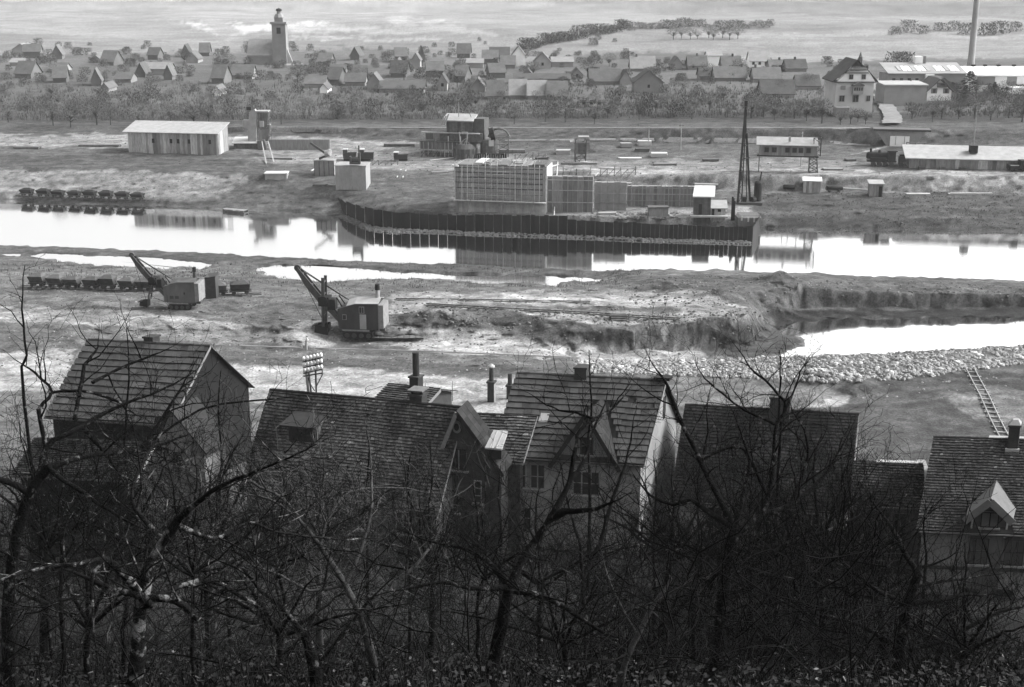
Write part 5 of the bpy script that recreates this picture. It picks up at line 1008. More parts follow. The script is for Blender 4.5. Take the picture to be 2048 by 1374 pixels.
def villa():
    A = G(1668, 232); B = G(1747, 232); B = Vector((B.x, A.y, A.z)); o, rz, wd = frame(A, B); s = 1 / pxm(A); t = thing('villa', 'tall pale villa with half hipped roof, oriel and attic gable beside the white lane', 'house', o, rz)
    X = lambda p: (p - 1668) * s; Z = lambda p: (232 - p) * s
    MB().box(0, wd, 0, 10, -1, Z(165)).build('wall', mat('villa_plaster', .46, .15, .3, rough=.95), t)
    MB().slab([(X(1670), -.02, Z(165) + .1), (X(1745), -.02, Z(165) + .1), (X(1733), -.02, Z(147)), (X(1722), -.02, Z(136)), (X(1696), -.02, Z(136)), (X(1684), -.02, Z(147))], (0, 1, 0), .6).build('attic_gable', M_LIME, t)
    b = MB(); pr = [(-.8, Z(166)), (X(1684), Z(147)), (X(1707), Z(124)), (X(1731), Z(146)), (wd + .9, Z(166))]
    for (x0, z0), (x1, z1) in zip(pr, pr[1:]): b.hexa([(x0, .3, z0), (x1, .3, z1), (x1, 10.3, z1), (x0, 10.3, z0), (x0, -.2 if z0 > Z(150) else .3, z0 + .25), (x1, -.2, z1 + .25), (x1, 10.3, z1 + .25), (x0, 10.3, z0 + .25)])
    b.add([(X(1692), -.9, Z(142)), (X(1727), -.9, Z(142)), (X(1708), 2.5, Z(124) + .3), (X(1692), -.9, Z(140)), (X(1727), -.9, Z(140)), (X(1708), 2.5, Z(121))], [(0, 1, 4, 3), (3, 4, 5), (2, 1, 0), (1, 2, 5, 4), (2, 0, 3, 5)])
    b.add([(X(1672), -.8, Z(155)), (X(1690), -.6, Z(142)), (X(1696), .2, Z(138)), (X(1676), .2, Z(150))], [(0, 1, 2, 3)])
    b.build('roof', M_ROOF_F, t); MB().box(-.5, wd + .4, -.35, .0, Z(166.5), Z(164.5)).build('cornice', M_DTIMBER, t); MB().box(X(1684), X(1731), -.35, -.03, Z(148), Z(146.5)).build('attic_ledge', M_DTIMBER, t)
    def win(x0, x1, y0, y1, n=2):
        f = MB().box(X(x0) - .1, X(x1) + .1, -.14, 0, Z(y1) - .1, Z(y0) + .1).build('window', M_FELT, t); k = (x1 - x0) / n
        for i in range(n): MB().box(X(x0 + i * k) + .04, X(x0 + (i + 1) * k) - .04, -.18, -.12, Z(y1), Z(y0)).build('pane', M_GLASS, f)
    win(1676, 1686, 192, 203); win(1703, 1714, 191, 204); win(1730, 1737, 192, 202); win(1693, 1700, 151, 159); win(1718, 1725, 151, 159); win(1705, 1713, 136, 142)
    MB().box(X(1677), X(1687), -.16, -.03, Z(180), Z(172)).build('shutter', M_PLAST_D, t)
    f = MB().box(X(1700), X(1720), -1.3, .0, Z(188), Z(172)).build('oriel', M_FELT, t)
    for i in range(4): MB().box(X(1701.5 + i * 4.6), X(1704.5 + i * 4.6), -1.36, -1.28, Z(181), Z(175)).build('pane', M_GLASS, f)
    MB().slab([(X(1698), -1.6, Z(172)), (X(1722), -1.6, Z(172)), (X(1720), -1.6, Z(169)), (X(1710), -1.6, Z(165)), (X(1700), -1.6, Z(169))], (0, 1, 0), 1.6).build('oriel_roof', M_ROOF_F, t)
    MB().box(X(1665), X(1690), -3.2, -.05, -1, Z(214)).build('terrace', M_PLAST_D, t); MB().box(X(1664), X(1692), -3.4, .0, Z(214), Z(212)).build('terrace_slab', M_PLAST_D, t)
    MB().box(X(1722), X(1726), 4, 5, Z(135), Z(118)).build('chimney', M_DTIMBER, t); MB().slab([(X(1723), 6, Z(150)), (X(1744), 6, Z(135)), (X(1744), 6, Z(150))], (0, 1, 0), 3).build('rear_gable', M_ROOF_F, t); MB().tube([(X(1727), 6.5, Z(140)), (X(1728), 6.5, Z(110))], [1.1, .05], 6).build('turret', M_ROOF_F, t)
villa()
def chalet():
    A = G(1853, 206); B = G(1907, 206); B = Vector((B.x, A.y, A.z)); o, rz, wd = frame(A, B); s = 1 / pxm(A); h1 = 20 * s; X = lambda p: (p - 1853) * s; Z = lambda p: (206 - p) * s
    t = thing('chalet', 'small bright white chalet with broad dark roof and two shuttered windows', 'house', o, rz)
    MB().slab([(0, 0, -.8), (wd, 0, -.8), (wd, 0, Z(182)), (wd * .5, 0, Z(161)), (0, 0, Z(182))], (0, 1, 0), 8).build('wall', M_LIME, t)
    b = MB(); pr = [(-.7, Z(186)), (wd * .32, Z(166)), (wd * .44, Z(160)), (wd * .56, Z(160)), (wd * .7, Z(166)), (wd + .7, Z(186))]
    for (x0, z0), (x1, z1) in zip(pr, pr[1:]): b.hexa([(x0, -.9, z0), (x1, -.9, z1), (x1, 8.6, z1), (x0, 8.6, z0), (x0, -.9, z0 + .3), (x1, -.9, z1 + .3), (x1, 8.6, z1 + .3), (x0, 8.6, z0 + .3)])
    b.build('roof', M_ROOF_F, t); MB().slab([(wd + .4, 1.5, Z(184)), (wd + 2.4, 1.5, Z(184)), (wd * .75, 1.5, Z(157)), (wd * .5, 1.5, Z(157))], (0, 1, 0), 6.5).build('side_roof', M_ROOF_F, t); MB().box(wd, wd + 1.8, 2, 8, -.8, Z(184)).build('side_wall', M_PLAST, t)
    for x0, x1 in ((1860, 1872), (1884, 1896)):
        f = MB().box(X(x0), X(x1), -.12, .0, Z(187), Z(177)).build('window', M_PLAST_D, t); MB().box(X(x0) + .4, X(x1) - .4, -.16, -.1, Z(186), Z(178)).build('pane', M_GLASS, f)
    MB().box(X(1871), X(1889), -.7, -.01, Z(175), Z(166)).build('balcony', M_DTIMBER, t); MB().box(X(1876), X(1884), -.75, -.69, Z(171), Z(167)).build('balcony_opening', M_BLACK, t)
    MB().box(-1.2, wd + 1.5, -1.6, -.02, -.8, Z(201)).build('terrace_wall', M_PLAST, t); MB().box(X(1863), X(1872), -2, -1.6, -.4, Z(203)).build('step', M_PLAST_D, t)
chalet()
def factory():
    Yf = 345; A = UD(1776, 168, Yf); B = UD(1930, 168, Yf); A.z = B.z = gz(A.x, Yf); o, rz, wd = frame(A, B); s = 1 / pxm(A); t = thing('factory_hall', 'long low factory hall with a row of pale skylights behind the chalet', 'factory', o, rz)
    z0 = (UD(1776, 148, Yf).z - A.z); z1 = (UD(1776, 131, Yf).z - A.z)
    MB().box(0, wd, 0, 9, -1, z0).build('wall', M_PLAST_D, t); MB().hexa([(-.3, -.4, z0), (wd + .3, -.4, z0), (wd + .3, 9, z1), (-.3, 9, z1), (-.3, -.4, z0 + .2), (wd + .3, -.4, z0 + .2), (wd + .3, 9, z1 + .2), (-.3, 9, z1 + .2)]).build('roof', M_PLAST_D, t)
    for i in range(12):
        x = wd * (.15 + .062 * i) + (wd * .06 if i > 6 else 0); f = lambda yy: z0 + .2 + (yy + .4) / 9.4 * (z1 - z0); MB().hexa([(x, 1.5, f(1.5) + .02), (x + wd * .045, 1.5, f(1.5) + .02), (x + wd * .045, 5.5, f(5.5) + .02), (x, 5.5, f(5.5) + .02), (x, 1.5, f(1.5) + .12), (x + wd * .045, 1.5, f(1.5) + .12), (x + wd * .045, 5.5, f(5.5) + .12), (x, 5.5, f(5.5) + .12)]).build('skylight', M_LIME if i % 3 else M_FELT, t)
    MB().box(wd * .45, wd * .55, 8, 10, 0, z1 + 1.8).build('lift_house', M_LIME, t); MB().box(wd * .55, wd * .59, 8, 10, 0, z1 + 1.9).build('lift_house', M_PLAST_D, t); MB().box(wd * .47, wd * .58, -1, -.01, -.5, z0 * 1.0).build('porch', M_LIME, t)
    for i in range(4): MB().box(wd * (.05 + .1 * i), wd * (.09 + .1 * i), -.08, 0, z0 * .35, z0 * .8).build('window', M_GLASS, t)
    A = UD(1768, 196, 318); B = UD(1852, 196, 318); A.z = B.z = gz(A.x, 318); o, rz, wd = frame(A, B); t = thing('low_works_building', 'low dark works building with pale flat roof beside the white lane', 'building', o, rz); hz = UD(1768, 172, 318).z - A.z
    MB().box(0, wd, 0, 8, -1, hz).build('wall', M_PLAST_D, t); MB().hexa([(-.3, -.3, hz), (wd + .3, -.3, hz), (wd + .3, 8.3, hz + .3), (-.3, 8.3, hz + .3), (-.3, -.3, hz + .35), (wd + .3, -.3, hz + .35), (wd + .3, 8.3, hz + .65), (-.3, 8.3, hz + .65)]).build('roof', M_FELT, t)
    Yf = 352; A = UD(1932, 182, Yf); B = UD(2130, 184, Yf); A.z = B.z = gz(A.x, Yf); o, rz, wd = frame(A, B); t = thing('white_factory_building', 'bright white flat roofed factory building at the right edge', 'factory', o, rz); z0 = UD(1932, 152, Yf).z - A.z; z1 = UD(1932, 141, Yf).z - A.z
    MB().box(0, wd, 0, 12, -1, z0).build('wall', M_LIME, t); MB().hexa([(-.4, -.5, z0), (wd, -.5, z0), (wd, 12, z1), (-.4, 12, z1), (-.4, -.5, z0 + .3), (wd, -.5, z0 + .3), (wd, 12, z1 + .3), (-.4, 12, z1 + .3)]).build('roof', M_LIME, t)
    for a, c in ((.1, .28), (.4, .5)): MB().box(wd * a, wd * c, -.1, -.02, z0 * .45, z0 * .95).build('gate', M_PLAST_D, t)
    for f in (.18, .3, .44, .6): MB().box(wd * f, wd * f + 1, 11, 11.6, z1 + .3, z1 + .8).build('roof_vent', M_BLACK, t)
    MB().box(wd * .36, wd * .7, -4, -.6, -1, z0 * .38).build('loading_ramp', M_LIME, t); MB().slab([(wd * .12, -2, -1), (wd * .34, -2, -1), (wd * .3, -2, z0 * .4), (wd * .22, -2, z0 * .5)], (0, 1, 0), 1.4).build('lime_heap', M_FELT, t)
    q = UD(1940, 145, 430); g0 = gz(q.x, 430); t = thing('factory_chimney', 'tall slender factory chimney rising out of the picture at upper right', 'chimney', (q.x, 430, g0)); MB().tube([(0, 0, -1), (0, 0, 2.5), (0, 0, 2.6), (0, 0, 40), (0, 0, 40.8)], [1.25, 1.2, 1.1, .72, .85], 20).build('shaft', M_CONC, t, True); MB().box(-1.8, 1.8, -1.8, 1.8, -1, 1.2).build('plinth', M_PLAST_D, t)
factory()
# ------------------------------------------------------------------ far bare trees
M_TWIG = mat('bare_twigs', .085, .3, .4, rnd=.45, rough=1)
M_TRUNKF = mat('far_bark', .05, .3, 1, rough=1)
M_CONIF = mat('dark_needles', .028, .3, .8, rnd=.2, rough=1)
def crown_mesh(seed, kind):
    r = random.Random(seed); b = MB()
    if kind == 'bare':
        for i in range(620):
            th = r.random() * 6.283; ph = math.acos(r.uniform(-.55, 1)); rad = r.random() ** .45
            d = Vector((math.sin(ph) * math.cos(th), math.sin(ph) * math.sin(th), math.cos(ph) * .85)); p = Vector((0, 0, .62)) + d * rad * .42
            e = (d + Vector((r.uniform(-.6, .6), r.uniform(-.6, .6), r.uniform(-.2, .7)))).normalized() * r.uniform(.07, .16); q = e.cross(Vector((r.uniform(-1, 1), r.uniform(-1, 1), r.uniform(-1, 1)))).normalized() * r.uniform(.003, .008)
            b.add([p - q, p + q, p + e], [(0, 1, 2)])
        for i in range(60):
            th = r.random() * 6.283; d = Vector((math.cos(th), math.sin(th), r.uniform(.3, 1.4))).normalized(); p = Vector((0, 0, r.uniform(.25, .5))); e = p + d * r.uniform(.2, .4); q = d.orthogonal().normalized() * .012; b.add([p - q, p + q, e], [(0, 1, 2)])
    elif kind == 'bush':
        for i in range(380):
            th = r.random() * 6.283; rad = r.random() ** .5; z = r.random(); rr = rad * .5 * math.sqrt(max(.05, 1 - (z - .3) ** 2)); p = Vector((rr * math.cos(th), rr * math.sin(th), z * .8)); e = Vector((r.uniform(-.1, .1), r.uniform(-.1, .1), r.uniform(.05, .16))); q = Vector((r.uniform(-1, 1), r.uniform(-1, 1), r.uniform(-.5, .5))).normalized() * r.uniform(.015, .04); b.add([p - q, p + q, p + e], [(0, 1, 2)])
    else:
        for i in range(600):
            z = r.random() ** .8; rr = (1 - z) * .26 * r.uniform(.4, 1.1) + .01; th = r.random() * 6.283; p = Vector((rr * math.cos(th), rr * math.sin(th), .08 + z * .9)); e = Vector((math.cos(th), math.sin(th), -.4)) * r.uniform(.04, .09); q = Vector((-math.sin(th), math.cos(th), r.uniform(-.4, .4))) * r.uniform(.015, .035); b.add([p - q, p + q, p + e], [(0, 1, 2)])
    return b
CROWN = {k: [crown_mesh(i * 7 + len(k), k).build('crown', m, mesh_only=True) for i in range(4)] for k, m in (('bare', M_TWIG), ('bush', M_TWIG), ('conifer', M_CONIF))}
TRK = MB().tube([(0, 0, -.05), (0, 0, .3), (.02, 0, .6)], [.03, .022, .01], 5).build('trunk', M_TRUNKF, mesh_only=True)
def ftree(px, py, hm, kind, label, group=None, wide=1.0, name=None):
    p = G(px, py); t = thing(name or {'bare': 'bare_tree', 'bush': 'bush', 'conifer': 'conifer'}[kind], label, {'bare': 'tree', 'bush': 'bush', 'conifer': 'tree'}[kind], p, R.random() * 6, group)
    inst('crown', R.choice(CROWN[kind]), t, None, None, (hm * wide, hm * wide, hm))
    if kind != 'bush': inst('trunk', TRK, t, None, None, (hm, hm, hm))
ORD_ = ('leftmost', 'second from the left', 'third from the left', 'fourth from the left', 'fifth from the left', 'rightmost')
for (x0, x1, y0, y1, n, hm, lab, grp) in [
 (0, 250, 170, 262, 34, 4.6, 'bare trees at far left above the pale terrace', 'far left orchard trees'),
 (250, 480, 180, 258, 30, 4.4, 'bare orchard trees behind the long plank shed', 'orchard trees behind the plank shed'),
 (545, 830, 175, 256, 38, 4.4, 'bare orchard trees behind the wooden fence wall', 'orchard trees behind the fence wall'),
 (960, 1250, 205, 254, 34, 4.2, 'bare orchard trees behind the silo', 'orchard trees behind the silo'),
 (1260, 1470, 185, 252, 34, 4.6, 'bare orchard trees left of the pile driver', 'orchard trees left of the pile driver'),
 (1480, 1660, 200, 252, 28, 4.6, 'bare orchard trees behind the gantry cabin', 'orchard trees behind the gantry'),
 (1675, 1738, 228, 252, 10, 3.4, 'shrubby trees below the villa', 'shrubby trees below the villa'),
 (1810, 1935, 212, 250, 18, 4.0, 'bare trees below the white chalet', 'trees below the chalet'),
 (1930, 2060, 200, 250, 16, 4.8, 'bare trees under the white factory', 'trees under the white factory')]:
    k_ = 4 if n < 20 else 6
    for i in range(k_): ftree(x0 + (x1 - x0) * (i + R.uniform(.25, .75)) / k_, y1 - (y1 - y0) * R.uniform(.05, .45), hm * R.uniform(.8, 1.15), 'bare', '%s of the taller %s' % (ORD_[i] if i < k_ - 1 else ORD_[-1], lab), grp, R.uniform(.9, 1.4), 'orchard_tree')
for (x0, x1, y0, y1, n, hm, lab, grp) in [
 (0, 480, 105, 165, 46, 5.5, 'bare trees among the left village houses', 'garden trees of the left village'),
 (480, 900, 105, 170, 34, 5.5, 'bare trees right of the church', 'garden trees of the village centre'),
 (900, 1260, 130, 200, 26, 5, 'bare trees between the middle village roofs', 'garden trees of the middle village'),
 (1260, 1660, 140, 200, 24, 5, 'bare trees between the right village roofs', 'garden trees of the right village')]:
    for i in range(6): ftree(x0 + (x1 - x0) * (i + R.uniform(.2, .8)) / 6, R.uniform(y0, y1), hm * R.uniform(.7, 1.05), 'bare', '%s of the taller %s' % (ORD_[i], lab), grp, R.uniform(1, 1.5), 'garden_tree')
def hedge(name, pts, seed):
    r = random.Random(seed); V = []; F = []
    for (px, py, h) in pts:
        p = G(px, py); mm = r.choice(CROWN['bush']); w_ = h * r.uniform(1.2, 2.2); b = len(V); V += [(p.x + v.co.x * w_, p.y + v.co.y * w_, p.z + v.co.z * h) for v in mm.vertices]; F += [tuple(b + i for i in q.vertices) for q in mm.polygons]
    o = MB(); o.v = V; o.f = F; tag(o.build(name, M_TWIG), kind='stuff')
hedge('hill_hedge', [(1050 + 200 * f, 99 - 42 * f ** .8 + R.uniform(-4, 5), R.uniform(2.2, 5.5)) for f in np.linspace(0, 1, 26)], 4)
hedge('hilltop_hedge', [(1250 + 290 * f, 58 - 4 * f + R.uniform(-4, 4), R.uniform(1.8, 5.5)) for f in np.linspace(0, 1, 26)], 5)
for i in range(9): ftree(1350 + 16 * i + R.uniform(-4, 4), 78 + R.uniform(-2, 2), 4.2 * R.uniform(.8, 1.3), 'bare', '%s round tree of the row along the right hill field' % ('leftmost', 'second', 'third', 'fourth', 'middle', 'sixth', 'seventh', 'next to last', 'rightmost')[i], 'tree row in the right hill field', 1.4)
for i in range(9): ftree(1790 + 30 * i + R.uniform(-6, 6), 66 + R.uniform(-6, 6), 5 * R.uniform(.8, 1.3), 'bush', '%s scattered bush on the hill field around the factory chimney' % ('leftmost', 'second', 'third', 'fourth', 'fifth', 'sixth', 'seventh', 'next to last', 'rightmost')[i], 'bushes by the factory chimney', 1.4)
ftree(1818, 204, 5.5, 'conifer', 'slender dark conifer before the low works building', wide=.8); ftree(1835, 204, 4.0, 'conifer', 'shorter dark conifer left of the white chalet', wide=1.2)
ftree(1938, 192, 6.5, 'conifer', 'dark spreading conifer right of the chalet', wide=2.2); ftree(1930, 205, 4.4, 'conifer', 'low dark conifer at the right foot of the chalet', wide=1.8); ftree(1795, 132, 5.5, 'bush', 'left dark bush behind the factory hall', wide=1.7); ftree(1808, 132, 5.5, 'bush', 'right dark bush behind the factory hall', wide=1.5); ftree(1988, 190, 3.5, 'conifer', 'small dark conifer before the white factory building', wide=1.6)
# low scrub that reads as one mass: slope under the town and reeds by the pools
def scrub(name, spots, hmin, hmax, m, wdt=.03):
    V = []; F = []
    for p in spots:
        px, py = proj(np.array([p.x]), np.array([p.y]), np.array([p.z]))
        if (name == 'hillside_scrub') and 1745 < px[0] < 1815 and 165 < py[0] < 256: continue
        for k in range(6):
            h = R.uniform(hmin, hmax); a = R.random() * 6.28; x = p.x + R.uniform(-.5, .5); y_ = p.y + R.uniform(-.3, .3); w_ = wdt * R.uniform(.6, 1.8); b = len(V); lx, ly = R.uniform(-.4, .4) * h, R.uniform(-.4, .4) * h
            V += [(x - w_ * math.cos(a), y_ - w_ * math.sin(a), p.z - .05), (x + w_ * math.cos(a), y_ + w_ * math.sin(a), p.z - .05), (x + lx, y_ + ly, p.z + h)]; F.append((b, b + 1, b + 2))
    o = MB(); o.v = V; o.f = F; return tag(o.build(name, m), kind='stuff')
def ground_pts(n, fx, fy):
    P = []; px = np.array([fx() for _ in range(n)]); py = np.array([fy() for _ in range(n)])
    # lift straight from the flat plain and settle on the ground
    q = U(px, py, 3.0 if py.mean() < 400 else 0.0); z = terrain(q[0], q[1]); return [Vector((q[0][i], q[1][i], z[i])) for i in range(n)]
scrub('hillside_scrub', ground_pts(9000, lambda: R.uniform(-100, 2150), lambda: 170 + 84 * R.random() ** .7), .3, 1.3, M_TWIG, .05)
def thicket():
    V = []; F = []; src = [m for k in ('bare', 'bush') for m in CROWN[k]]
    for p in ground_pts(250, lambda: R.uniform(-60, 2110), lambda: 160 + 92 * R.random() ** .75) + ground_pts(270, lambda: R.uniform(-60, 1260), lambda: R.uniform(104, 174)) + ground_pts(50, lambda: R.uniform(1260, 1680), lambda: R.uniform(135, 172)):
        px, py = proj(np.array([p.x]), np.array([p.y]), np.array([p.z]))
        if 1728 < px[0] < 1822 and py[0] > 150: continue
        mm = R.choice(src if p.y < 350 else CROWN['bush']); h = R.uniform(2.0, 4.2) if p.y < 350 else R.uniform(1.5, 3.4); a = R.random() * 6.28; c, s = math.cos(a), math.sin(a); w_ = h * R.uniform(.9, 1.5); b = len(V)
        V += [(p.x + (v.co.x * c - v.co.y * s) * w_, p.y + (v.co.x * s + v.co.y * c) * w_, p.z + v.co.z * h) for v in mm.vertices]; F += [tuple(b + i for i in q.vertices) for q in mm.polygons]
    o = MB(); o.v = V; o.f = F; tag(o.build('orchard_thicket', M_TWIG), kind='stuff')
thicket()
scrub('bank_grass', ground_pts(2200, lambda: R.uniform(1520, 2150), lambda: R.uniform(392, 460)), .05, .22, M_TWIG, .05)
scrub('dry_reeds', [p for p in ground_pts(2600, lambda: R.uniform(-50, 1300), lambda: R.uniform(490, 585)) if p.z > WZ - .12 and R.random() < (1.0 if p.z < -1.2 else .15)], .1, .36, M_TWIG, .03)
# ------------------------------------------------------------------ houses at the foot of the slope
M_SLATE = mat('big_slates', .055, .28, 1.3, rnd=.26, rough=.8, scale2=9, var2=.12)
M_TILE = mat('old_tiles', .042, .4, 1.1, attr='tone', rough=.9, scale2=6, var2=.7)
M_TILE1 = mat('single_tiles', .02, .4, 1.1, rnd=.3, rough=.9)
M_TILE_D = mat('mossy_tiles', .018, .4, 1.2, attr='tone', rough=.95, scale2=6, var2=.7)
M_TILE_R = mat('beaver_tail_tiles', .032, .3, 1.4, attr='tone', rough=.85, scale2=6, var2=.6)
M_RENDER = mat('weathered_render', .065, .3, .7, rough=.95, bump=.3, scale2=4, var2=.15)
M_RENDER_L = mat('sunlit_face_pale', .18, .28, .5, rough=.95, bump=.3, scale2=4, var2=.12)
M_RENDER_D = mat('dark_render', .045, .3, .7, rough=.95, bump=.3, scale2=4, var2=.15)
M_OLDWOOD = mat('old_wood', .022, .35, 2, rough=.9, rnd=.2)
M_FRAME = mat('window_frame', .16, .2, 2, rough=.8)
M_ZINC = mat('zinc_sheet', .3, .15, 1.5, rough=.55)
M_BRICK = mat('sooty_brick', .035, .3, 3, rough=.95, rnd=.2, scale2=9, var2=.2)
TONES = {'old_tiles': .046, 'mossy_tiles': .02, 'beaver_tail_tiles': .036}
class SB(MB):                                            # builder whose plan may be skewed
    K = 0.0
    def build(s, *a, **k):
        s.v = [(x + s.K * y_, y_, z) for x, y_, z in s.v]; return MB.build(s, *a, **k)
def shingle(w_, l_, th, sl):
    """one tile lying on a slope: x along the eave, up the slope by l_; sl = rise/run"""
    c = 1 / math.sqrt(1 + sl * sl); n = Vector((0, -sl * c, c)); u = Vector((0, c, sl * c)); b = MB()
    p = [Vector((0, 0, 0)), Vector((w_, 0, 0)), Vector((w_, 0, 0)) + u * l_, u * l_]
    return b.add([q + n * .012 for q in p[:2]] + [q + n * .004 for q in p[2:]] + [q + n * (th + .02) for q in p[:2]] + [q + n * .012 for q in p[2:]], [(4, 5, 6, 7), (0, 1, 5, 4), (1, 2, 6, 5), (3, 0, 4, 7)])
def roof_tiles(rf, x0, x1, ye, ze, yr, zr, k, rows, cols, m, single, skip=None, th=.05, name='roof_tile', drop=.0):
    sl = (zr - ze) / (yr - ye); run = (yr - ye) / rows; tw = (x1 - x0) / cols; sL = run * math.sqrt(1 + sl * sl) * (.87 if single else .84)
    ms = [shingle(tw * (.975 if single else .93), sL, th * f, sl).build(name, m, mesh_only=True) for f in (.8, 1.0, 1.3)]
    V = []; F = []; T = []; s0 = R.uniform(0, 50)
    for r_ in range(rows):
        off = -.5 * tw * (r_ % 2)
        for c_ in range(cols + (r_ % 2)):
            x = x0 + off + c_ * tw; y_ = ye + r_ * run; z = ze + (y_ - ye) * sl; xa, xb = max(x, x0), min(x + tw, x1)
            if skip and skip((xa + xb) / 2, y_ + run / 2): continue
            if R.random() < drop: continue
            j = R.uniform(-.012, .012); jz = R.uniform(0, .014); q_ = float(fbm(np.array([x / 1.6 + s0]), np.array([y_ / 1.6]), 2)[0]); jz += .035 + .05 * q_
            if single:
                inst(name, R.choice(ms), rf, (xa + k * y_, y_ + j, z + jz), (R.uniform(-.02, .02), 0, R.uniform(-.012, .012)), ((xb - xa) / tw, 1, 1))
            else:
                b = len(V); mm = R.choice(ms); f = (xb - xa) / tw; j *= 2
                for v in mm.vertices: V.append((xa + v.co.x * f + k * (y_ + v.co.y), y_ + v.co.y + j, z + v.co.z + jz))
                for p in mm.polygons: F.append(tuple(b + i for i in p.vertices))
                if R.random() < .012: V[b:] = [(vx + R.uniform(-.03, .03), vy - .06, vz + .02) for vx, vy, vz in V[b:]]
                q2 = float(fbm(np.array([x / .7 + s0 + 9]), np.array([y_ / .5]), 2)[0]); tn = TONES[m.name] * (1 + .45 * q2 + .5 * q_) * R.choice((.72, .85, 1, 1, 1.15, 1.3)) * (2.4 if R.random() < .025 else 1); T += [max(.006, tn)] * len(mm.polygons)
    if not single:
        o = MB(); o.v = V; o.f = F; ob = tag(o.build(name, m, rf), kind='stuff'); at_ = ob.data.attributes.new('tone', 'FLOAT', 'FACE'); at_.data.foreach_set('value', np.array(T, np.float32))
def window(t, x0, x1, z0, z1, y_=-.01, fm=None, panes=2, rows=2, sill=True, pm=None, K=0, arch=False):
    fm = fm or M_FRAME; f = SB(); w_ = .06
    f.box(x0, x0 + w_, y_ - .09, y_, z0, z1); f.box(x1 - w_, x1, y_ - .09, y_, z0, z1); f.box(x0 + w_, x1 - w_, y_ - .09, y_, z1 - w_, z1); f.box(x0 + w_, x1 - w_, y_ - .09, y_, z0, z0 + w_)
    for i in range(1, panes): xm = x0 + (x1 - x0) * i / panes; f.box(xm - .03, xm + .03, y_ - .08, y_, z0 + w_, z1 - w_)
    for i in range(1, rows): zm = z0 + (z1 - z0) * i / rows; f.box(x0 + w_, x1 - w_, y_ - .075, y_ - .02, zm - .02, zm + .02)
    o = f.build('window', fm, t)
    for i in range(panes): a = x0 + (x1 - x0) * i / panes + .04; c = x0 + (x1 - x0) * (i + 1) / panes - .04; SB().box(a, c, y_ - .035, y_ + .004, z0 + .05, z1 - .05).build('pane', pm or M_GLASS, o)
    if sill: SB().box(x0 - .12, x1 + .12, y_ - .2, y_, z0 - .1, z0 - .002).build('sill', M_RENDER_L, o)
    return o
def fhouse(label, eL, eR, De, d, rpy, k=0.0, dDe=0.0, wallm=None, roofm=None, tiles=None, over=.3, skip=None, name='house', ridge_caps=True, frontwall=True, gw=None, base=None, drop=0):
    """eL/eR: eave corners as seen; De: their distance; d: depth; rpy: height of the ridge as seen over its left end"""
    A = UD(eL[0], eL[1], De); B = UD(eR[0], eR[1], De - dDe); o, rz, wd = frame(A, B); zg = gz(A.x, A.y) - .2 if base is None else base; ze = (A.z + B.z) / 2; o = Vector((A.x, A.y, zg)); hw = ze - zg
    t = thing(name, label, 'house', o, rz); SB.K = k
    mid = o + Matrix.Rotation(rz, 3, 'Z') @ Vector((k * d / 2, d / 2, 0)); px, _ = proj(np.array([mid.x]), np.array([mid.y]), np.array([ze])); hr = UD(float(px[0]), rpy, mid.y).z - ze
    sl = hr / (d / 2); e = over; z0 = hw - e * sl
    SB().slab([(0, y_, z) for y_, z in ((0, -.8), (d, -.8), (d, hw - .05), (d / 2, hw + hr - .05), (0, hw - .05))], (1, 0, 0), wd).build('wall', wallm, t)
    b = SB()
    b.hexa([(-e, -e, z0), (wd + e, -e, z0), (wd + e, d / 2, hw + hr), (-e, d / 2, hw + hr), (-e, -e, z0 + .06), (wd + e, -e, z0 + .06), (wd + e, d / 2, hw + hr + .06), (-e, d / 2, hw + hr + .06)])
    b.hexa([(-e, d / 2 + .005, hw + hr), (wd + e, d / 2 + .005, hw + hr), (wd + e, d + e, z0), (-e, d + e, z0), (-e, d / 2 + .005, hw + hr + .06), (wd + e, d / 2 + .005, hw + hr + .06), (wd + e, d + e, z0 + .06), (-e, d + e, z0 + .06)])
    rf = b.build('roof', M_BLACK, t)  # black base showing between tiles stands in for shade under their edges
    if tiles:
        rows, cols, single = tiles; roof_tiles(rf, -e, wd + e, -e - .04, z0 + .06, d / 2, hw + hr + .06, k, rows, cols, roofm, single, skip, drop=drop)
        roof_tiles(rf, -e, wd + e, -e, 0, d / 2, hr + e * sl, 0, 1, 1, roofm, False) if 0 else None
    if ridge_caps:
        n = max(6, int(wd / .38)); cm = MB().tube([(0, 0, 0), (wd / n * 1.1, 0, .02)], .11, 8).build('ridge_tile', roofm if roofm is M_SLATE else M_TILE1, mesh_only=True)
        for i in range(n): inst('ridge_tile', cm, rf, (-e + (wd + 2 * e) * i / n + k * d / 2, d / 2, hw + hr + .05 + R.uniform(0, .02)))
    # barge boards of the right gable
    b = SB(); b.hexa([(wd + e + .005, -e, z0 - .12), (wd + e + .04, -e, z0 - .12), (wd + e + .04, d / 2, hw + hr - .12), (wd + e + .005, d / 2, hw + hr - .12), (wd + e + .005, -e, z0 + .1), (wd + e + .04, -e, z0 + .1), (wd + e + .04, d / 2, hw + hr + .1), (wd + e + .005, d / 2, hw + hr + .1)]); b.build('barge_board', M_RENDER_L, t)
    SB().tube([(-e, -e - .09, z0 - .02), (wd + e, -e - .09, z0 - .04)], .075, 8).build('gutter', M_DARKST, t)
    return t, wd, hw, hr, d, rf
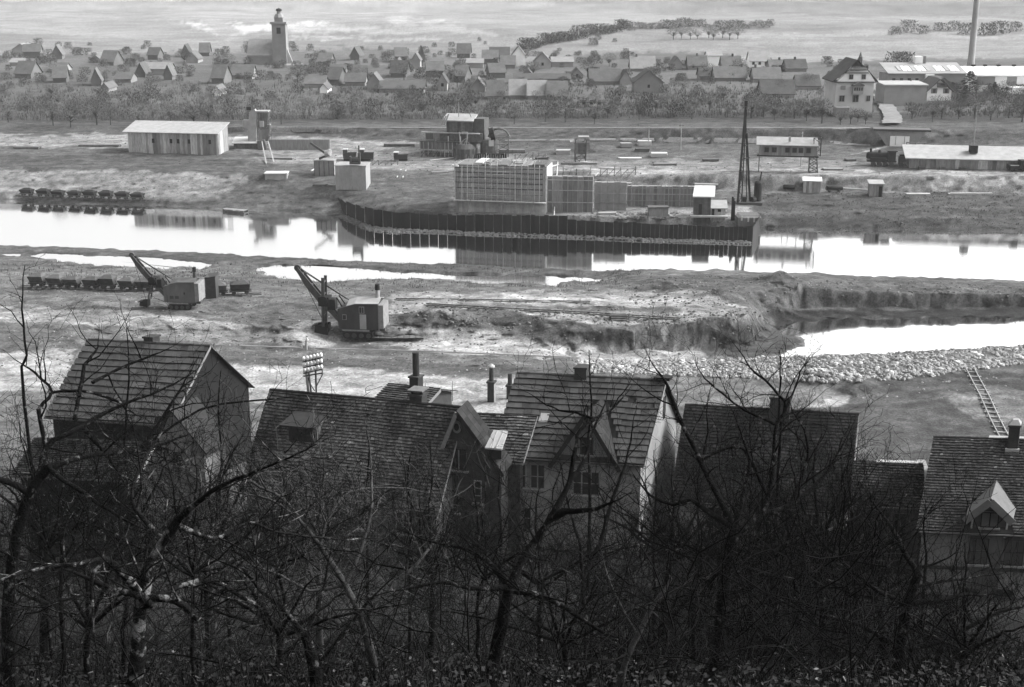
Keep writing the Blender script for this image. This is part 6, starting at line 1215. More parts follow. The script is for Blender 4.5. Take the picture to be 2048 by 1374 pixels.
def chimney_on(t, x, y_, z0, h, w_, label=None, pot=True, m=None, K=0):
    c = SB().box(x - w_ / 2, x + w_ / 2, y_ - w_ / 2, y_ + w_ / 2, z0, z0 + h).build('chimney', m or M_BRICK, t); SB().box(x - w_ / 2 - .07, x + w_ / 2 + .07, y_ - w_ / 2 - .07, y_ + w_ / 2 + .07, z0 + h, z0 + h + .12).build('cap', m or M_BRICK, c); return c

# H4: the tall house with big slates, wall dormer and pale right gable
def slate_house():
    dx0, dx1 = 3.9, 7.5
    t, wd, hw, hr, d, rf = fhouse('tall house with big square slates, wide wall dormer and pale right gable', (995, 898), (1282, 920), 76.5, 7.6, 748, k=.24, dDe=1.5, wallm=M_RENDER_L, roofm=M_SLATE, tiles=(14, 19, True), skip=lambda x, y_: (dx0 + 3.2 * y_ / 3.8 * .55 < x < dx1 - 3.2 * y_ / 3.8 * .55) and y_ < 2.6, drop=.004)
    # wall dormer
    sl = hr / (d / 2); ap = hw + hr * .72; zb = hw - .1; xm = (dx0 + dx1) / 2
    SB().slab([(dx0, -.06, -.5), (dx1, -.06, -.5), (dx1, -.06, zb), (xm, -.06, ap), (dx0, -.06, zb)], (0, 1, 0), .3).build('dormer_wall', M_RENDER_L, t)
    yb = (ap - hw) / sl; b = SB(); o_ = .3
    for sx, ex in ((dx0 - .35, 0), (dx1 + .35, 1)):
        zl = zb - .35 * (ap - zb) / (xm - dx0); P = [(sx, -.55, zl), (xm, -.55, ap), (xm, yb, ap), (sx, (zl - hw) / sl, zl)]
        P = [Vector(p) for p in P]; b.add(P + [p + Vector((0, 0, .1)) for p in P], [(3, 2, 1, 0), (4, 5, 6, 7), (0, 1, 5, 4), (1, 2, 6, 5), (2, 3, 7, 6), (3, 0, 4, 7)])
    dr = b.build('dormer_roof', M_OLDWOOD, t)
    for s_ in (0, 1):                                     # slates of the two dormer slopes
        for r_ in range(9):
            f0, f1 = r_ / 9, (r_ + 1.12) / 9; sx = dx1 + .35 if s_ else dx0 - .35; zl = zb - .35 * (ap - zb) / (xm - dx0); X = lambda f: sx + (xm - sx) * f; Zz = lambda f: zl + (ap - zl) * f; L_ = lambda f: (Zz(f) - hw) / sl
            n = 5
            for c_ in range(n):
                y0 = -.55 + (L_(f0) + .55) * c_ / n; y1 = -.55 + (L_(f0) + .55) * (c_ + .96) / n
                if y1 - y0 < .05: continue
                p = [Vector((X(f0), y0, Zz(f0) + .14)), Vector((X(f0), y1, Zz(f0) + .14)), Vector((X(f1), y1, Zz(f1) + .115)), Vector((X(f1), y0, Zz(f1) + .115))]; SB().add(p + [q - Vector((0, 0, .04)) for q in p], [(0, 1, 2, 3), (0, 1, 5, 4), (3, 0, 4, 7), (1, 2, 6, 5)]).build('roof_tile', M_TILE1, dr)
    for sx in (dx0 - .38, dx1 + .38):
        zl = zb - .38 * (ap - zb) / (xm - dx0); SB().beam((sx, -.6, zl), (xm, -.6, ap + .04), .06, .26).build('barge_board', M_OLDWOOD, t)
    window(t, xm - .45, xm + .35, hw + .1, hw + 1.25, -.06, M_OLDWOOD, 2, 2)
    for a in (.9, 2.1): window(t, a, a + .95, hw - 2.4, hw - .75, -.01, M_FRAME, 2, 2)
    window(t, xm - .9, xm + .8, hw - 2.6, hw - 1.0, -.06, M_FRAME, 3, 2); window(t, 1.2, 2.2, hw - 5.2, hw - 3.7, -.01, M_FRAME, 2, 2)
    SB().box(.2, dx0 - .1, -.12, -.005, hw - 3.0, hw - 2.8).build('band', M_RENDER_L, t)
    # openings of the right gable
    for y_, z0, z1 in ((4.6, hw + 1.1, hw + 2.6), (2.6, hw + 2.5, hw + 2.9), (3.3, hw + 2.9, hw + 3.2)): SB().box(wd - .02, wd + .03, y_ - .25, y_ + .25, z0, z1).build('gable_opening', M_GLASS, t)
    # skylight and ridge stack
    yy = 1.35; zz = hw + yy * sl; SB().hexa([(2.05, yy, zz + .1), (2.6, yy, zz + .1), (2.6, yy + .45, zz + .45 * sl + .12), (2.05, yy + .45, zz + .45 * sl + .12), (2.05, yy, zz + .22), (2.6, yy, zz + .22), (2.6, yy + .45, zz + .45 * sl + .16), (2.05, yy + .45, zz + .45 * sl + .16)]).build('skylight', M_ZINC, t)
    chimney_on(t, 3.9, d / 2 + .1, hw + hr - .4, 1.0, .75); SB().box(wd - .4, wd + .6, d / 2 - .35, d / 2 + .35, hw + hr + .12, hw + hr + .32).build('gable_cap', M_OLDWOOD, t)
    SB().tube([(.1, -.35, hw - .3), (.15, -.1, hw - .8), (.15, -.1, 0)], .06, 8).build('downpipe', M_DARKST, t)
slate_house()
# H3: narrow gabled house facing us
def gable_house():
    A = UD(872, 962, 75.2); B = UD(1000, 975, 74.0); o, rz, wd = frame(A, B); o.z = gz(o.x, o.y) - .2; hw = UD(936, 955, 74.6).z - o.z; ap = UD(919, 826, 74.6).z - o.z; SB.K = 0
    t = thing('house', 'narrow gabled house with oval attic window between the long roof and the slate house', 'house', o, rz); xa = wd * .37
    SB().slab([(0, 0, -.6), (wd, 0, -.6), (wd, 0, hw + .9), (xa, 0, ap), (0, 0, hw - .3)], (0, 1, 0), 1.7).build('wall', M_RENDER_D, t)
    b = SB()
    for x0, z0 in ((-.35, hw - .55), (wd + .3, hw + .6)):
        P = [Vector((x0, -.35, z0)), Vector((xa, -.35, ap + .05)), Vector((xa, 1.8, ap + .05)), Vector((x0, 1.8, z0))]; b.add(P + [p + Vector((0, 0, .12)) for p in P], [(3, 2, 1, 0), (4, 5, 6, 7), (0, 1, 5, 4), (1, 2, 6, 5), (2, 3, 7, 6), (3, 0, 4, 7)])
    rf = b.build('roof', M_OLDWOOD, t)
    for r_ in range(14):
        f0, f1 = r_ / 14, (r_ + 1.1) / 14; x0, z0 = wd + .3, hw + .6; X = lambda f: x0 + (xa - x0) * f; Zz = lambda f: z0 + (ap + .05 - z0) * f
        for c_ in range(3): y0 = -.35 + 2.1 * c_ / 3; p = [Vector((X(f0), y0, Zz(f0) + .16)), Vector((X(f0), y0 + .68, Zz(f0) + .16)), Vector((X(f1), y0 + .68, Zz(f1) + .135)), Vector((X(f1), y0, Zz(f1) + .135))]; SB().add(p + [q - Vector((0, 0, .04)) for q in p], [(0, 1, 2, 3), (0, 1, 5, 4), (3, 0, 4, 7)]).build('roof_tile', M_TILE1, rf)
    for x0, z0, x1, z1 in ((-.4, hw - .6, xa, ap + .1), (xa, ap + .1, wd + .35, hw + .5)): SB().beam((x0, -.4, z0), (x1, -.4, z1), .07, .24).build('barge_board', M_RENDER_L if x0 < 0 else M_OLDWOOD, t)
    f = SB(); cx, cz = xa - .12, ap - .95; f.tube([(cx, -.07, cz), (cx, .01, cz)], .3, 14); f.v = [(x, y_, cz + (z - cz) * 1.35) for x, y_, z in f.v]; w_ = f.build('oval_window', M_FRAME, t); g = SB(); g.tube([(cx, -.09, cz), (cx, -.02, cz)], .16, 14); g.v = [(x, y_, cz + (z - cz) * 1.5) for x, y_, z in g.v]; g.build('pane', M_GLASS, w_)
    window(t, xa - .5, xa + .5, hw + .45, hw + 1.85, -.01, M_OLDWOOD, 2, 1); SB().box(xa - .03, xa + .04, -.14, -.095, hw + .5, hw + 1.8).build('mullion', M_FRAME, t)
    window(t, wd * .6, wd * .6 + .5, hw - 1.6, hw - .1, -.01, M_FRAME, 1, 3); window(t, .7, 1.5, hw - 2.4, hw - .9, -.01, M_OLDWOOD, 1, 1)
    SB().tube([(wd + .2, -.3, hw + .5), (wd + .1, -.12, hw - .2), (wd + .1, -.12, .1)], .06, 8).build('downpipe', M_DARKST, t)
    # zinc hood in the valley
    z_ = thing('zinc_hood', 'bright zinc sheet hood in the valley beside the slate house', 'roof hood', UD(990, 893, 73.4), math.radians(-14)); MB().hexa([(-.55, -.3, -.1), (.5, -.3, -.1), (.55, 1.0, .55), (-.35, 1.0, .55), (-.55, -.3, 0), (.5, -.3, 0), (.55, 1.0, .68), (-.35, 1.0, .68)]).build('sheet', M_ZINC, z_); MB().box(-.4, .4, 0, .9, -.8, -.1).build('curb', M_OLDWOOD, z_)
    for x in (-.2, .18): MB().beam((x - .04, -.28, .03), (x + .12, .98, .69), .04, .04).build('seam', M_ZINC, z_)
gable_house()
# low linking roof behind the narrow gable
SB.K = .24
fhouse('low tiled roof linking the narrow gabled house and the slate house', (905, 905), (1040, 918), 76.3, 4.2, 829, k=.24, dDe=.6, wallm=M_RENDER_D, roofm=M_TILE, tiles=(16, 14, False))
# H2: long tiled roof
def long_house():
    t, wd, hw, hr, d, rf = fhouse('long house with mottled tile roof, dark dormer and insulator rack on its ridge', (492, 965), (872, 1008), 76.0, 7.6, 782, k=.10, dDe=3.4, wallm=M_RENDER, roofm=M_TILE, tiles=(32, 64, False), drop=.006)
    sl = hr / (d / 2); x0, x1 = 2.1, 3.9; y0 = 1.7; z0 = hw + y0 * sl; z1 = z0 + 1.35
    SB().box(x0, x1, y0, y0 + .1, z0 - .1, z1).build('dormer_front', M_OLDWOOD, t); SB().box(x0 + .25, x1 - .15, y0 - .05, y0 + .005, z0 + .3, z1 - .12).build('dormer_opening', M_BLACK, t)
    for x in (x0, x1): SB().slab([(x, y0 + .1, z0), (x, y0 + .1, z1), (x, y0 + 1.5, z1 + .25)], (1, 0, 0), .08).build('dormer_cheek', M_RENDER, t)
    SB().hexa([(x0 - .3, y0 - .5, z1 - .05), (x1 + .35, y0 - .5, z1 - .05), (x1 + .2, y0 + 2.0, z1 + .45), (x0 - .2, y0 + 2.0, z1 + .45), (x0 - .3, y0 - .5, z1 + .08), (x1 + .35, y0 - .5, z1 + .08), (x1 + .2, y0 + 2.0, z1 + .6), (x0 - .2, y0 + 2.0, z1 + .6)]).build('dormer_roof', M_OLDWOOD, t)
    c = chimney_on(t, wd * .77, d / 2 + .3, hw + hr - .5, 1.0, .8)
    for a in (-.32, .32): SB().box(wd * .77 + a - .06, wd * .77 + a + .06, d / 2 + .1, d / 2 + .5, hw + hr + .62, hw + hr + .85).build('cap_post', M_BRICK, c)
    SB().box(wd * .77 - .5, wd * .77 + .5, d / 2 - .2, d / 2 + .8, hw + hr + .85, hw + hr + .93).build('cowl', M_DTIMBER, c)
    for x in (1.5, 4.2, 7.5, 10): window(t, x, x + .9, hw - 2.2, hw - .7, -.01, M_FRAME, 2, 2)
    a = t.matrix_basis @ Vector((3.1 + .38, d / 2, hw + hr)); return a
SB.K = 0
RIDGE = long_house()
# insulator rack on the ridge
def rack():
    P = UD(632, 792, RIDGE.y + .1); t = thing('insulator_rack', 'telephone line rack with rows of white insulators on the long roof ridge', 'line rack', P, math.radians(-22)); s = 1 / pxm(P); X = lambda p: (p - 632) * s * 1.06; Z = lambda p: (792 - p) * s
    MB().beam((X(623), 0, -.3), (X(616), 0, Z(712)), .09).build('post', M_DARKST, t); MB().beam((X(633), 0, -.3), (X(634), 0, Z(708)), .09).build('post', M_DARKST, t); MB().beam((X(632), 0, Z(775)), (X(648), 0, Z(745)), .05).build('strut', M_DARKST, t); MB().beam((X(622), 0, Z(770)), (X(630), 0, Z(782)), .05).build('strut', M_DARKST, t); MB().beam((X(648), 0, Z(745)), (X(648), 0, Z(712)), .05).build('strut', M_DARKST, t)
    ins = MB().tube([(0, 0, 0), (0, 0, .1), (0, 0, .14), (0, 0, .24), (0, 0, .3)], [.045, .1, .11, .085, .04], 10).build('insulator', mat('porcelain', .75, .05, 2, rough=.35), mesh_only=True)
    for r_, (ya, yb) in enumerate(((723, 709), (735, 721), (747, 733), (753, 741))):
        a, c = Vector((X(608), -.05, Z(ya))), Vector((X(650), -.05, Z(yb))); MB().beam(a, c, .09, .08).build('crossarm', M_DARKST, t)
        if r_ < 3:
            for i in range(6): inst('insulator', ins, t, a.lerp(c, (i + .25) / 5.6) + Vector((0, 0, .03)))
    MB().beam((X(611), .4, -.8), (X(606), .4, Z(745)), .2, .06).build('board', M_TIMBER, t)
rack()
t = thing('white_post', 'short pale post with two insulators behind the rack', 'post', G(613, 700)); MB().tube([(0, 0, -.2), (0, 0, 1.0)], .12, 8).build('shaft', M_FELT, t); MB().tube([(.1, 0, 1.0), (.1, 0, 1.25)], [.16, .08], 8).build('insulator', M_WHITE, t); MB().tube([(-.45, 0, .2), (-.45, 0, .45)], [.1, .06], 8).build('insulator', M_WHITE, t)
# chimneys in the yard behind the long roof
def stack(px, py, hpx, bw, pipe, label, crown=False):
    A = G(px, py); s = 1 / pxm(A); t = thing('chimney_stack', label, 'chimney', A, math.radians(-14)); h = hpx * s; pb = pipe * s
    MB().box(-bw / 2, bw / 2, -bw / 2, bw / 2, -.3, h - pb).build('shaft', M_BRICK, t); MB().box(-bw / 2 - .08, bw / 2 + .08, -bw / 2 - .08, bw / 2 + .08, h - pb, h - pb + .14).build('cap', M_BRICK, t); MB().tube([(0, 0, h - pb + .14), (0, 0, h)], [.2, .19], 12).build('pipe', M_BRICK, t)
    if crown: MB().tube([(0, 0, h), (0, 0, h + .12), (0, 0, h + .3)], [.32, .3, .05], 12).build('cowl', M_ZINC, t); MB().box(bw / 2 - .02, bw / 2 + .02, -bw / 2, bw / 2, 0, h - pb - .1).build('sunlit_face_slab', M_RENDER_L, t)  # paler slab paints the sunlit right face of the shaft
stack(983, 803, 72, .58, 32, 'tall chimney stack with round zinc cowl on the pale yard', True); stack(1020, 797, 52, .5, 26, 'shorter dark chimney stack left of the slate house ridge')
def small_roof():
    t, wd, hw, hr, d, rf = fhouse('small tiled roof with tall flue pipe showing above the long ridge', (752, 806), (842, 812), 86, 4.0, 771, k=.2, dDe=1.0, wallm=M_RENDER_D, roofm=M_TILE, tiles=(10, 14, False)); x = wd * .55; c = chimney_on(t, x, d / 2, hw + hr - .3, 1.1, .65, m=M_BRICK); SB().tube([(x, d / 2, hw + hr + .9), (x, d / 2, hw + hr + 2.6)], .22, 12).build('flue_pipe', M_OLDWOOD, c)
small_roof()
for px, py, h, l in ((540, 745, 1.2, 'thin stake at the left end of the pale road'), (905, 802, 1.8, 'thin dark stake on the pale yard left of the tall stack'), (851, 820, 2.4, 'thin sapling pole on the pale yard above the long roof')):
    A = G(px, py); tag(MB().tube([(0, 0, -.2), (.02, 0, h)], [.035, .02], 6).build('stake', M_DTIMBER, loc=A), l, 'stake')
# H1: slate roof at the far left with dark right gable
SB.K = .3
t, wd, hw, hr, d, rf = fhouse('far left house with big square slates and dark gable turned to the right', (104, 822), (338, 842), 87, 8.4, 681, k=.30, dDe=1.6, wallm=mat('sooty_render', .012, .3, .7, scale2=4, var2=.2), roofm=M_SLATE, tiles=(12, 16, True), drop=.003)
chimney_on(t, wd * .5, d / 2 + .3, hw + hr - .4, .8, .7)
# lower left houses half hidden by the orchard
SB.K = 0
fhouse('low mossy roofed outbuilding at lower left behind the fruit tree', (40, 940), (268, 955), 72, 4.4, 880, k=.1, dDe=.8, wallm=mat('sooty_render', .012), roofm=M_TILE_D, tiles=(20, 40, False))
def pale_gable():
    A = UD(308, 905, 77); B = UD(408, 912, 76.3); o, rz, wd = frame(A, B); o.z = gz(o.x, o.y) - .2; hw = UD(350, 890, 76.8).z - o.z; ap = UD(352, 820, 76.8).z - o.z; SB.K = .2; t = thing('house', 'small house with pale plastered gable in the left orchard', 'house', o, rz); xa = wd * .45
    SB().slab([(0, 0, -.6), (wd, 0, -.6), (wd, 0, hw), (xa, 0, ap), (0, 0, hw)], (0, 1, 0), 2.2).build('wall', M_RENDER_L, t); b = SB()
    for x0 in (-.4, wd + .4): P = [Vector((x0, -.3, hw - .4)), Vector((xa, -.3, ap + .05)), Vector((xa, 2.4, ap + .05)), Vector((x0, 2.4, hw - .4))]; b.add(P + [p + Vector((0, 0, .14)) for p in P], [(3, 2, 1, 0), (4, 5, 6, 7), (0, 1, 5, 4), (1, 2, 6, 5), (2, 3, 7, 6), (3, 0, 4, 7)])
    b.build('roof', M_OLDWOOD, t); window(t, wd * .4, wd * .4 + .6, hw - 1.3, hw - .4, -.01, M_OLDWOOD, 2, 2)
pale_gable()
# H5: dark roof right of the slate house
SB.K = 0
def dark_house():
    t, wd, hw, hr, d, rf = fhouse('dark tiled house behind the bare trees with broad chimney and thin pale right gable', (1352, 985), (1688, 1012), 76.5, 7.4, 812, k=.14, dDe=1.8, wallm=M_RENDER_L, roofm=M_TILE_D, tiles=(30, 62, False), drop=.004)
    chimney_on(t, wd * .56, d / 2, hw + hr - .5, 1.5, 1.25); SB().slab([(wd + .31, 0, hw - 4), (wd + .31, d * .5, hw - 4), (wd + .31, d * .5, hw + hr - .4), (wd + .31, 0, hw - .1)], (1, 0, 0), .05).build('gable_board', M_RENDER_L, t)
    for x in (2, 5, 8): window(t, x, x + .95, hw - 2.2, hw - .7, -.01, M_FRAME, 2, 2)
dark_house()
# H6: low outhouse
def outhouse():
    t, wd, hw, hr, d, rf = fhouse('low outhouse with dark open front between the dark house and the right house', (1716, 1000), (1842, 1008), 72.5, 4.6, 926, k=.05, dDe=.4, wallm=M_RENDER_D, roofm=M_TILE_D, tiles=(16, 26, False))
    SB().box(.5, 1.6, -.06, .02, 0, hw - .4).build('opening', M_BLACK, t); SB().box(2.2, 2.9, -.06, .02, 0, hw - .7).build('opening', M_BLACK, t)
    SB().box(wd + .32, wd + .75, -.3, 4.6, -.5, hw + .9).build('party_wall', M_RENDER, t); SB().box(wd + .28, wd + .8, -.35, 4.7, hw + .9, hw + 1.02).build('coping', M_RENDER_L, t); SB().box(1.2, wd, d / 2 - .1, d / 2 + .3, hw + hr + .1, hw + hr + .18).build('ridge_board', M_FELT, t)
outhouse()
# H7: the right house
def right_house():
    cx = 3.75
    t, wd, hw, hr, d, rf = fhouse('right house with small dark tiles, boarded gable dormer and square chimney', (1846, 1040), (2100, 1066), 69.5, 7.4, 877, k=.36, dDe=.7, wallm=mat('house_plaster', .15, .25, .8, scale2=4, var2=.15), roofm=M_TILE_R, tiles=(34, 48, False), skip=lambda x, y_: abs(x - cx) < 1.25 * (1 - y_ / 2.0) and y_ < 1.7)
    sl = hr / (d / 2); zb = hw + .95; ap = hw + 2.05; w_ = .98
    SB().box(cx - w_ + .1, cx + w_ - .1, -.05, 1.9, -.5, zb).build('dormer_wall', M_RENDER, t); SB().slab([(cx - w_ + .1, -.04, zb), (cx + w_ - .1, -.04, zb), (cx, -.04, ap - .15)], (0, 1, 0), .2).build('dormer_gable', M_OLDWOOD, t)
    b = SB(); yb = (ap - hw) / sl
    for sx in (cx - w_ - .35, cx + w_ + .35):
        zl = zb - .15; P = [Vector((sx, -.85, zl)), Vector((cx, -.95, ap)), Vector((cx, yb, ap)), Vector((sx, (zl - hw) / sl, zl))]; b.add(P + [p + Vector((0, 0, .1)) for p in P], [(3, 2, 1, 0), (4, 5, 6, 7), (0, 1, 5, 4), (1, 2, 6, 5), (2, 3, 7, 6), (3, 0, 4, 7)])
    b.build('dormer_roof', M_ZINC if 0 else mat('weathered_boards', .11, .2, 1.5, rough=.85, stretch=(1, 1, 1)), t)
    for sx in (-1, 1): SB().beam((cx + sx * (w_ + .36), -.9, zb - .3), (cx, -1.0, ap - .1), .05, .42).build('barge_board', mat('weathered_boards', .2), t); SB().box(cx + sx * w_ - .05, cx + sx * w_ + .05, -.14, .4, hw - .5, zb).build('cheek_board', M_FELT, t)
    window(t, cx - .5, cx + .5, hw + .0, hw + .95, -.06, M_OLDWOOD, 2, 1, pm=mat('curtained_glass', .12, .15, 1, rough=.4))
    for x in (2.75, 4.75): 
        window(t, x, x + 1.1, hw - 2.35, hw - .7, -.02, M_OLDWOOD, 3, 2, pm=mat('dim_glass', .05, .2, 2, rough=.3)); a = SB(); a.tube([(x + .55, -.12, hw - .92), (x + .55, 0, hw - .92)], .62, 16); a.v = [(xx, y_, max(zz, hw - .72)) for xx, y_, zz in a.v]; a.v = [(xx, y_, hw - .72 + (zz - hw + .72) * .5) for xx, y_, zz in a.v]; a.build('window_arch', M_RENDER_D, t)
    SB().box(-.02, wd, -.12, -.005, hw - 2.75, hw - 2.55).build('band', M_RENDER_D, t); window(t, 4.5, 5.5, hw - 5.2, hw - 3.9, -.02, M_OLDWOOD, 2, 2); window(t, 2.6, 3.5, hw - 5.2, hw - 3.9, -.02, M_OLDWOOD, 2, 2)
    c = chimney_on(t, 4.35, d / 2 - .2, hw + hr - .7, 1.75, .62, m=M_BRICK); SB().add([(4.0, d / 2 - .55, hw + hr + 1.17), (4.7, d / 2 - .55, hw + hr + 1.17), (4.7, d / 2 + .15, hw + hr + 1.17), (4.0, d / 2 + .15, hw + hr + 1.17), (4.2, d / 2 - .35, hw + hr + 1.45), (4.5, d / 2 - .35, hw + hr + 1.45), (4.5, d / 2 - .05, hw + hr + 1.45), (4.2, d / 2 - .05, hw + hr + 1.45)], [(3, 2, 1, 0), (4, 5, 6, 7), (0, 1, 5, 4), (1, 2, 6, 5), (2, 3, 7, 6), (3, 0, 4, 7)]).build('hood', M_CONC, c); SB().box(3.95, 4.75, d / 2 - .6, d / 2 + .2, hw + hr - .62, hw + hr - .3).build('flashing', M_ZINC, c)
    SB().box(2.9, wd, d / 2 - .06, d / 2 + .3, hw + hr + .12, hw + hr + .2).build('ridge_cement', M_FELT, t)
    for x, z in ((4.3, hw - .35), (4.62, hw - .62)): SB().box(x, x + .1, -.12, -.02, z, z + .16).build('insulator', M_WHITE, t)
right_house()
# ------------------------------------------------------------------ bare fruit trees and thicket on the near slope
M_BARK = mat('dark_bark', .006, .6, 9, rough=1, rnd=.15, spec=.04, bump=.8, scale2=1.6, var2=.5, patch=(6, .58, 12))  # pale patches paint highlights onto the dark branches
M_BARK2 = mat('lichen_bark', .04, .6, 7, rough=1, spec=.05, bump=.6, scale2=1.5, var2=.6)
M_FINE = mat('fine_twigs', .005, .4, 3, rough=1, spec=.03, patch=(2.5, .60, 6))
class TM:                                                # fast tube collector
    def __init__(s): s.v = []; s.f = []
    def tube(s, pts, rad, n):
        b = len(s.v); ref = None; m = len(pts)
        for i in range(m):
            d = pts[min(i + 1, m - 1)] - pts[max(i - 1, 0)]; d.normalize()
            if ref is None: ref = d.orthogonal()
            a = ref - d * ref.dot(d)
            if a.length < 1e-6: a = d.orthogonal()
            a.normalize(); ref = a; c = d.cross(a); p = pts[i]; r = rad[i]
            for k in range(n):
                t = 6.2832 * k / n; ct = math.cos(t) * r; st = math.sin(t) * r; s.v.append((p.x + a.x * ct + c.x * st, p.y + a.y * ct + c.y * st, p.z + a.z * ct + c.z * st))
        for i in range(m - 1):
            for k in range(n):
                k2 = (k + 1) % n; s.f.append((b + i * n + k, b + i * n + k2, b + i * n + n + k2, b + i * n + n + k))
    def build(s, name, m, parent, O, smooth=True):
        o = MB(); o.v = [(x - O.x, y_ - O.y, z - O.z) for x, y_, z in s.v]; o.f = s.f; return o.build(name, m, parent, smooth)
def rv(r, k=1.0): return Vector((r.uniform(-k, k), r.uniform(-k, k), r.uniform(-k, k)))
def wander(r, p, d, L_, n, bend, up):
    pts = [p.copy()]; d = d.normalized()
    for i in range(n):
        d = (d + rv(r, bend) + Vector((0, 0, up))).normalized(); p = p + d * (L_ / n); pts.append(p.copy())
    return pts
def sprout(r, T, pts, rad, level, maxl, dens, Lf, up, tw, minr=.0022):
    """side branches of one limb; T[0] limbs, T[1] twigs"""
    seg = [(pts[i + 1] - pts[i]).length for i in range(len(pts) - 1)]; tot = sum(seg)
    n = max(1, int(tot * dens[level]))
    for k in range(n):
        f = (k + r.random()) / n; f = .12 + .88 * f; s = f * tot; i = 0
        while i < len(seg) - 1 and s > seg[i]: s -= seg[i]; i += 1
        t = min(1, s / max(seg[i], 1e-6)); p = pts[i].lerp(pts[i + 1], t); rr = rad[i] * (1 - t) + rad[i + 1] * t; d = (pts[i + 1] - pts[i]).normalized()
        q = (d.orthogonal().normalized() * math.cos(a := r.random() * 6.283) + d.cross(d.orthogonal().normalized()) * math.sin(a)); nd = (d * r.uniform(.2, .9) + q + Vector((0, 0, up * r.uniform(.2, 1.6)))).normalized()
        L_ = Lf[level] * r.uniform(.45, 1.25) * (1.15 - .5 * f); r0 = max(minr * 1.3, min(rr * .62, L_ * .014))
        m = 5 if level == 0 else (4 if level == 1 else 3); pp = wander(r, p, nd, L_, m, .36, .05 * up); rd = [max(minr, r0 * (1 - .8 * j / m)) for j in range(m + 1)]
        T[0 if level == 0 else 1].tube(pp, rd, 5 if r0 > .02 else (4 if r0 > .008 else 3))
        if level + 1 < maxl: sprout(r, T, pp, rd, level + 1, maxl, dens, Lf, up, tw, minr)
def smooth_path(P, rad, sub=3):
    pts = []; rr = []
    for i in range(len(P) - 1):
        p0 = P[max(i - 1, 0)]; p1 = P[i]; p2 = P[i + 1]; p3 = P[min(i + 2, len(P) - 1)]
        for k in range(sub):
            t = k / sub; pts.append(.5 * ((2 * p1) + (p2 - p0) * t + (2 * p0 - 5 * p1 + 4 * p2 - p3) * t * t + (3 * p1 - p0 - 3 * p2 + p3) * t ** 3)); rr.append(rad[i] * (1 - t) + rad[i + 1] * t)
    pts.append(P[-1]); rr.append(rad[-1]); return pts, rr
def tree(label, limbs, D, seed, dens=(3.0, 4.0, 4.0), Lf=(1.1, .55, .28), up=.35, maxl=3, bark=None, twigm=None, name='fruit_tree', cat='tree', group=None, rs=.62, minr=.0028, jig=.02):
    """limbs: lists of (px, py, dD, radius in photo pixels); the first one is the trunk, its first point the foot"""
    r = random.Random(seed); TT = TM(); TL = TM(); TW = TM(); O = None
    for li, lb in enumerate(limbs):
        P = []; rad = []
        for px, py, dd, rp in lb:
            p = UD(px, py, D + dd); P.append(p); rad.append(rp / pxm(p) * rs)
        if li == 0:
            g = gz(P[0].x, P[0].y); foot = P[0].copy()
            if foot.z > g: P.insert(0, Vector((foot.x + r.uniform(-.1, .1), foot.y, g - .25))); rad.insert(0, rad[0] * 1.25)
            O = Vector((P[0].x, P[0].y, g))
        pts, rr = smooth_path(P, rad); 
        for i in range(1, len(pts) - 1): pts[i] = pts[i] + rv(r, jig * min(1.5, D / 20))
        if li:                                            # let the limb run out into a thin tip
            e = wander(r, pts[-1], pts[-1] - pts[-2], 22 * rr[-1] + .35, 6, .16, .04); pts += e[1:]; rr += [max(minr, rr[-1] * (1 - .93 * (q + 1) / 6)) for q in range(6)]
        rr = [a * r.uniform(.9, 1.1) for a in rr]
        (TT if li == 0 else TL).tube(pts, rr, 9 if li == 0 else 7)
        k0 = len(pts) // 2 if li == 0 else 0
        sprout(r, (TL, TW), pts[k0:], rr[k0:], 0, maxl, dens, Lf, up, 1, minr)
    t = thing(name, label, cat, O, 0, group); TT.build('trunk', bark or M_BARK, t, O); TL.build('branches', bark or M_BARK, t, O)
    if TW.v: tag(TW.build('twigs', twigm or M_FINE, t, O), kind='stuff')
    return t
# the old fruit tree at left, nearest
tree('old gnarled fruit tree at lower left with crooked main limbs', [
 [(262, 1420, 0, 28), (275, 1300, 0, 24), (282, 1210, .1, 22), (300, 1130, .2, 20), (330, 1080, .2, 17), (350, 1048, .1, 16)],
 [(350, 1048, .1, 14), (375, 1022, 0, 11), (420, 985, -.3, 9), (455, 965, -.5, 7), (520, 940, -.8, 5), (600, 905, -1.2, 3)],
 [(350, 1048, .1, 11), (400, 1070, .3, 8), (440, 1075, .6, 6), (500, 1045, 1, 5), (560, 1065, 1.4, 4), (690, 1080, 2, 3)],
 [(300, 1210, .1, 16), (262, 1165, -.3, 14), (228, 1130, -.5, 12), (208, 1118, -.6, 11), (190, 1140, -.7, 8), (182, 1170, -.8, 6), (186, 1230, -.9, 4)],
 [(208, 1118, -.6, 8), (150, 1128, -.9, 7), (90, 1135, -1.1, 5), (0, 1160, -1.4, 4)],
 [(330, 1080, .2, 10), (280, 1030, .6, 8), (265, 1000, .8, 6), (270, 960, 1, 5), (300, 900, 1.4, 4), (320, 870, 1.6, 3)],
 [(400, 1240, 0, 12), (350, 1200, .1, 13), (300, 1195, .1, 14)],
 [(282, 1210, .1, 10), (400, 1160, .8, 9), (470, 1185, 1.2, 8), (520, 1220, 1.5, 6), (545, 1290, 1.8, 4)]], 15.5, 11, dens=(4.2, 4.6, 4.5), Lf=(1.25, .55, .26), bark=mat('patchy_bark', .010, .6, 9, rough=1, spec=.04, bump=.8, scale2=1.6, var2=.4, patch=(4, .54, 16)), jig=.012)  # patchy bark carries painted highlights along the limbs
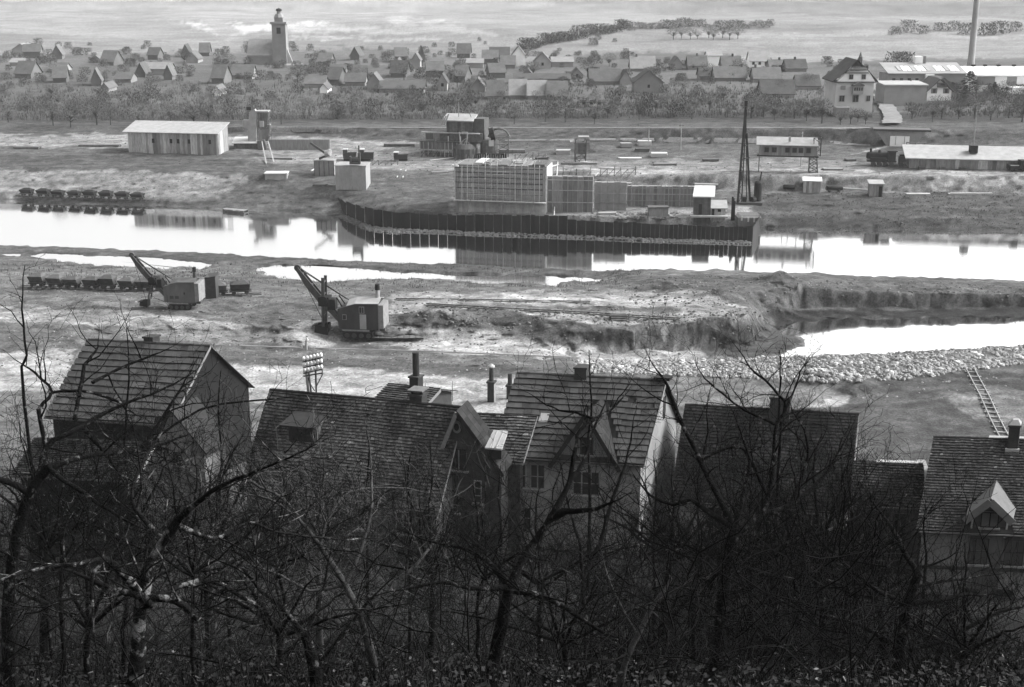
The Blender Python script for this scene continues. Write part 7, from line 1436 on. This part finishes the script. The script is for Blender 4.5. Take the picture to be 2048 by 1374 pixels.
# second left tree whose dark limbs cross the slate roof
tree('dark fruit tree at left whose limbs cross the far left slate roof', [
 [(20, 1330, 0, 24), (20, 1180, 0, 20), (35, 1060, .1, 18), (60, 990, .2, 17), (95, 935, .3, 15)],
 [(35, 1040, .1, 13), (75, 975, .4, 12), (92, 895, .8, 10), (140, 865, 1, 8), (170, 850, 1.2, 8), (230, 815, 1.6, 6), (300, 790, 2.1, 4), (345, 770, 2.4, 3)],
 [(165, 852, 1.2, 8), (190, 885, 1.3, 7), (215, 910, 1.5, 5), (230, 935, 1.6, 4)],
 [(150, 840, 1.2, 8), (160, 780, 1.6, 7), (170, 730, 2, 6), (190, 705, 2.3, 4), (196, 690, 2.5, 2)],
 [(185, 765, 1.8, 6), (230, 742, 2.3, 5), (280, 720, 2.8, 4), (320, 705, 3, 2)],
 [(92, 895, .8, 8), (78, 820, 1.2, 7), (105, 785, 1.5, 5), (70, 745, 1.8, 4), (45, 728, 2, 2)],
 [(105, 785, 1.5, 5), (160, 782, 1.6, 5), (230, 800, 1.8, 5), (250, 815, 2, 4)],
 [(60, 990, .2, 12), (20, 965, 0, 10), (-30, 950, -.3, 8)],
 [(95, 935, .3, 9), (150, 975, .1, 8), (200, 1010, -.2, 6), (250, 1040, -.4, 4)],
 [(280, 900, 2, 7), (330, 830, 2.6, 6), (365, 772, 3, 3)],
 [(95, 935, .3, 10), (180, 910, 1, 9), (280, 900, 2, 8)],
 [(280, 900, 2, 5), (400, 820, 2.6, 4), (520, 800, 3, 3)]], 20, 12, dens=(2.6, 3.8, 4.0), Lf=(1.25, .6, .28), jig=.012)
# trees of the middle
tree('dark forked tree in the middle with pruned stump before the slate house', [
 [(965, 1420, 0, 24), (985, 1340, 0, 22), (1005, 1240, 0, 20), (1018, 1175, 0, 18)],
 [(1018, 1175, 0, 15), (1045, 1120, .2, 14), (1075, 1075, .4, 13), (1100, 1040, .5, 13), (1122, 1000, .6, 11), (1140, 960, .8, 9), (1150, 900, 1, 7), (1160, 860, 1.2, 6), (1190, 838, 1.4, 6)],
 [(1100, 1040, .5, 12), (1118, 1030, .3, 13), (1132, 1022, .1, 12)],
 [(1140, 960, .8, 8), (1165, 930, 1.2, 6), (1180, 880, 1.5, 5), (1200, 830, 1.8, 3)],
 [(1190, 838, 1.4, 5), (1150, 825, 1.8, 4), (1120, 820, 2, 3), (1085, 805, 2.2, 2)],
 [(1018, 1175, 0, 11), (985, 1130, .3, 9), (955, 1110, .5, 8), (920, 1095, .7, 6), (870, 1085, .9, 4)],
 [(955, 1110, .5, 6), (958, 1060, .7, 5), (955, 1020, .9, 3)],
 [(1018, 1175, 0, 11), (940, 1175, -.3, 8), (880, 1165, -.6, 6), (800, 1180, -1, 4)],
 [(1018, 1180, 0, 12), (1080, 1190, .1, 10), (1130, 1215, .2, 8), (1175, 1245, .3, 7)],
 [(1175, 1245, .3, 7), (1165, 1160, .8, 9), (1200, 1090, 1.2, 8), (1225, 1000, 1.7, 6), (1250, 930, 2.1, 4), (1262, 880, 2.4, 3)],
 [(1165, 1160, .8, 7), (1160, 1090, 1, 5), (1145, 1040, 1.2, 4), (1130, 980, 1.4, 3)]], 20, 13, dens=(2.8, 4.0, 4.0), Lf=(1.15, .6, .28), jig=.012)
tree('tall dark bare tree in front of the dark tiled house', [
 [(1420, 1430, 0, 24), (1440, 1260, 0, 22), (1455, 1130, 0, 19), (1470, 1060, .1, 17)],
 [(1470, 1060, .1, 14), (1520, 1030, .3, 11), (1545, 960, .6, 9), (1550, 900, .9, 7), (1552, 850, 1.1, 6), (1573, 815, 1.3, 5), (1545, 775, 1.6, 4), (1500, 735, 2, 3)],
 [(1573, 815, 1.3, 4), (1590, 780, 1.5, 3), (1600, 745, 1.7, 2), (1612, 728, 1.8, 1.5)],
 [(1552, 850, 1.1, 5), (1490, 820, 1.4, 4), (1430, 775, 1.8, 3), (1405, 750, 2, 2)],
 [(1470, 1060, .1, 13), (1440, 1000, .4, 10), (1400, 920, .8, 8), (1370, 860, 1.2, 7), (1350, 810, 1.5, 6), (1330, 762, 1.9, 4)],
 [(1400, 920, .8, 6), (1460, 895, 1, 5), (1490, 900, 1.2, 6), (1520, 960, 1, 7)],
 [(1470, 1060, .1, 11), (1425, 1030, .3, 9), (1380, 1000, .5, 7), (1345, 1010, .6, 6), (1300, 990, .8, 4)],
 [(1455, 1130, 0, 12), (1390, 1180, -.3, 9), (1340, 1240, -.5, 6), (1290, 1300, -.7, 4)],
 [(1520, 1030, .3, 9), (1580, 1010, .5, 8), (1640, 960, .9, 6), (1680, 900, 1.2, 3)],
 [(1580, 1010, .5, 8), (1610, 940, .9, 6), (1615, 880, 1.2, 4), (1590, 830, 1.5, 2)],
 [(1470, 1060, .1, 9), (1490, 980, .5, 7), (1500, 920, .8, 5), (1480, 860, 1.1, 3)],
 [(1455, 1100, 0, 10), (1560, 1090, .3, 8), (1660, 1060, .6, 6), (1740, 1020, .9, 3)]], 22, 14, dens=(3.2, 4.4, 4.6), Lf=(1.35, .7, .3), up=.5, jig=.014)
tree('dense dark bare tree at lower right below the right house', [
 [(1790, 1440, 0, 22), (1800, 1300, 0, 19), (1815, 1210, .1, 16), (1835, 1150, .1, 13)],
 [(1835, 1150, .1, 10), (1800, 1090, .4, 8), (1780, 1050, .7, 6), (1750, 1010, .9, 3)],
 [(1815, 1210, .1, 10), (1880, 1200, .3, 8), (1930, 1190, .6, 6), (1970, 1190, .9, 3)],
 [(1815, 1210, .1, 9), (1740, 1170, .2, 7), (1680, 1120, .4, 5), (1620, 1100, .5, 3)],
 [(1800, 1300, 0, 10), (1890, 1280, .2, 8), (1980, 1230, .5, 6), (2050, 1210, .7, 4)],
 [(1800, 1300, 0, 10), (1720, 1250, .2, 8), (1640, 1230, .3, 5), (1560, 1200, .4, 3)]], 22, 15, dens=(3.0, 4.4, 4.6), Lf=(1.25, .65, .3), up=.5, jig=.014)
tree('bare tree with pale lichened stem at lower middle right', [
 [(1225, 1440, 0, 14), (1250, 1330, 0, 11), (1275, 1270, .1, 9), (1310, 1205, .2, 7), (1340, 1165, .3, 5), (1338, 1150, .3, 3)],
 [(1310, 1205, .2, 4), (1350, 1180, .1, 3), (1390, 1160, 0, 2)], [(1275, 1270, .1, 5), (1240, 1210, .3, 4), (1215, 1150, .5, 2)]], 17, 16, dens=(1.6, 3, 3), Lf=(.7, .4, .2), bark=M_BARK2, jig=.01)
tree('bare tree with pale arching twigs above the long tiled roof', [
 [(760, 1430, 0, 16), (745, 1320, 0, 14), (720, 1230, .1, 12), (690, 1170, .3, 10), (640, 1090, .6, 8)],
 [(640, 1090, .6, 7), (600, 1040, .9, 6), (570, 1000, 1.2, 5), (500, 960, 1.6, 4), (460, 900, 2, 3), (430, 840, 2.4, 2)],
 [(690, 1170, .3, 8), (720, 1100, .6, 6), (740, 1030, 1, 5), (742, 960, 1.4, 4), (738, 880, 1.8, 2)],
 [(640, 1090, .6, 6), (660, 1030, 1, 5), (700, 985, 1.4, 4), (790, 975, 1.8, 3), (850, 985, 2, 2)],
 [(720, 1230, .1, 8), (800, 1160, .5, 6), (850, 1110, .9, 5), (880, 1060, 1.3, 3), (905, 1000, 1.6, 2)],
 [(690, 1170, .3, 6), (620, 1180, .2, 5), (560, 1150, .1, 4), (500, 1130, 0, 3)],
 [(600, 1040, .9, 5), (540, 1000, 1.2, 4), (470, 985, 1.5, 3), (400, 960, 1.8, 2)]], 21, 17, dens=(2.4, 3.8, 4.2), Lf=(1.1, .6, .3), bark=M_BARK2, twigm=mat('pale_twigs', .07, .5, 3, rough=1, spec=.05), jig=.014)
tree('dark tree stump sprouting thin rods at lower middle', [
 [(640, 1440, 0, 24), (630, 1340, 0, 20), (610, 1270, .1, 15)],
 [(610, 1270, .1, 10), (560, 1210, .4, 7), (520, 1180, .6, 5), (480, 1130, .9, 3)], [(630, 1340, 0, 10), (700, 1250, .3, 7), (740, 1200, .5, 4)], [(610, 1270, .1, 8), (640, 1200, .4, 6), (655, 1130, .7, 3)]], 17, 18, dens=(2.2, 3.6, 4), Lf=(.9, .5, .25), jig=.012)
def spread_tree(px, py, D, hpx, wpx, seed, label, trunk=9, **k):
    r = random.Random(seed); limbs = [[(px, py + 120, 0, trunk * 1.3), (px + r.uniform(-8, 8), py, 0, trunk), (px + r.uniform(-15, 15), py - hpx * .3, .1, trunk * .8)]]; tp = limbs[0][-1]
    for i in range(7):
        a = (i - 3) / 3 * r.uniform(.7, 1.1); ex = tp[0] + a * wpx; ey = py - hpx * (1 - .45 * abs(a)) * r.uniform(.8, 1.1); dz = r.uniform(-1.2, 1.6); f = r.uniform(.4, .6)
        limbs.append([(tp[0], tp[1] + r.uniform(0, 20), .1, trunk * .62), (tp[0] + (ex - tp[0]) * .35, tp[1] + (ey - tp[1]) * f * .6, dz * .4, trunk * .5), (tp[0] + (ex - tp[0]) * .7 + r.uniform(-10, 10), tp[1] + (ey - tp[1]) * .75, dz * .7, trunk * .34), (ex, ey, dz, trunk * .16)])
    return tree(label, limbs, D, seed, **{**dict(dens=(2.8, 4.2, 4.2), Lf=(1.2, .6, .3), jig=.02, minr=.0035), **k})
spread_tree(90, 1180, 30, 330, 210, 71, 'spreading bare tree at far left below the mossy outbuilding', 11)
spread_tree(420, 1180, 32, 300, 230, 72, 'wide bare tree in front of the left end of the long tiled roof', 11)
spread_tree(640, 1150, 34, 250, 220, 73, 'bare tree with paler twigs before the windows of the long tiled house', 9, bark=M_BARK2, twigm=mat('pale_twigs', .07, .5, 3, rough=1, spec=.05))
spread_tree(860, 1200, 34, 230, 190, 74, 'bare tree before the narrow gabled house wall', 9)
spread_tree(1080, 1230, 34, 230, 200, 75, 'bare tree below the windows of the slate house', 9)
spread_tree(1330, 1200, 33, 300, 200, 76, 'bare tree rising before the pale gable of the slate house', 10)
spread_tree(1640, 1200, 33, 300, 210, 77, 'bare tree before the right end of the dark tiled house', 11)
spread_tree(1760, 1260, 27, 260, 220, 78, 'dark bare tree before the low outhouse', 11)
spread_tree(180, 1330, 24, 300, 260, 79, 'low spreading bare tree at the lower left corner', 11)
spread_tree(560, 1330, 22, 240, 260, 80, 'low bare tree in the bottom middle left with arching twigs', 11)
spread_tree(1130, 1340, 24, 220, 260, 81, 'low dark bare tree at the bottom centre right', 11)
spread_tree(1930, 1350, 22, 180, 200, 82, 'low dark bare tree in the bottom right corner', 11)
for a in [(130, 1260, 22, 430, 300, 91, 'large thin limbed bare tree at left reaching up to the mossy outbuilding', 7), (385, 1270, 19, 430, 300, 92, 'large thin limbed bare tree left of centre with crooked twigs', 7), (560, 1240, 23, 360, 240, 93, 'thin limbed bare tree before the long tiled roof', 6), (250, 1180, 27, 360, 260, 94, 'crooked bare tree before the small pale gable', 7),
 (1500, 1230, 26, 360, 240, 95, 'dense thin limbed tree left in the dark right thicket', 7), (1690, 1230, 25, 330, 230, 96, 'dense thin limbed tree right in the dark right thicket', 7), (1390, 1220, 27, 330, 220, 97, 'dense bare tree between the slate house and the right thicket', 7), (960, 1220, 26, 250, 220, 98, 'thin limbed bare tree before the gap of the middle houses', 6)]:
    spread_tree(*a, dens=(4.5, 4.6, 4.0), Lf=(1.3, .65, .3), jig=.035, minr=.0036)
# smaller saplings before the houses
for i, (px, py, py2, D, sd_, l) in enumerate([(735, 1080, 850, 40, 31, 'slim bare sapling before the left part of the long tiled roof'), (820, 1090, 905, 40, 32, 'slim bare sapling before the middle of the long tiled roof'), (862, 1100, 880, 42, 33, 'slim bare sapling left of the narrow gabled house'), (1000, 1130, 930, 40, 34, 'slim bare sapling before the downpipe of the slate house'), (1310, 1180, 900, 36, 35, 'bare sapling before the pale right gable of the slate house'), (1655, 1180, 980, 34, 36, 'bare sapling before the outhouse'), (1930, 1250, 1080, 34, 37, 'bare sapling before the right house wall'), (440, 1000, 742, 46, 38, 'bare tree with bushy top at the left end of the pale road'), (255, 960, 655, 44, 39, 'tall thin bare tree rising past the far left slate ridge'), (48, 800, 530, 30, 40, 'thin bare branch tree at the left edge reaching the tip wagons'), (1560, 900, 700, 32, 41, 'topmost bare crown above the dark tiled house ridge'), (1850, 1160, 1000, 36, 42, 'bare sapling left of the right house'), (1180, 1010, 700, 36, 43, 'thin bare leader rising before the slate roof')]):
    k = 1 if i % 2 else -1
    tree(l, [[(px, py, 0, 5), (px + 4 * k, (2 * py + py2) / 3, 0, 4), (px - 3 * k, (py + 2 * py2) / 3, .1, 3), (px + 2 * k, py2, .2, 1.2)]], D, sd_, dens=(2.2, 2.8, 2.5), Lf=(1.0, .5, .25), up=.8, maxl=3, name='sapling', minr=.004)
# the tangle of brush that fills the slope between the trees
def brush(name, n, fx, fy, Dr, L_, m, seed, rr=(.004, .012), upb=.5):
    r = random.Random(seed); T = TM()
    for i in range(n):
        px, py, D = fx(r), fy(r), r.uniform(*Dr); p = UD(px, py + (110 if px > 1800 else 0), D); g = gz_fast(p.x, p.y)
        if p.z < g: p.z = g
        if p.z > g + 5.5: p.z = g + r.uniform(0, 5.0)
        d = rv(r) + Vector((0, 0, upb)); k = r.uniform(*L_); pts = wander(r, p, d, k, 4, .35, .06); q = r.uniform(*rr); T.tube(pts, [q, q * .85, q * .7, q * .5, q * .25], 3)
        for j in range(3):
            b = pts[r.randint(1, 3)]; pp = wander(r, b, (pts[4] - pts[0]).normalized() + rv(r, .9), k * r.uniform(.3, .6), 2, .3, .04); T.tube(pp, [q * .5, q * .35, q * .15], 3)
    o = MB(); o.v = T.v; o.f = T.f; return tag(o.build(name, m), kind='stuff')
_gx = np.linspace(-34, 34, 137); _gy = np.linspace(4, 72, 137); _GX, _GY = np.meshgrid(_gx, _gy); _GZ = terrain(_GX, _GY, False)
def gz_fast(x, y_):
    i = min(135, max(0, int((x + 34) / 68 * 136))); j = min(135, max(0, int((y_ - 4) / 68 * 136))); return _GZ[j][i]
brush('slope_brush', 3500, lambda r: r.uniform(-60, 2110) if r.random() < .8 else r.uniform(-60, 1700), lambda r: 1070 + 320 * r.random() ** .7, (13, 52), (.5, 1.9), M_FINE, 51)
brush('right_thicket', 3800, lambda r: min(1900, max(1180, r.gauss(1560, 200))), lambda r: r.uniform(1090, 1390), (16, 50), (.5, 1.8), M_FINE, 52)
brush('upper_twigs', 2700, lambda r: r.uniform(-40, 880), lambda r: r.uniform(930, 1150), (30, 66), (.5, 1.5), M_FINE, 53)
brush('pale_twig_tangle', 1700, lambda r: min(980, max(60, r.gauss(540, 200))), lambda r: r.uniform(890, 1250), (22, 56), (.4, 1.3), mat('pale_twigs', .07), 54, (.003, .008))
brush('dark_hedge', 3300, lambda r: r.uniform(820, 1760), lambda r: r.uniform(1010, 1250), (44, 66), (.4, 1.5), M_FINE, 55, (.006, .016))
# dead leaves and turf tufts on the slope
def litter():
    V = []; F = []; r = random.Random(61)
    for i in range(30000):
        D = 12 + 52 * r.random() ** 1.5; x = r.uniform(-.5, .5) * D; z = gz_fast(x, D) + .02; s = r.uniform(.010, .034) * (1 + D / 26); a = r.random() * 6.28; c, q = math.cos(a) * s, math.sin(a) * s; h = r.uniform(0, .12) if r.random() < .6 else r.uniform(0, .5); b = len(V); tz = r.uniform(-.5, .5) * s
        V += [(x + c, D + q, z + h), (x - q * .6, D + c * .6, z + h + tz), (x - c, D - q, z + h + s * .4), (x + q * .6, D - c * .6, z + h - tz + .02)]; F.append((b, b + 1, b + 2, b + 3))
    nl = len(F); Fp = F[::26]; Vp = [V[i] for q in Fp for i in q]; o = MB(); o.v = [(x, y_, z + .01) for x, y_, z in Vp]; o.f = [tuple(range(i * 4, i * 4 + 4)) for i in range(len(Fp))]; tag(o.build('pale_leaf_litter', mat('pale_dead_leaves', .10, .8, 5, rough=.8, spec=.2)), kind='stuff')
    o = MB(); o.v = V; o.f = F; m = mat('dead_leaves', .016, .9, 9, spec=.1, rough=.9, scale2=.5, var2=.5); tag(o.build('leaf_litter', m), kind='stuff')
    V = []; F = []
    for i in range(46000):
        D = 12 + 50 * r.random() ** 1.4; x = r.uniform(-.5, .5) * D; z = gz_fast(x, D) - .03; h = r.uniform(.08, .34) * (1 + D / 60); a = r.random() * 6.28; w_ = .012 * (1 + D / 25); b = len(V); V += [(x - w_ * math.cos(a), D - w_ * math.sin(a), z), (x + w_ * math.cos(a), D + w_ * math.sin(a), z), (x + r.uniform(-.5, .5) * h, D + r.uniform(-.5, .5) * h, z + h)]; F.append((b, b + 1, b + 2))
    o = MB(); o.v = V; o.f = F; tag(o.build('slope_grass', mat('dry_grass', .009, .5, 2.5, rough=1, scale2=.4, var2=.5)), kind='stuff')
litter()
